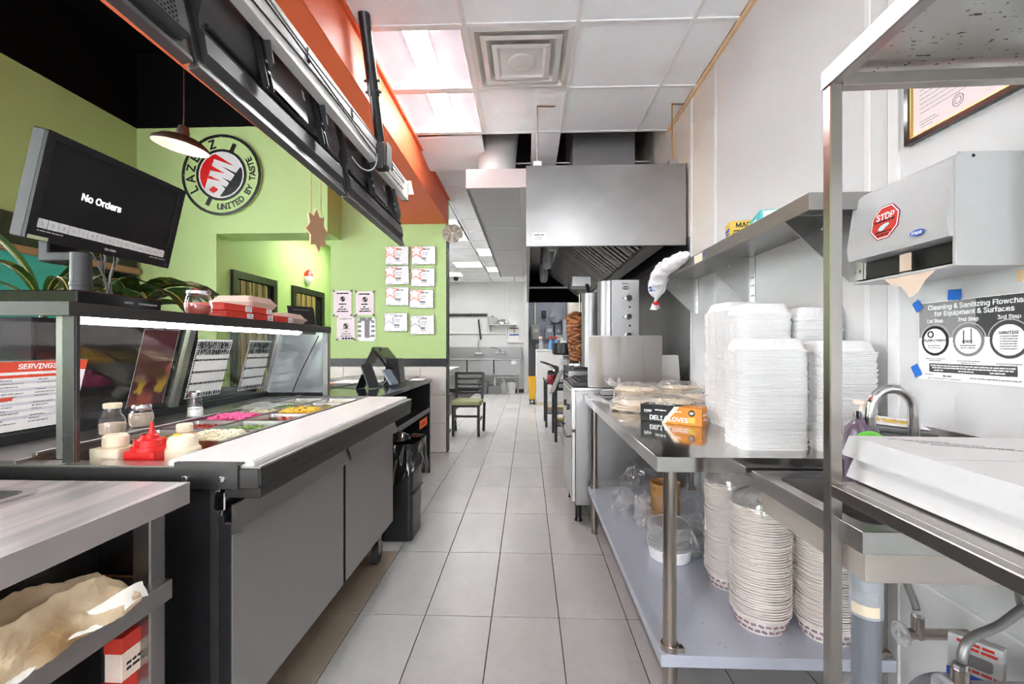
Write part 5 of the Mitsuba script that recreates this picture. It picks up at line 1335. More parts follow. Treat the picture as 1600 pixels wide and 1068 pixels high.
t = thing('cup_bag', 'clear sleeve around the lower part of the brown cups', 'plastic bag')
part(t, 'film', crumple(lathe([(.085, .002), (.092, .06), (.088, .12), (.084, .18)], 36), .012, 24, 3).apply_translation((.70, 2.37, SZ)), 'film', smooth=35)
def lid_pile(cx, cy, r_, n, pitch, mat, where):
    pl_ = shp(lathe([(0, .003), (r_ * .8, .003), (r_ * .84, .007), (r_ * .93, .007), (r_, .004), (r_ * 1.0, 0), (r_ * .95, -.003)], 32), mat, 40)
    rr_ = random.Random(n)
    for q in range(n):
        k = thing('container_cover', f'round plastic lid stacked {where}' if q < n - 1 else f'round plastic lid, topmost {where}', 'lid', f'plastic lids {where}' if q < n - 1 else None)
        put(k, pl_, None, to=at(cx + rr_.uniform(-.004, .004), cy + rr_.uniform(-.004, .004), SZ + .004 + q * pitch))
pr('lid_white', (.78, .78, .78), .35)
t = thing('white_tub', 'white plastic tub under the stack of clear lids', 'tub')
part(t, 'tub', lathe([(0, .0), (.080, 0), (.086, .004), (.092, .05), (.090, .053), (0, .052)], 32, (.632, 2.02, SZ)), 'lid_white', smooth=30)
for q in range(17):
    k = thing('container_cover', 'clear round plastic lid stacked on the white tub' if q < 16 else 'clear round plastic lid, topmost on the white tub', 'lid', 'clear lids on the white tub' if q < 16 else None)
    r_ = .094
    if q == 0:
        lp = shp(lathe([(0, .003), (r_ * .8, .003), (r_ * .84, .0065), (r_ * .93, .0065), (r_, .004), (r_, 0), (r_ * .95, -.002)], 36), 'clear_plastic', 40)
    put(k, lp, None, to=at(.632 + rng.uniform(-.004, .004), 2.02 + rng.uniform(-.004, .004), SZ + .056 + q * .0062))
def loose_bag(x, y, rx, ry, h, seed, label, mat='film', inner=None):
    t = thing('plastic_bag', label, 'plastic bag')
    m = trimesh.creation.icosphere(subdivisions=4)
    v = np.array(m.vertices); v[:, 2] = np.maximum(v[:, 2], -.82)
    v = v * [rx, ry, h / 1.82] + [0, 0, .82 * h / 1.82]
    m = crumple(mesh(v, m.faces), .05 * min(1, h / .15), 9, seed); m = crumple(m, .018, 32, seed + 9)
    v = np.array(m.vertices); v[:, 2] = np.maximum(v[:, 2], .001)
    part(t, 'bag', mesh(v + [x, y, SZ + .001], m.faces), mat, smooth=50)
    return t
loose_bag(.52, 2.50, .055, .07, .17, 3, 'empty crumpled clear bag standing at the left on the lower shelf')
loose_bag(.64, 2.62, .10, .08, .26, 6, 'large crumpled clear bag behind the brown cups')
t = loose_bag(.62, 2.38, .05, .05, .16, 8, 'crumpled milky bag between the empty bag and the brown cups', 'film_milky')
t = loose_bag(.735, 2.06, .085, .085, .15, 12, 'knotted clear bag of small containers to the right of the table leg', 'film')
for q in range(7):
    part(t, 'container', lathe([(0, .0), (.055, 0), (.068, .022), (.068, .024), (.05, .02), (0, .004)], 24, (.735 + .004 * (q % 3), 2.06, SZ + .006 + q * .012)), 'clear_plastic', smooth=30)
part(t, 'knot', crumple(cat(rod((.70, 1.98, SZ + .12), (.705, 1.965, SZ + .14), .010, 8, .004), rod((.705, 1.965, SZ + .14), (.73, 1.95, SZ + .08), .005, 8, .010), rod((.705, 1.965, SZ + .14), (.70, 1.95, SZ + .09), .004, 8, .008)), .004, 50), 'film_milky', smooth=30)
t = loose_bag(.77, 2.24, .10, .08, .19, 15, 'clear bag of containers behind the knotted one', 'film')

# --- wall shelf with brackets
t = thing('wall_shelf', 'stainless steel wall shelf on triangular brackets above the foam stacks', 'shelf')
HX, HY0, HY1, HZ = .83, 1.352, 3.13, 1.69
part(t, 'board', cat(box(HX, XR, HY0, HY1, HZ - .004, HZ, .001), box(HX, HX + .004, HY0, HY1, HZ - .052, HZ, .001), box(HX, XR, HY0, HY0 + .004, HZ - .052, HZ, .001), box(XR - .004, XR, HY0, HY1, HZ, HZ + .05, .001)), 'steel_dull')
for y in (1.58, 2.30, 3.04):
    b_ = part(t, 'bracket', cat(ext(Polygon([(XR - .002, HZ - .006), (HX + .06, HZ - .006), (HX + .06, HZ - .03), (XR - .03, HZ - .235), (XR - .002, HZ - .235)]), .003, (0, y, 0), (1, 0, 0), (0, 0, 1)),
             box(XR - .006, XR, y - .028, y, HZ - .24, HZ - .004, .001)), 'steel')
    part(b_, 'bolt', cat([cyl(.005, 0, .004, (XR - .010, y - .014, HZ - z_), 'x', 8) for z_ in (.11, .15, .20)] + [cyl(.006, 0, .004, (XR - .12, y - .007, HZ - .05), 'y', 8)]), 'chrome', smooth=30)
part(t, 'price_sticker', box(HX - .0012, HX, 2.16, 2.26, HZ - .046, HZ - .008, 0), 'cream_plastic')
part(t, 'sticker_mark', box(HX - .002, HX - .0012, 2.135, 2.15, HZ - .03, HZ - .012, 0), 'ink_blue')
t = thing('yellow_carton', 'yellow carton with dark lettering standing on the wall shelf', 'carton')
yc = lambda m: rotz(m, -12, (.92, 1.92))
part(t, 'body', yc(box(.85, .99, 1.885, 1.975, HZ, HZ + .068, .002)), 'yellow_card')
part(t, 'lettering', yc(tf(cat(move(text('MADRAS', .019, .0006, True), .02, .040)), (.85, 1.8848, HZ), **FACE_CAM)), 'ink')
part(t, 'stripe', yc(cat(box(.862, .98, 1.8842, 1.885, HZ + .012, HZ + .018, 0), box(.862, .95, 1.8842, 1.885, HZ + .024, HZ + .028, 0))), 'ink')
part(t, 'side_print', yc(tf(cat(box(.01, .08, .030, .042, 0, .0006, 0), box(.02, .07, .016, .024, 0, .0006, 0)), (.8498, 1.975, HZ), **FACE_LEFT)), 'ink_blue')
t = thing('teal_carton', 'teal and white flat carton lying on the wall shelf next to the yellow one', 'carton')
part(t, 'body', rotz(box(.86, 1.02, 1.64, 1.80, HZ, HZ + .040, .002), -14, (.92, 1.72)), 'teal_card')
part(t, 'label', rotz(box(.870, 1.022, 1.6385, 1.6395, HZ + .004, HZ + .036, 0), -14, (.92, 1.72)), 'paper')
part(t, 'print', rotz(cat(tf(cat(words(.02, .10, .012, .010, 3)), (.8595, 1.79, HZ), **FACE_LEFT)), -14, (.92, 1.72)), 'paper')
# twisted bag roll draped over the far end of the shelf
t = thing('bag_roll', 'white plastic bag tied with a red band, hanging off the far end of the shelf', 'plastic bag')
path = np.array([(.80, 2.30, 1.700), (.80, 2.46, 1.693), (.80, 2.62, 1.688), (.805, 2.76, 1.665), (.812, 2.85, 1.60), (.818, 2.895, 1.53), (.82, 2.91, 1.475)])
rad = np.interp(np.linspace(0, 1, 60), [0, .2, .45, .65, .82, .88, .90, .93, 1], [.022, .038, .042, .056, .052, .030, .011, .011, .032])
rl = crumple(tube(path, rad, 22, 60), .016, 26, 5)
pr('bag_print', (0.72, 0.71, 0.73), 0.3)
part(t, 'bag', rl, 'bag_print', smooth=45)
part(t, 'red_band', tube([(.8175, 2.885, 1.518), (.8185, 2.892, 1.507)], .019, 14), 'red_plastic')
part(t, 'print', cat(tf(cat(words(0, .05, 0, .012, 1), words(0, .045, .018, .012, 2)), (.755, 2.80, 1.575), (.9, .2, .1), (-.1, .3, 1))), 'ink_blue')

# --- hand sink on the wall
t = thing('hand_sink', 'stainless wall-mounted hand sink between the work table and the rack', 'sink')
KX0, KX1, KY0, KY1, KZ = .655, XR, .90, 1.335, .868
bo, bi = sbox(KX0, KY0, KX1, KY1), affinity.translate(rrect(.30, .34, .04), .845, 1.115)
part(t, 'rim', cat(ext(bo.difference(bi), .004, (0, 0, KZ - .004)), box(KX0, KX0 + .004, KY0, KY1, KZ - .04, KZ + .004, .001), box(KX0, KX1, KY1 - .004, KY1, KZ - .04, KZ + .004, .001), box(KX0, KX1, KY0, KY0 + .004, KZ - .04, KZ + .004, .001)), 'steel')
ci = np.array(bi.exterior.coords)[:-1]; cb = np.array(affinity.scale(bi, .93, .93).exterior.coords)[:-1]; n = len(ci)
f = []
for q in range(n):
    k = (q + 1) % n
    f += [[q, k, k + n], [q, k + n, q + n], [q + n, k + n, 2 * n]]
part(t, 'bowl', mesh(np.vstack([np.c_[ci, np.full(n, KZ - .003)], np.c_[cb, np.full(n, .775)], [[.845, 1.115, .770]]]), f), 'steel_dull')
part(t, 'apron', cat(box(KX0 + .02, KX1, KY0 + .02, KY0 + .023, .765, KZ - .004, .001), box(KX0 + .02, KX0 + .023, KY0 + .02, KY1 - .02, .765, KZ - .004, .001), box(KX0 + .02, KX1, KY0 + .02, KY1 - .02, .762, .766, .001)), pr('apron_steel', (.44, .40, .355), .45, .5))
part(t, 'backsplash', ext(Polygon([(KY0, KZ), (KY1, KZ), (KY1, KZ + .14), (KY0 + .1, KZ + .14), (KY0, KZ + .06)]), .004, (XR - .006, 0, 0), (0, 1, 0), (0, 0, 1)), 'steel')
fx, fy = .982, 1.175
fa = part(t, 'faucet', cat(tube([(fx, fy, KZ)] + [(fx, fy, KZ + .10), (fx, fy, KZ + .19)] + [(fx - .054 + .054 * math.cos(a), fy, KZ + .205 + .054 * math.sin(a)) for a in np.linspace(.15, PI - .1, 16)] + [(fx - .109, fy, KZ + .185)], .0125, 16),
     cyl(.013, KZ + .165, KZ + .188, (fx - .109, fy, 0), n=18), cyl(.024, KZ, KZ + .02, (fx, fy, 0), n=24)), 'chrome', smooth=40)
part(fa, 'aerator', cyl(.0105, KZ + .158, KZ + .168, (fx - .109, fy, 0), n=16), 'grey_plastic', smooth=30)
t = thing('dish_tray', 'grey plastic tub with a yellow and white label beside the faucet', 'tub')
part(t, 'body', box(.90, 1.09, 1.215, 1.30, KZ + .004, KZ + .150, .012), 'grey_plastic')
part(t, 'top', tf(box(-.085, .085, -.038, .038, 0, .012, .005), (.985, 1.245, KZ + .150), (1, 0, -.12), (0, 1, .35)), 'grey_plastic')
part(t, 'label', tf(box(-.07, .07, -.028, .028, 0, .001, 0), (.99, 1.240, KZ + .1635), (1, 0, -.12), (0, 1, .35)), 'paper')
part(t, 'lettering', tf(move(text('Faster', .024, .001, True, True), 0, -.012, .001), (.98, 1.238, KZ + .1670), (1, 0, -.12), (0, 1, .35)), 'yellow_card')
t = thing('soap_bottle', 'purple soap bottle with a pale pump and green label behind the pizza boxes', 'bottle')
part(t, 'body', lathe([(0, 0), (.030, 0), (.038, .01), (.040, .12), (.036, .150), (.022, .170), (.014, .175)], 28, (.868, 1.195, KZ + .004)), 'purple_soap', smooth=40)
part(t, 'label', tf(ext(affinity.scale(Point(0, 0).buffer(.03, quad_segs=10), 1.0, .7), .002), (.857, 1.1535, KZ + .134), (1, -.25, 0), (0, .12, 1)), 'green_label', label='green label')
part(t, 'collar', cyl(.015, .175, .197, (.868, 1.195, KZ + .004), n=24), 'chrome', smooth=30)
part(t, 'pump', cat(cyl(.006, .196, .214, (.868, 1.195, KZ + .004), n=12), box(.847, .875, 1.187, 1.203, KZ + .216, KZ + .228, .003)), 'foam_pink', smooth=30)

# --- plumbing under the sink
t = thing('drain_pipe', 'grey plastic drain pipe with pale couplings coming down from the sink', 'pipe')
dx, dy = .735, 1.00
part(t, 'tailpiece', cyl(.020, .735, .768, (dx, dy, 0), n=20), 'brass', smooth=30)
part(t, 'pipe', cyl(.0265, .40, .735, (dx, dy, 0), n=28), 'pipe_grey', smooth=30)
part(t, 'coupling', cat(cyl(.0305, .715, .748, (dx, dy, 0), n=28), cyl(.0295, .690, .716, (dx, dy, 0), n=28)), 'pipe_light', smooth=30)
part(t, 'coupling', cyl(.0305, .655, .692, (dx, dy, 0), n=28), 'pipe_light', smooth=30, label='pale ring with a stained label')
part(t, 'label', ext(Point(0, 0).buffer(.0312, quad_segs=14).difference(Point(0, 0).buffer(.0305, quad_segs=14)).intersection(sbox(-.04, -.04, .006, 0)), .022, (dx, dy, .662)), 'cream_plastic')
part(t, 'coupling', cyl(.0305, .365, .405, (dx, dy, 0), n=28), 'pipe_light', smooth=30)
part(t, 'elbow', tube([(dx, dy, .37), (dx, dy, .31), (dx + .03, dy, .26), (dx + .09, dy + .01, .24), (dx + .2, dy + .01, .25)], .029, 18, 24), 'pipe_light', smooth=True)
t = thing('trap_pipe', 'rounded grey trap pipe running to the wall below the valves', 'pipe')
part(t, 'bend', tube([(.765, .93, .33), (.78, .935, .45), (.82, .945, .512), (.90, .955, .510)], .036, 22, 22), 'pipe_grey', smooth=True)
part(t, 'arm', cyl(.031, .89, 1.08, (0, .955, .510), 'x', 24), 'pipe_light', smooth=30)
part(t, 'nut', cyl(.038, .875, .90, (0, .955, .510), 'x', 24), 'pipe_grey', smooth=30)
part(t, 'chrome_sleeve', cat(cyl(.026, 1.07, XR, (0, .955, .524), 'x', 20), cyl(.045, XR - .008, XR, (0, .955, .524), 'x', 24)), 'chrome', smooth=30)
pr('hose_braid', (0.30, 0.295, 0.29), 0.42, 0.8)
def valve(name_label, hose, hx, hy, hz, wheel):
    t = thing('water_supply', name_label, 'hose')
    part(t, 'braided_hose', tube(hose, .0085, 12, 40), 'hose_braid', smooth=True)
    part(t, 'nut', cyl(.012, -.030, .0, (hx, hy, hz + .055), n=8), 'chrome')
    part(t, 'valve_body', cat(cyl(.014, -.01, .045, (hx, hy, hz), n=14), cyl(.013, -.035, XR - hx, (hx, hy, hz), 'x', 14)), 'tube_steel', smooth=30)
    part(t, 'handwheel', lathe([(.008, -.004), (.022, -.006), (.029, -.001), (.029, .006), (.022, .008), (.008, .006)], 18, tuple(wheel), 'x'), 'clear_plastic', smooth=35)
    return t
valve('braided hose with a clear round valve handle left of the pump box', [(.955, 1.20, .765), (.955, 1.20, .70), (.985, 1.20, .62), (1.005, 1.195, .555)], 1.008, 1.195, .492, (.963, 1.195, .492))
valve('long curved braided hose ending in a valve in front of the pump box', [(1.02, .97, .775), (1.03, .965, .69), (1.01, .95, .70), (.94, .93, .675), (.87, .915, .655), (.852, .91, .615)], .848, .91, .558, (.818, .91, .558))
t = thing('pump_box', 'small white and blue box with red lettering lodged behind the trap pipe', 'box')
pb = lambda m: tf(m, (1.0, 1.04, .475), (.62, -.78, 0), (.12, .10, 1))
part(t, 'carton', pb(box(-.045, .045, 0, .095, -.04, .0, .002)), 'cardboard_white')
part(t, 'blue_base', pb(box(-.0455, .0455, -.001, .020, -.0405, .0008, .001)), 'ink_blue')
part(t, 'picture', pb(ext(affinity.translate(rrect(.045, .026, .006), .006, .050), .001)), 'ink_grey')
part(t, 'lettering', pb(cat(words(-.03, .03, .082, .006, 1, .001), words(-.02, .035, .072, .006, 2, .001), words(-.035, .035, .027, .005, 3, .001))), 'ink_red')
one('chrome_pipe', tube([(1.10, 1.00, .56), (1.10, .99, .50), (1.105, .965, .43), (1.12, .95, .40), (1.13, .96, .42)], .009, 12, 24), 'chrome', 'thin chrome pipe curving along the wall behind the pump box', 'pipe', smooth=True)

# --- steel rack at the near right
t = thing('steel_rack', 'tall square-tube steel rack with two shelves in the near right foreground', 'rack')
RX, RY = .638, .968
rk = lambda m: rotz(m, -2.0, (RX, RY))
SQ = .0255
part(t, 'post', rk(box(RX, RX + SQ, RY, RY + SQ, 0, 1.80, .002)), 'rack_steel')
part(t, 'post', rk(box(1.085, 1.085 + SQ, RY, RY + SQ, 0, 1.80, .002)), 'rack_steel')
part(t, 'post', rk(box(RX, RX + SQ, -.45, -.45 + SQ, 0, 1.80, .002)), 'rack_steel')
part(t, 'top_shelf', rk(cat(box(RX, 1.11, -.45, RY + SQ, 1.822, 1.826, .001))), 'shelf_under')
part(t, 'top_edge', rk(cat(box(RX - .004, RX, -.45, RY + SQ, 1.788, 1.826, .001))), 'steel')
part(t, 'top_rail', rk(box(RX + SQ, 1.11, RY, RY + SQ, 1.785, 1.8105, .001)), 'rack_steel')
part(t, 'top_rail', rk(box(RX + .002, RX + SQ, -.40, RY, 1.790, 1.8155, .001)), 'rack_steel')
part(t, 'lower_rail', rk(box(RX + .001, RX + SQ, -.44, RY, .918, .944, .002)), 'rack_steel')
part(t, 'lower_rail', rk(box(RX + SQ, 1.10, RY, RY + SQ, .918, .944, .002)), 'rack_steel')
part(t, 'lower_shelf', rk(box(RX + SQ, 1.10, -.44, RY, .936, .944, .001)), 'rack_steel')
# --- two pizza boxes on the rack
def pizza_box(z, dx_, dy_, label, mark):
    t = thing('pizza_box', label, 'pizza box')
    x0, x1, y0, y1, h = .700 + dx_, 1.115 + dx_, .60 + dy_, 1.022 + dy_, .043
    i = .010
    v = [[x0, y0, 0], [x1, y0, 0], [x1, y1, 0], [x0, y1, 0], [x0 + i, y0 + i, h], [x1 - i, y0 + i, h], [x1 - i, y1 - i, h], [x0 + i, y1 - i, h]]
    hull = trimesh.convex.convex_hull(np.array(v))
    part(t, 'lid', rk(move(hull, 0, 0, z)), 'cardboard_white')
    part(t, 'base', rk(move(box(x0 + .022, x1 - .022, y0 + .022, y1 - .022, 0, .005, .001), 0, 0, z - .004)), 'cardboard_white')
    if mark:
        r_ = random.Random(4); ms = []
        for q, (u, w_) in enumerate(((.07, .36), (.09, .34), (.10, .32), (.11, .305))):
            ms += [tf(m, (x0 + u, y0 + w_ + .02, z + h + .0002), (.93, -.35, 0), (.35, .93, 0)) for m in words(0, .10 + .02 * q, 0, .0035, q, .0004)]
        part(t, 'print', rk(cat(ms)), 'ink_grey')
        part(t, 'tape_shadow_line', rk(box(x0 + .012, x1 - .012, y0 + .20, y0 + .2015, z + h, z + h + .0003, 0)), 'ink_mid')
    return t
pizza_box(.9480, .004, .0, 'white pizza box on the rack shelf, lower of the two', False)
pizza_box(.9955, -.004, .003, 'upper white pizza box on the rack shelf, faint print on its lid', True)

# --- paper towel dispenser
t = thing('towel_dispenser', 'white paper towel dispenser with a red STOP sticker on the right wall', 'dispenser')
DX, DY0, DY1, DZ0, DZ1 = .957, 1.05, 1.372, 1.418, 1.678
body = Polygon([(XR, DZ0), (DX + .012, DZ0), (DX + .012, DZ0 + .006), (DX + .055, DZ0 + .012), (DX + .055, DZ0 + .064), (XR, DZ0 + .066)])
part(t, 'lower_tray', ext(body, DY1 - DY0, (0, DY1, 0), (1, 0, 0), (0, 0, 1)), 'white_gloss')
cover = Polygon([(XR, DZ0 + .064), (DX, DZ0 + .068), (DX - .006, DZ0 + .10), (DX + .008, DZ0 + .20), (DX + .016, DZ1 - .012), (DX + .030, DZ1), (XR, DZ1)])
part(t, 'cover', ext(cover.buffer(.0), DY1 - DY0 - .004, (0, DY1 - .002, 0), (1, 0, 0), (0, 0, 1)), 'white_gloss', smooth=25)
part(t, 'side_frame', cat(box(DX + .014, XR, DY0 - .003, DY0, DZ0, DZ1 - .002, .001), box(DX + .010, DX + .016, DY0 - .004, DY0 + .006, DZ0, DZ1 - .012, .002)), 'white_gloss')
part(t, 'slot', box(DX + .050, DX + .054, DY0 + .002, DY1 - .002, DZ0 + .010, DZ0 + .066, 0), 'black_plastic')
part(t, 'slot_floor', box(DX + .016, DX + .054, DY0 + .002, DY1 - .002, DZ0 + .0105, DZ0 + .0115, 0), 'black_plastic')
part(t, 'paper_towel', cat(box(DX + .030, DX + .032, 1.19, 1.225, DZ0 + .006, DZ0 + .060, 0), tf(ext(Polygon([(0, 0), (.16, .0), (.13, -.022), (.11, -.05), (.085, -.062), (.07, -.04), (.055, -.028), (.03, -.024)]), .001), (DX + .016, 1.26, DZ0 + .002), (0, -1, 0), (.02, 0, 1))), 'towel_paper' if 'towel_paper' in scene else pr('towel_paper', (.60, .48, .38), .9), label='torn brown paper towel')
def disp(m, y, z, off=0.0, lean=.07):
    """lay a print on the cover's front; it leans back slightly"""
    return tf(m, (DX - .0045 + off + lean * (z - (DZ0 + .10)) * 1.9, y, z), (0, -1, 0), (lean * 1.9, 0, 1))
oct_ = lambda r_: Polygon([(r_ * math.cos(PI / 8 + q * PI / 4), r_ * math.sin(PI / 8 + q * PI / 4)) for q in range(8)])
sy_, sz_ = 1.235, DZ0 + .150
part(t, 'stop_sticker', disp(ext(oct_(.050), .0012), sy_, sz_, -.002), 'red_dark', label='red octagonal sticker')
part(t, 'sticker_ring', disp(move(ext(oct_(.0475).difference(oct_(.0445)), .0004), 0, 0, .0012), sy_, sz_, -.002), 'ink_white')
part(t, 'sticker_face', disp(move(ext(oct_(.0445), .0003), 0, 0, .0012), sy_, sz_, -.002), 'ink_red')
part(t, 'sticker_text', disp(cat(move(text('STOP', .0165, .0004, True, True), 0, .008, .0016)), sy_, sz_, -.002), 'ink_white')
part(t, 'sticker_print', disp(cat([move(m, 0, 0, .0016) for m in words(-.034, .034, .002, .004, 1) + words(-.028, .028, -.028, .004, 2) + words(-.018, .018, -.036, .004, 3)]), sy_, sz_, -.002), 'ink')
part(t, 'sticker_hands', disp(move(ext(unary_union([affinity.rotate(affinity.scale(Point(0, 0).buffer(.011, quad_segs=6), 1.6, .55), 14), affinity.translate(affinity.scale(Point(0, 0).buffer(.007), 1.5, .6), -.008, -.007),
     affinity.translate(affinity.scale(Point(0, 0).buffer(.004), 1.3, 1), .004, .034)]), .0005), 0, -.011, .0016), sy_, sz_, -.002), 'teal_pale' if 'teal_pale' in scene else pr('teal_pale', (.50, .66, .66), .6))
part(t, 'badge', disp(ext(affinity.scale(Point(0, 0).buffer(.02, quad_segs=12), 1.0, .42), .0012), 1.125, DZ0 + .094, -.0035), 'ink_blue', label='blue oval badge')
part(t, 'badge_text', disp(move(text('Frost', .0085, .0004, True, True), 0, -.004, .0013), 1.125, DZ0 + .094, -.0035), 'ink_white')
part(t, 'lock', cyl(.004, 0, .002, (XR - .13, DY0 - .005, DZ1 - .012), 'y', 10), 'black_plastic')

# --- framed certificate
t = thing('framed_certificate', 'pink certificate in a black and gold frame on the wall above the towel dispenser', 'picture frame')
fw = lambda m, dz=0.0: tf(move(m, 0, 0, dz), (XR - .002, 1.369, 1.826), **FACE_LEFT)
FW_, FH_ = .345, .30
frm = lambda a, b: sbox(a, a, FW_ - a, FH_ - a).difference(sbox(b, b, FW_ - b, FH_ - b))
part(t, 'frame', fw(ext(frm(0, .013), .018)), 'black_gloss')
part(t, 'gold_inner', fw(ext(frm(.013, .019), .014)), 'gold')
part(t, 'sheet', fw(box(.018, FW_ - .018, .018, FH_ - .018, 0, .006, 0)), 'paper_pink')
part(t, 'print', fw(cat([m for q in range(9) for m in words(.04, .24 if q < 8 else .12, .075 + q * .013, .0028, q)] + words(.04, .09, .05, .003, 20) + words(.04, .10, .042, .003, 21) + words(.045, .08, .034, .003, 22)), .006), 'ink_mid')
part(t, 'seal', fw(cat(ext(ring(.014, .016), .0005, (.155, .055, 0)), ext(ring(.008, .0095), .0005, (.155, .055, 0)), ext(ring(.017, .019), .0005, (.285, .085, 0)), ext(ring(.008, .010), .0005, (.285, .085, 0))), .006), 'ink_grey')

# --- sanitizing poster taped under it
t = thing('sanitizing_poster', 'cleaning and sanitizing flowchart poster taped to the right wall under the dispenser', 'poster')
PYL, PZ0, PW_, PH_ = 1.337, 1.142, .300, .217
po = lambda m, dz=0.0: tf(move(m, 0, 0, dz), (XR - .0025, PYL, PZ0), (0, -1, 0), (0, -.02, 1))
pr('poster_grey', (.25, .245, .24), .5); pr('poster_dark', (.05, .05, .052), .5)
part(t, 'sheet', po(box(0, PW_, 0, PH_, 0, .0012, 0)), 'paper')
part(t, 'grey_band', po(box(.002, PW_ * .55, PH_ * .54, PH_ - .002, .0012, .0016, 0)), 'poster_grey')
part(t, 'dark_band', po(box(PW_ * .55, PW_ - .002, PH_ * .54, PH_ - .002, .0012, .0016, 0)), 'poster_dark')
part(t, 'title', po(cat(move(text('Cleaning & Sanitizing Flowchart', .0125, .0004, True), .030, PH_ - .022), move(text('for Equipment & Surfaces', .0125, .0004, True), .050, PH_ - .040)), .0018), 'ink_white')
for q, (cx_, s_) in enumerate(((.052, '1st Step'), (.146, '2nd Step'), (.244, '3rd Step'))):
    part(t, 'step_title', po(move(text(s_, .0095, .0004, True, True), cx_, PH_ - .058), .0018), 'ink_white')
    cz_, r_ = PH_ * .50, .034 if q < 2 else .037
    part(t, 'step_ring', po(ext(Point(cx_, cz_).buffer(r_ + .007, quad_segs=14), .0006), .0016), ('ink', 'ink_grey', 'poster_dark')[q])
    part(t, 'step_disc', po(ext(Point(cx_, cz_).buffer(r_, quad_segs=14), .0004), .0024), 'ink_white')
    part(t, 'step_word', po(cat([move(text(('CLEAN / WASH', 'RINSE', 'SANITIZE')[q], .0068, .0004, True, True), cx_, cz_ - (.002 if q == 0 else .006 if q == 1 else -.014))] +
         [m for k in range(2 if q < 2 else 6) for m in words(cx_ - .02, cx_ + .02, cz_ - (.014 if q < 2 else -.008) - k * .006, .0018, k + q)]), .0028), 'ink')
    part(t, 'step_arrow', po(ext(Point(cx_, cz_).buffer(r_ + .013, quad_segs=12).difference(Point(cx_, cz_).buffer(r_ + .010, quad_segs=12)).intersection(sbox(cx_ - .05, cz_ + .008, cx_ + .05, cz_ + .06)), .0004), .0018), 'ink_mid')
    part(t, 'caption', po(cat(words(cx_ - .03, cx_ + .03, .058 - .004 * q, .0022, q), words(cx_ - .02, cx_ + .02, .053 - .004 * q, .0022, q + 5)), .0012), 'ink_grey')
part(t, 'step_icon', po(cat(ext(ring(.006, .010), .0004, (.040, PH_ * .5 + .018, 0)), box(.134, .1365, PH_ * .5 - .008, PH_ * .5 + .026, 0, .0004, 0), box(.154, .156, PH_ * .5 - .008, PH_ * .5 + .03, 0, .0004, 0)), .0028), 'ink')
part(t, 'dark_box', po(box(.034, .262, .022, .046, .0012, .0018, 0)), 'poster_dark')
part(t, 'box_print', po(cat(words(.038, .258, .039, .0030, 1), words(.044, .255, .033, .0030, 2), words(.05, .08, .026, .0030, 3), words(.12, .16, .026, .003, 4), words(.20, .24, .026, .003, 5)), .0018), 'ink_white')
part(t, 'footer_print', po(cat(words(.02, .05, .014, .0025, 7), words(.075, .10, .010, .005, 8), words(.15, .27, .010, .003, 9), words(.03, .13, .004, .002, 10)), .0012), 'ink_grey')
def tape(y, z, w_, h_, a):
    part(t, 'tape', tf(box(-w_ / 2, w_ / 2, -h_ / 2, h_ / 2, 0, .0008, 0), (XR - .0062, y, z), (0, -math.cos(a), math.sin(a)), (0, math.sin(a), math.cos(a))), 'tape_blue', label='strip of blue tape')
tape(1.338, 1.352, .024, .030, .55); tape(1.226, 1.372, .036, .028, -.06); tape(1.342, 1.165, .024, .034, .50)
one('wall_stain', box(XR - .0012, XR, 1.068, 1.080, 1.385, 1.412, .0003), 'tan', 'small tan tape mark on the wall above the poster', 'tape')

# ================================================================== COOKING LINE, HOOD, FAR ROOM
# --- exhaust hood
t = thing('exhaust_hood', 'large stainless exhaust hood with slanted filters over the cooking line', 'hood')
HX0, HX1, HA, HB, HLO, HHI = -.012, 1.118, 3.2, 7.3, 1.95, 2.525
M('hood_steel', {'type': 'twosided', 'bsdf': {'type': 'principled', 'metallic': 1.0, 'roughness': proc(lambda p, n, uv: 0.20 + 0.16 * fbm(p.x * 3, p.y * 3, p.z * 4)), 'base_color': proc(
    lambda p, n, uv: mix((0.38, 0.372, 0.368), (0.29, 0.28, 0.275), fbm(p.x * 5, p.y * 2, p.z * 6, 3)))}}); pr('filter_steel', (0.34, 0.32, 0.29), 0.40, 0.9)
part(t, 'front_panel', cat(box(HX0, HX1, HA, HA + .004, HLO, HHI, .001), box(HX0 + .004, HX1, HA + .004, HA + .03, HLO, HLO + .004, .001)), 'hood_steel')
part(t, 'front_seam', box(HX1 - .082, HX1 - .079, HA - .0015, HA, HLO + .02, HHI, 0), 'steel_dull')
part(t, 'left_panel', cat(box(HX0, HX0 + .004, HA, HB, HLO, HHI, .001), box(HX0, HX0 + .03, HA, HB, HLO, HLO + .004, .001)), 'hood_steel')
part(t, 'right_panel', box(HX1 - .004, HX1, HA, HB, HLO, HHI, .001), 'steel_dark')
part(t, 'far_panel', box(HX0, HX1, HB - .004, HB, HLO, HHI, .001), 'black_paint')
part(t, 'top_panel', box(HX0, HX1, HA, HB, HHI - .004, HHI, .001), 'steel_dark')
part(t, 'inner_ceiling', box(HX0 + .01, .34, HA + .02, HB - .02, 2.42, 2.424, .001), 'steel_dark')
part(t, 'grease_trough', cat(box(.86, .98, HA + .03, HB - .02, 1.955, 1.962, .001), box(.86, .864, HA + .03, HB - .02, 1.955, 1.985, .001)), 'steel')
part(t, 'filter_rail', box(.33, .37, HA + .03, HB - .02, 2.405, 2.42, .002), 'steel')
part(t, 'rear_panel', tf(box(0, .30, 0, HB - HA - .05, 0, .003, .001), (.96, HA + .03, 1.965), (.45, 0, .9), (0, 1, 0)), 'steel_dark')
part(t, 'end_bar', box(HX0, HX1, HB - .05, HB - .02, 2.17, 2.20, .002), 'steel')
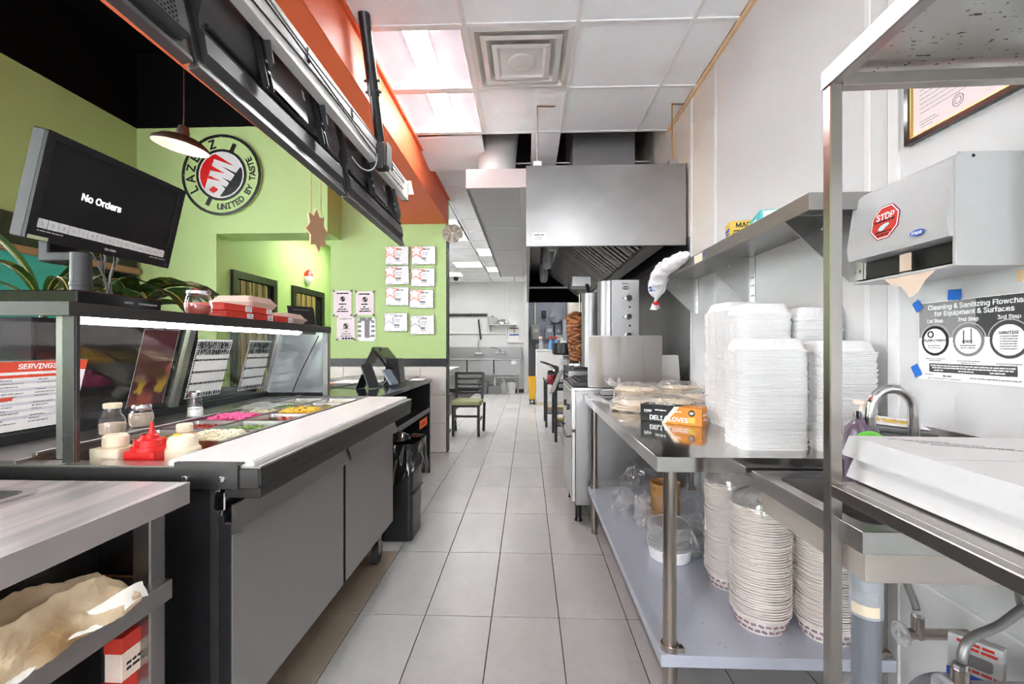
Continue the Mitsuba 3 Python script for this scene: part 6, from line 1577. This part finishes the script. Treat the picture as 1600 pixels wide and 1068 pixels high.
FL_ = np.array([.91 - .36, 0, 1.975 - 2.41]); FLn = np.linalg.norm(FL_)
ft = (.36, 2.41)
def filt_mesh():
    ms = [box(0, .025, 0, .49, -.012, .012, .002), box(FLn - .025, FLn, 0, .49, -.012, .012, .002), box(0, FLn, 0, .02, -.012, .012, .002), box(0, FLn, .47, .49, -.012, .012, .002)]
    for q in range(4):
        y = .035 + q * .112
        ms.append(box(.025, FLn - .025, y, y + .060, -.010, -.004, .001))
    return cat(ms)
fm = filt_mesh()
for q in range(8):
    y = HA + .06 + q * .505
    part(t, 'filter_backing', tf(box(0, FLn, 0, .49, .010, .016, 0), (ft[0], y, ft[1]), FL_, (0, 1, 0)), 'black_matte')
    part(t, 'baffle_filter', tf(fm, (ft[0], y, ft[1]), FL_, (0, 1, 0)), 'filter_steel')
for y in (3.75, 4.62, 5.6):
    l = part(t, 'hood_light', cat(cyl(.045, 2.25, 2.42, (.20, y, 0), n=20, r1=.040), rod((.20, y, 2.40), (.30, y, 2.41), .012, 8)), 'galv', smooth=30)
    part(l, 'globe', lathe([(0, 2.03), (.03, 2.035), (.048, 2.06), (.054, 2.12), (.052, 2.20), (.042, 2.25)], 24, (.20, y, 0)), 'globe_glass', smooth=40)
part(t, 'notice', box(.035, .128, HA - .0015, HA, HLO + .015, HLO + .095, 0), 'paper', label='white paper notice')
part(t, 'notice_print', tf(cat(words(.01, .08, .060, .010, 2), words(.02, .07, .045, .005, 3), words(.02, .07, .033, .004, 4)), (.035, HA - .0015, HLO + .015), **FACE_CAM), 'ink_grey')
t = thing('makeup_air_plenum', 'long pale air plenum with panelled underside along the left of the hood', 'plenum')
pr('plenum_white', (0.55, 0.545, 0.53), 0.5); pr('plenum_front', (0.62, 0.52, 0.50), 0.32, 0.6)
part(t, 'front', box(-.445, HX0, HA + .01, HA + .02, 2.372, 2.51, .002), 'plenum_front')
part(t, 'side', cat(box(-.445, -.440, HA + .02, HB, 2.372, 2.51, .001)), 'plenum_white')
part(t, 'top', box(-.445, HX0, HA + .02, HB, 2.505, 2.51, .001), 'plenum_white')
ys = [HA + .02, 4.24, 5.28, 6.30, 6.85, HB]
for a, b in zip(ys[:-1], ys[1:]):
    part(t, 'underside_panel', box(-.425, -.06, a + .006, b - .006, 2.372, 2.378, .002), 'plenum_white')
part(t, 'edge_strip', box(-.445, -.425, HA + .02, HB, 2.365, 2.374, .002), 'galv')
part(t, 'edge_strip', box(-.06, HX0, HA + .02, HB, 2.372, 2.380, .002), 'steel')
part(t, 'label_card', box(-.055, -.02, HA + 4.0, HA + 4.003, 2.30, 2.37, 0), 'ink_white')
# ducts and hanging rods over the hood
one('duct', cat(box(.40, .95, 4.0, 4.75, HHI, 3.5, .004), box(.385, .965, 3.985, 4.765, 2.60, 2.64, .002)), 'galv', 'square grey duct rising from the hood into the open ceiling', 'duct')
one('round_duct', tube([(-.28, 4.05, 2.51), (-.28, 4.05, 2.80), (-.26, 4.08, 3.10), (-.2, 4.1, 3.5)], .17, 24, 20), 'plenum_white', 'pale round duct rising from the plenum through the open ceiling', 'duct', smooth=True)
for q, (x, y) in enumerate(((.07, 3.235), (1.03, 3.235))):
    t = thing('hanger_rod', ('rod hanging the left front corner of the hood from the ceiling', 'rusty rod hanging the right front corner of the hood from the ceiling')[q], 'rod')
    part(t, 'rod', rod((x, y, HHI), (x, y, 3.5), .005, 8), ('galv', 'brass')[q], smooth=30)
    part(t, 'bracket', box(x - .03, x + .03, y - .03, y + .03, HHI, HHI + .035, .002), ('paper', 'galv')[q])
    part(t, 'slot', box(x - .005, x + .13, y - .008, y + .004, ZC - .010, ZC - .007, 0), 'rust')

# --- cooking line cabinet: grill stand nearest
t = thing('grill_stand', 'stainless cabinet under the grills at the far end of the work table', 'cabinet')
EX0, EY0, EY1 = .300, 3.10, 3.80
part(t, 'cabinet', box(EX0 + .03, 1.10, EY0, EY1, .14, .93, .003), 'steel_dull')
part(t, 'control_panel', box(EX0, EX0 + .03, EY0, EY1, .66, .93, .004), 'steel_white' if 'steel_white' in scene else pr('steel_white', (.62, .61, .60), .3, .8))
part(t, 'top_trim', cat(box(EX0, 1.10, EY0, EY0 + .02, .93, .952, .003), box(EX0, EX0 + .02, EY0, EY1, .93, .952, .003)), 'steel')
for q in range(1):
    y0 = EY0 + .02
    d = part(t, 'door', box(EX0 + .006, EX0 + .03, y0, y0 + .66, .16, .64, .003), 'steel_white')
    part(d, 'handle', tube([(EX0 + .006, y0 + .06, .60), (EX0 - .025, y0 + .06, .60), (EX0 - .025, y0 + .60, .60), (EX0 + .006, y0 + .60, .60)], .008, 8), 'black_plastic')
    for k in range(2):
        part(t, 'knob', cat(cyl(.022, -.018, 0, (EX0, y0 + .13 + k * .26, .80), 'x', 16)), 'black_plastic', smooth=30)
for x, y in ((.36, 3.20), (.36, 3.70), (1.04, 3.20), (1.04, 3.70)):
    part(t, 'leg', cat(cyl(.022, .03, .14, (x, y, 0), n=16), cyl(.028, 0, .03, (x, y, 0), n=16, r1=.020)), 'black_plastic', smooth=30)
t = thing('flat_grill', 'black ridged grill top on the cabinet beyond the steel panel', 'grill')
part(t, 'bed', box(.34, 1.08, 3.15, 3.76, .952, .985, .004), 'charcoal')
part(t, 'front_tray', box(.315, .36, 3.15, 3.76, .952, .975, .003), 'black_plastic')
for q in range(8):
    part(t, 'ridge', box(.37, 1.06, 3.20 + q * .065, 3.235 + q * .065, .985, .998, .003), 'black_plastic')
part(t, 'splash_rim', cat(box(.34, 1.08, 3.76, 3.78, .952, 1.03, .002)), 'steel_dull')
part(t, 'drip_pipe', tube([(.45, 3.17, .975), (1.0, 3.17, .975)], .012, 8), 'steel')
t = thing('griddle_cabinet', 'dark steel cabinet under the flat griddle, set back from the aisle', 'cabinet')
part(t, 'body', box(.43, 1.10, 3.86, 4.80, .12, .94, .004), 'steel_dark')
part(t, 'top', box(.40, 1.10, 3.85, 4.81, .94, .952, .002), 'steel_dull')
for x, y in ((.50, 3.93), (.50, 4.73), (1.03, 3.93), (1.03, 4.73)):
    part(t, 'leg', cyl(.02, 0, .12, (x, y, 0), n=12), 'steel_dull', smooth=30)
t = thing('flat_grill', 'dark flat griddle beyond the ridged grill', 'grill')
part(t, 'bed', box(.41, 1.08, 4.06, 4.72, .952, 1.04, .005), 'charcoal')
part(t, 'plate', box(.43, 1.06, 4.08, 4.70, 1.04, 1.052, .002), 'steel_dark')
part(t, 'guard', cat(box(.35, 1.06, 4.70, 4.715, 1.04, 1.10, .002)), 'steel_dull')

# --- two upright broilers, the farther with a cone of meat
def broiler(x0, y0, w, z0, z1, label, knobs):
    t = thing('upright_broiler', label, 'broiler')
    part(t, 'control_box', box(x0 + .07, x0 + .07 + w, y0, y0 + .20, z0, z1, .004), 'broiler_steel' if 'broiler_steel' in scene else pr('broiler_steel', (.34, .335, .33), .4, .9))
    part(t, 'rounded_shield', lathe([(.085, z0), (.085, z1 - .004), (.081, z1), (0, z1)], 32, (x0 + .075, y0 + .11, 0)), 'broiler_steel', smooth=30)
    part(t, 'seam', box(x0 + .068, x0 + .073, y0 - .001, y0 + .004, z0, z1, 0), 'black_plastic')
    n = 4
    for q in range(n):
        z = z1 - .135 - q * .135
        if knobs:
            k = part(t, 'knob_ring', cyl(.026, -.006, 0, (x0 + .07 + w * .62, y0, z), 'y', 24), 'chrome', smooth=30)
            part(k, 'knob', cyl(.019, -.028, -.006, (x0 + .07 + w * .62, y0, z), 'y', 20), 'black_plastic', smooth=30)
            part(t, 'button', cyl(.008, -.004, 0, (x0 + .07 + w * .66, y0, z - .066), 'y', 12), 'black_plastic', smooth=30)
            part(t, 'mark', box(x0 + .07 + w * .42, x0 + .07 + w * .44, y0 - .0008, y0, z - .012, z + .004, 0), 'ink')
    if knobs:
        part(t, 'badge', cat(tf(ext(affinity.scale(Point(0, 0).buffer(.026), 1, .5), .001), (x0 + .07 + w * .52, y0, z1 - .062), **FACE_CAM)), 'black_plastic')
        part(t, 'badge_print', tf(cat(words(-.022, .022, -.004, .008, 3)), (x0 + .07 + w * .52, y0 - .001, z1 - .062), **FACE_CAM), 'ink_mid')
        part(t, 'emblem', tf(cat(words(-.024, .024, 0, .014, 4, gap=.2)), (x0 + .07 + w * .50, y0 - .0005, z1 - .038), **FACE_CAM), 'ink_grey')
    part(t, 'burner_face', box(x0 + .09, x0 + .05 + w, y0 + .20, y0 + .23, z0 + .05, z1 - .05, .003), 'rust')
    return t
broiler(.535, 3.28, .205, .985, 1.722, 'upright broiler with a column of black knobs, nearer of the two', True)
t = thing('upright_broiler', 'rounded steel upright broiler behind the one with knobs, with the meat cone', 'broiler')
part(t, 'shield', lathe([(.088, 1.053), (.088, 1.705), (.084, 1.712), (0, 1.712)], 36, (.572, 4.05, 0)), 'broiler_steel', smooth=30)
part(t, 'control_box', box(.60, .80, 3.98, 4.16, 1.053, 1.70, .004), 'steel')
part(t, 'drip_tray', cyl(.13, 1.053, 1.075, (.482, 4.34, 0), n=36), 'steel', smooth=30)
part(t, 'spit', rod((.50, 4.34, 1.07), (.50, 4.34, 1.74), .008, 10), 'steel', smooth=30)
part(t, 'motor', cat(box(.42, .60, 4.25, 4.45, 1.80, 1.90, .005), rod((.56, 4.1, 1.70), (.56, 4.3, 1.84), .02, 10)), 'steel_dull')
# meat cone: stacked wavy slices
u_, v_ = np.meshgrid(np.linspace(0, 1, 121)[:-1], np.linspace(0, 1, 110), indexing='ij')
rr_ = (.072 + .040 * v_) * (1 - .55 * np.clip((v_ - .90) / .10, 0, 1) ** 2)
nz = meshkit.fbm(np.stack([np.cos(u_ * 2 * PI) * 2.5, np.sin(u_ * 2 * PI) * 2.5, v_ * 34], -1), 3, 2)
rr_ = rr_ * (1 + .38 * (nz - .45)) + .008 * np.abs(np.sin(v_ * 30 * PI + 5 * nz))
mv = np.stack([.482 + rr_ * np.cos(u_ * 2 * PI), 4.34 + rr_ * np.sin(u_ * 2 * PI), 1.09 + .47 * v_ + .01 * np.sin(u_ * 12)], -1).reshape(-1, 3); mf = []
for i in range(120):
    for j in range(109):
        a, b = i * 110 + j, ((i + 1) % 120) * 110 + j
        mf += [[a, b, b + 1], [a, b + 1, a + 1]]
one('meat_cone', mesh(mv, mf), 'meat', 'tall cone of browned sliced meat on the upright broiler spit', 'meat', smooth=35)
# --- pot, press and cloth on the line
t = thing('sandwich_press', 'black sandwich press on the line in front of the meat cone', 'press')
part(t, 'base', box(.42, .66, 4.49, 4.70, 1.054, 1.10, .008), 'black_plastic')
part(t, 'lid', box(.42, .66, 4.50, 4.70, 1.10, 1.14, .010), 'steel_dull')
part(t, 'handle', tube([(.42, 4.55, 1.12), (.38, 4.55, 1.13), (.38, 4.66, 1.13), (.42, 4.66, 1.12)], .009, 8), 'black_plastic')
one('black_pot', lathe([(0, 0), (.12, 0), (.135, .02), (.14, .13), (.146, .135), (.135, .135), (.13, .02), (0, .012)], 32, (.42, 5.2, 1.14)), 'black_plastic', 'black pot standing on the dark stand in front of the spray bottles', 'pot', smooth=30)
t = thing('fryer_cabinet', 'dark steel fryer cabinet between the griddle and the black stands', 'fryer')
part(t, 'body', box(.45, 1.10, 4.85, 5.70, .12, 1.10, .004), 'steel_dark')
part(t, 'rim', box(.44, 1.10, 4.84, 5.71, 1.10, 1.14, .003), 'steel')
for x, y in ((.52, 4.92), (.52, 5.62), (1.02, 4.92), (1.02, 5.62)):
    part(t, 'leg', cyl(.02, 0, .12, (x, y, 0), n=12), 'steel_dull', smooth=30)
def stand(x0, x1, y0, y1, h, label):
    t = thing('black_stand', label, 'stand')
    part(t, 'top', cat(box(x0, x1, y0, y1, h - .035, h, .006), box(x0 - .01, x0 + .012, y0 - .01, y1, h, h + .03, .004)), 'black_plastic')
    for x, y in ((x0 + .02, y0 + .02), (x1 - .02, y0 + .02), (x0 + .02, y1 - .02), (x1 - .02, y1 - .02)):
        part(t, 'leg', cat(box(x - .018, x + .018, y - .018, y + .018, 0, h - .03, .003)), 'black_plastic')
    part(t, 'brace', box(x0 + .02, x1 - .02, y0 + .012, y0 + .03, .28, .31, .002), 'yellow_card')
    part(t, 'lower_shelf', box(x0 + .02, x1 - .02, y0 + .02, y1 - .02, .20, .215, .002), 'charcoal')
    return t
stand(.345, .85, 5.80, 6.45, .70, 'black steel stand with square legs, nearer of the two on the cooking line')
stand(.265, .80, 6.85, 7.50, .69, 'black steel stand with square legs, farther of the two on the cooking line')
t = thing('drip_tray', 'grey slanted side tray with perforated edge beside the griddle', 'tray')
part(t, 'plate', tf(box(0, .30, 0, .45, 0, .012, .003), (.30, 5.05, .72), (.25, .1, .55), (0, 1, 0)), 'galv')
part(t, 'rail', tube([(.28, 4.80, .98), (.28, 5.7, .99)], .012, 8), 'steel')
one('red_cloth', crumple(trimesh.creation.icosphere(subdivisions=3, radius=.07), .05, 12, 4).apply_translation((.33, 5.95, .80)), 'red_dark', 'dark red cloth lying on the nearer black stand', 'cloth', smooth=True)
one('black_tool', crumple(cat(box(.28, .40, 6.2, 6.4, .74, .90, .02)), .01, 20), 'black_plastic', 'small black appliance on the nearer black stand', 'appliance')
t = thing('trolley_handle', 'steel push handle sticking out over the aisle by the black stands', 'handle')
part(t, 'frame', tube([(.40, 6.1, .95), (.21, 6.1, 1.02), (.19, 6.35, 1.02), (.38, 6.5, .95)], .014, 10), 'charcoal')
part(t, 'support', cat(box(.36, .42, 6.05, 6.12, .70, .96, .004), box(.36, .42, 6.44, 6.50, .70, .96, .004)), 'charcoal')

# --- white appliance, bucket and utility wall at the far right
t = thing('white_freezer', 'white upright chest freezer at the far end of the aisle', 'freezer')
part(t, 'body', box(.18, .85, 9.45, 10.2, .06, 1.13, .01), 'white_paint')
part(t, 'lid', box(.175, .855, 9.44, 10.21, 1.13, 1.165, .008), 'white_paint')
part(t, 'plinth', box(.19, .84, 9.46, 10.19, 0, .06, .003), 'cream_plastic')
def spray(x, y, z, body, head, label):
    t = thing('spray_bottle', label, 'bottle')
    part(t, 'body', lathe([(0, 0), (.04, 0), (.045, .01), (.045, .14), (.03, .19), (.014, .22), (.014, .24)], 20, (x, y, z)), body, smooth=40)
    part(t, 'trigger', cat(box(x - .05, x + .03, y - .012, y + .012, z + .245, z + .285, .005), box(x - .035, x - .022, y - .008, y + .008, z + .20, z + .25, .003), cyl(.016, .232, .25, (x, y, z), n=14)), head)
    return t
spray(.29, 9.75, 1.165, 'clear_plastic', 'foam_pink', 'clear spray bottle with a pale trigger on the white freezer')
spray(.50, 9.70, 1.165, 'spray_blue' if 'spray_blue' in scene else pr('spray_blue', (.10, .30, .62), .3), 'red_plastic', 'blue spray bottle with a red trigger on the white freezer, left one')
spray(.62, 9.80, 1.165, 'spray_blue', 'red_plastic', 'blue spray bottle with a red trigger on the white freezer, right one')
t = thing('cleaner_jug', 'white cleaner jug with a dark label on the white freezer', 'jug')
part(t, 'body', cat(box(.70, .84, 9.66, 9.80, 1.165, 1.36, .03), cyl(.025, 1.36, 1.42, (.74, 9.73, 0), n=16)), 'foam')
part(t, 'label', box(.72, .79, 9.655, 9.66, 1.22, 1.29, 0), 'ink')
t = thing('mop_bucket', 'yellow mop bucket beside the white freezer', 'bucket')
part(t, 'body', move(taper(.13, .30, .17, .36, .10, .58, .02), .095 - bc[0], 9.72 - bc[1], 0), 'yellow_plastic', smooth=30)
for sx_ in (-.04, .04):
    part(t, 'caster', cyl(.05, -.015, .015, (.095 + sx_, 9.60, .05), 'x', 16), 'black_plastic', smooth=30)
part(t, 'axle', box(.03, .16, 9.56, 9.86, .09, .105, .003), 'black_plastic')
t = thing('mop', 'wooden-handled mop leaning in the far corner by the utility wall', 'mop')
part(t, 'handle', rod((.05, 12.7, .12), (.0, 12.83, 1.72), .014, 10), 'wood_ledge', smooth=30)
part(t, 'head', crumple(lathe([(0, .30), (.03, .28), (.07, .15), (.10, 0), (0, 0)], 20, (.06, 12.68, 0.0)), .02, 20, 2), 'charcoal', smooth=True)
UB = [(.10, .35, 1.42, 1.86, 'electrical_panel', 'grey electrical panel with a pale label, leftmost on the utility wall', 'galv'), (.49, .74, 1.44, 1.86, 'electrical_panel', 'grey electrical panel in the middle of the utility wall', 'panel_blue'),
      (.78, .95, 1.60, 1.88, 'electrical_panel', 'small blue-grey panel right of the middle one on the utility wall', 'wall_blue'), (.22, .62, .95, 1.30, 'electrical_panel', 'low grey panel behind the clear spray bottle', 'galv')]
for x0, x1, z0, z1, nm, lb, mt in UB:
    t = thing(nm, lb, 'electrical panel')
    part(t, 'box', box(x0, x1, 12.76, 12.9, z0, z1, .006), mt)
    part(t, 'door', box(x0 + .02, x1 - .02, 12.752, 12.76, z0 + .02, z1 - .02, .003), mt)
    part(t, 'label', box(x0 + .07, x1 - .05, 12.749, 12.752, z1 - .22 if z1 - z0 > .3 else z0 + .05, z1 - .12 if z1 - z0 > .3 else z0 + .12, 0), 'ink_mid')
t = thing('blue_duct', 'pale blue vertical duct on the utility wall beside the meat cone', 'duct')
part(t, 'duct', box(.99, 1.11, 12.72, 12.9, .9, 1.98, .004), 'pipe_light')
part(t, 'flange', box(.98, 1.12, 12.71, 12.9, 1.95, 1.98, .002), 'pipe_light')
t = thing('wall_motor', 'round dark motor mounted high on the utility wall', 'motor')
part(t, 'drum', cyl(.16, 12.6, 12.9, (.78, 0, 2.06), 'y', 28), 'wall_blue', smooth=30)
part(t, 'cap', cyl(.07, 12.56, 12.6, (.70, 0, 2.10), 'y', 20), 'panel_blue', smooth=30)
one('black_meter', cat(box(.40, .53, 12.8, 12.9, 2.05, 2.26, .01), cyl(.05, 12.78, 12.8, (.465, 0, 2.16), 'y', 18)), 'black_plastic', 'black meter box high on the utility wall', 'meter')
one('wall_notice', box(.80, .97, 12.89, 12.899, 1.42, 1.58, 0), 'paper', 'small white notice pinned under the small panel on the utility wall', 'notice')
for q, x in enumerate((.21, .66, 1.06)):
    one('conduit', rod((x, 12.87, 1.86 if q < 2 else 1.98), (x, 12.87, 2.9), .016, 10), 'galv' if q else 'cream_plastic', ('pale conduit above the leftmost electrical panel', 'grey conduit above the middle electrical panel', 'grey conduit above the blue duct')[q], 'pipe', smooth=True)

# --- triple sink on the far wall
t = thing('triple_sink', 'three-compartment stainless sink along the far wall', 'sink')
S0, S1, SYA = -2.25, -.16, 11.45
Z = lambda v, y=11.5: 1.235 + (541 - v) / 700 * y
for q in range(3):
    xa = S0 + .02 + q * .69
    part(t, 'basin', cat(box(xa, xa + .66, SYA, SYA + .004, .52, .90, .002), box(xa, xa + .004, SYA, 11.95, .52, .90, .002), box(xa + .656, xa + .66, SYA, 11.95, .52, .90, .002), box(xa, xa + .66, SYA, 11.95, .52, .524, .002)), 'sink_steel')
part(t, 'front_rim', cat(box(S0, S1, SYA - .03, SYA + .02, .885, .925, .006), box(S1 - .02, S1, SYA - .03, 11.98, .885, .925, .004)), 'sink_steel')
part(t, 'backsplash', cat(box(S0, S1, 11.96, 11.98, .88, 1.22, .003), ext(Polygon([(SYA, .90), (11.98, .90), (11.98, 1.22), (11.75, 1.18)]), .004, (S1 - .004, 0, 0), (0, 1, 0), (0, 0, 1))), 'sink_steel')
part(t, 'frame_bar', box(S0, S1 - .02, SYA, SYA + .03, .50, .52, .002), 'steel_dull')
for x in (S0 + .05, S1 - .09):
    part(t, 'leg', cyl(.02, 0, .51, (x, SYA + .05, 0), n=12), 'steel', smooth=30)
f_ = part(t, 'spray_faucet', cat(box(-1.42, -1.20, 11.88, 11.93, 1.02, 1.09, .01), rod((-1.31, 11.9, 1.05), (-1.31, 11.9, 1.45), .016, 10), rod((-1.40, 11.9, 1.17), (-1.28, 11.9, 1.18), .010, 8)), 'chrome')
part(f_, 'hose', tube([(-1.31, 11.88, 1.95), (-1.28, 11.86, 1.72), (-1.26, 11.84, 1.58), (-1.24, 11.84, 1.42)], .022, 8, 20), 'charcoal', smooth=True)
f_ = part(t, 'faucet', cat(box(-.85, -.60, 11.90, 11.94, 1.04, 1.08, .008), rod((-.73, 11.9, 1.06), (-.73, 11.9, 1.17), .012, 8), tube([(-.73, 11.9, 1.17), (-.85, 11.8, 1.20), (-.95, 11.7, 1.21), (-.98, 11.68, 1.18)], .011, 8, 16)), 'chrome', smooth=30)
for x in (-.84, -.61):
    part(f_, 'handle', box(x - .02, x + .02, 11.86, 11.92, 1.06, 1.12, .006), 'chrome')
part(t, 'sticker', box(-.42, -.29, SYA - .0025, SYA, .78, .88, 0), 'paper')
# pipes and shelf on the far wall
one('wall_pipe', cat(cyl(.035, -2.4, -1.08, (0, 11.95, 2.08), 'x', 16)), 'charcoal', 'dark horizontal pipe high on the far wall', 'pipe', smooth=30)
one('wall_pipe', cat(cyl(.022, -2.4, -.56, (0, 11.97, 1.585), 'x', 14)), 'white_paint', 'white horizontal pipe on the far wall above the triple sink', 'pipe', smooth=30)
one('wall_pipe', tube([(-.565, 11.97, 2.95), (-.565, 11.97, 1.40), (-.53, 11.97, 1.35), (.0 - .12, 11.97, 1.345)], .024, 10), 'white_paint', 'white vertical pipe that bends right on the far wall', 'pipe', smooth=30)
t = thing('far_shelf', 'small shelf on the far wall with a white pot and a steel bowl', 'shelf')
part(t, 'board', box(-1.06, .0 - .30, 11.75, 12.0, 1.80, 1.815, .002), 'steel')
for x in (-1.0, -.36):
    part(t, 'bracket', ext(Polygon([(12.0, 1.80), (11.78, 1.80), (12.0, 1.58)]), .015, (x, 0, 0), (0, 1, 0), (0, 0, 1)), 'galv')
t = thing('white_pot', 'white lidded pot on the small shelf of the far wall', 'pot')
part(t, 'body', lathe([(0, 0), (.12, 0), (.135, .02), (.14, .17), (.10, .20), (0, .21)], 24, (-.93, 11.88, 1.815)), 'white_gloss', smooth=35)
part(t, 'knob', cyl(.025, .205, .235, (-.93, 11.88, 1.815), n=12), 'black_plastic', smooth=30)
one('steel_bowl', lathe([(.17, 0), (.165, .06), (.12, .12), (.05, .145), (0, .15)], 28, (-.66, 11.88, 1.815)), 'steel', 'upturned steel bowl on the small shelf of the far wall', 'bowl', smooth=35)
t = thing('wall_chart', 'white chart with a blue bar on the far wall above the triple sink', 'chart')
part(t, 'sheet', box(-.52, -.24, 11.985, 11.998, 1.36, 1.74, .001), 'paper')
part(t, 'blue_bar', box(-.49, -.24, 11.982, 11.985, 1.53, 1.565, 0), 'ink_blue')
part(t, 'top_clip', box(-.49, -.25, 11.978, 11.985, 1.71, 1.735, .002), 'black_plastic')
t = thing('bucket', 'clear white bucket standing under the triple sink', 'bucket')
part(t, 'body', lathe([(0, .01), (.10, 0), (.14, .30), (.15, .31), (.135, .31), (.095, .015)], 24, (-.43, 11.75, 0)), 'foam', smooth=30)
part(t, 'handle', tube([(-.57, 11.75, .30), (-.43, 11.70, .36), (-.29, 11.75, .30)], .006, 6, 14), 'galv', smooth=True)
t = thing('floor_drain', 'grey grease trap box on the floor under the triple sink', 'box')
part(t, 'body', box(-1.02, -.70, 11.55, 11.85, 0, .22, .006), 'grey_plastic')
part(t, 'pipe', tube([(-.86, 11.7, .22), (-.86, 11.7, .42), (-.80, 11.7, .44), (-.2, 11.7, .45), (-.16, 11.75, .60)], .03, 10), 'white_paint', smooth=30)
one('clear_bag', crumple(lathe([(0, 0), (.10, 0), (.12, .10), (.09, .22), (.03, .32), (.06, .40)], 24, (-.62, 11.62, 0)), .03, 10, 2), 'film_milky', 'clear bag on the floor under the triple sink', 'plastic bag', smooth=True)
one('waste_bin_grey', lathe([(0, 0), (.12, 0), (.14, .33), (.13, .33), (.11, .02)], 20, (-1.15, 11.65, 0)), 'grey_plastic', 'grey bin under the triple sink behind the chair', 'bin', smooth=30)
one('dome_camera', cat(lathe([(0, -.09), (.04, -.08), (.06, -.04), (.065, 0), (0, 0)], 20, (-1.80, 11.2, ZC))), 'black_gloss', 'small black dome camera on the far ceiling', 'camera', smooth=40)

# --- dining chair and table past the partition
t = thing('dining_chair', 'black slat-back dining chair with an olive green seat past the green partition', 'chair')
cx_, cy_, sw = -.850, 6.30, .40
part(t, 'seat', crumple(box(cx_ - .20, cx_ + .20, cy_ - .20, cy_ + .20, .425, .485, .028), .002, 20), 'green_seat', smooth=35)
part(t, 'seat_frame', box(cx_ - .19, cx_ + .19, cy_ - .19, cy_ + .19, .40, .428, .004), 'black_plastic')
for sx_ in (-1, 1):
    part(t, 'leg', cat(box(cx_ + sx_ * .175 - .018, cx_ + sx_ * .175 + .018, cy_ - .185, cy_ - .150, 0, .405, .003)), 'black_plastic')
    xb = cx_ + sx_ * .185
    part(t, 'leg', cat(tf(box(-.018, .018, -.016, .016, 0, .43, .003), (xb + sx_ * .02, cy_ + .24, 0), (1, 0, -sx_ * .04), (0, 1, .12)), tf(box(-.018, .018, -.016, .016, 0, .44, .003), (xb, cy_ + .195, .42), (1, 0, -sx_ * .03), (0, 1, -.10))), 'black_plastic')
for q, z in enumerate((.55, .61, .67, .75, .825)):
    part(t, 'back_slat', box(cx_ - .19, cx_ + .19, cy_ + .205 + .1 * (z - .5), cy_ + .222 + .1 * (z - .5), z, z + (.032 if q < 4 else .04), .004), 'black_plastic')
part(t, 'stretcher', cat(box(cx_ - .17, cx_ + .17, cy_ - .175, cy_ - .16, .26, .29, .003), box(cx_ - .19, cx_ - .17, cy_ - .17, cy_ + .21, .20, .23, .003), box(cx_ + .17, cx_ + .19, cy_ - .17, cy_ + .21, .20, .23, .003)), 'black_plastic')
t = thing('dining_table', 'pale table top with a dark edge just behind the end of the partition', 'table')
part(t, 'top', box(-1.75, -1.02, 5.95, 6.65, .90, .935, .004), 'wall_tile')
part(t, 'pedestal', cat(box(-1.42, -1.34, 6.26, 6.34, .02, .90, .004), box(-1.65, -1.12, 6.05, 6.55, 0, .03, .004)), 'black_plastic')
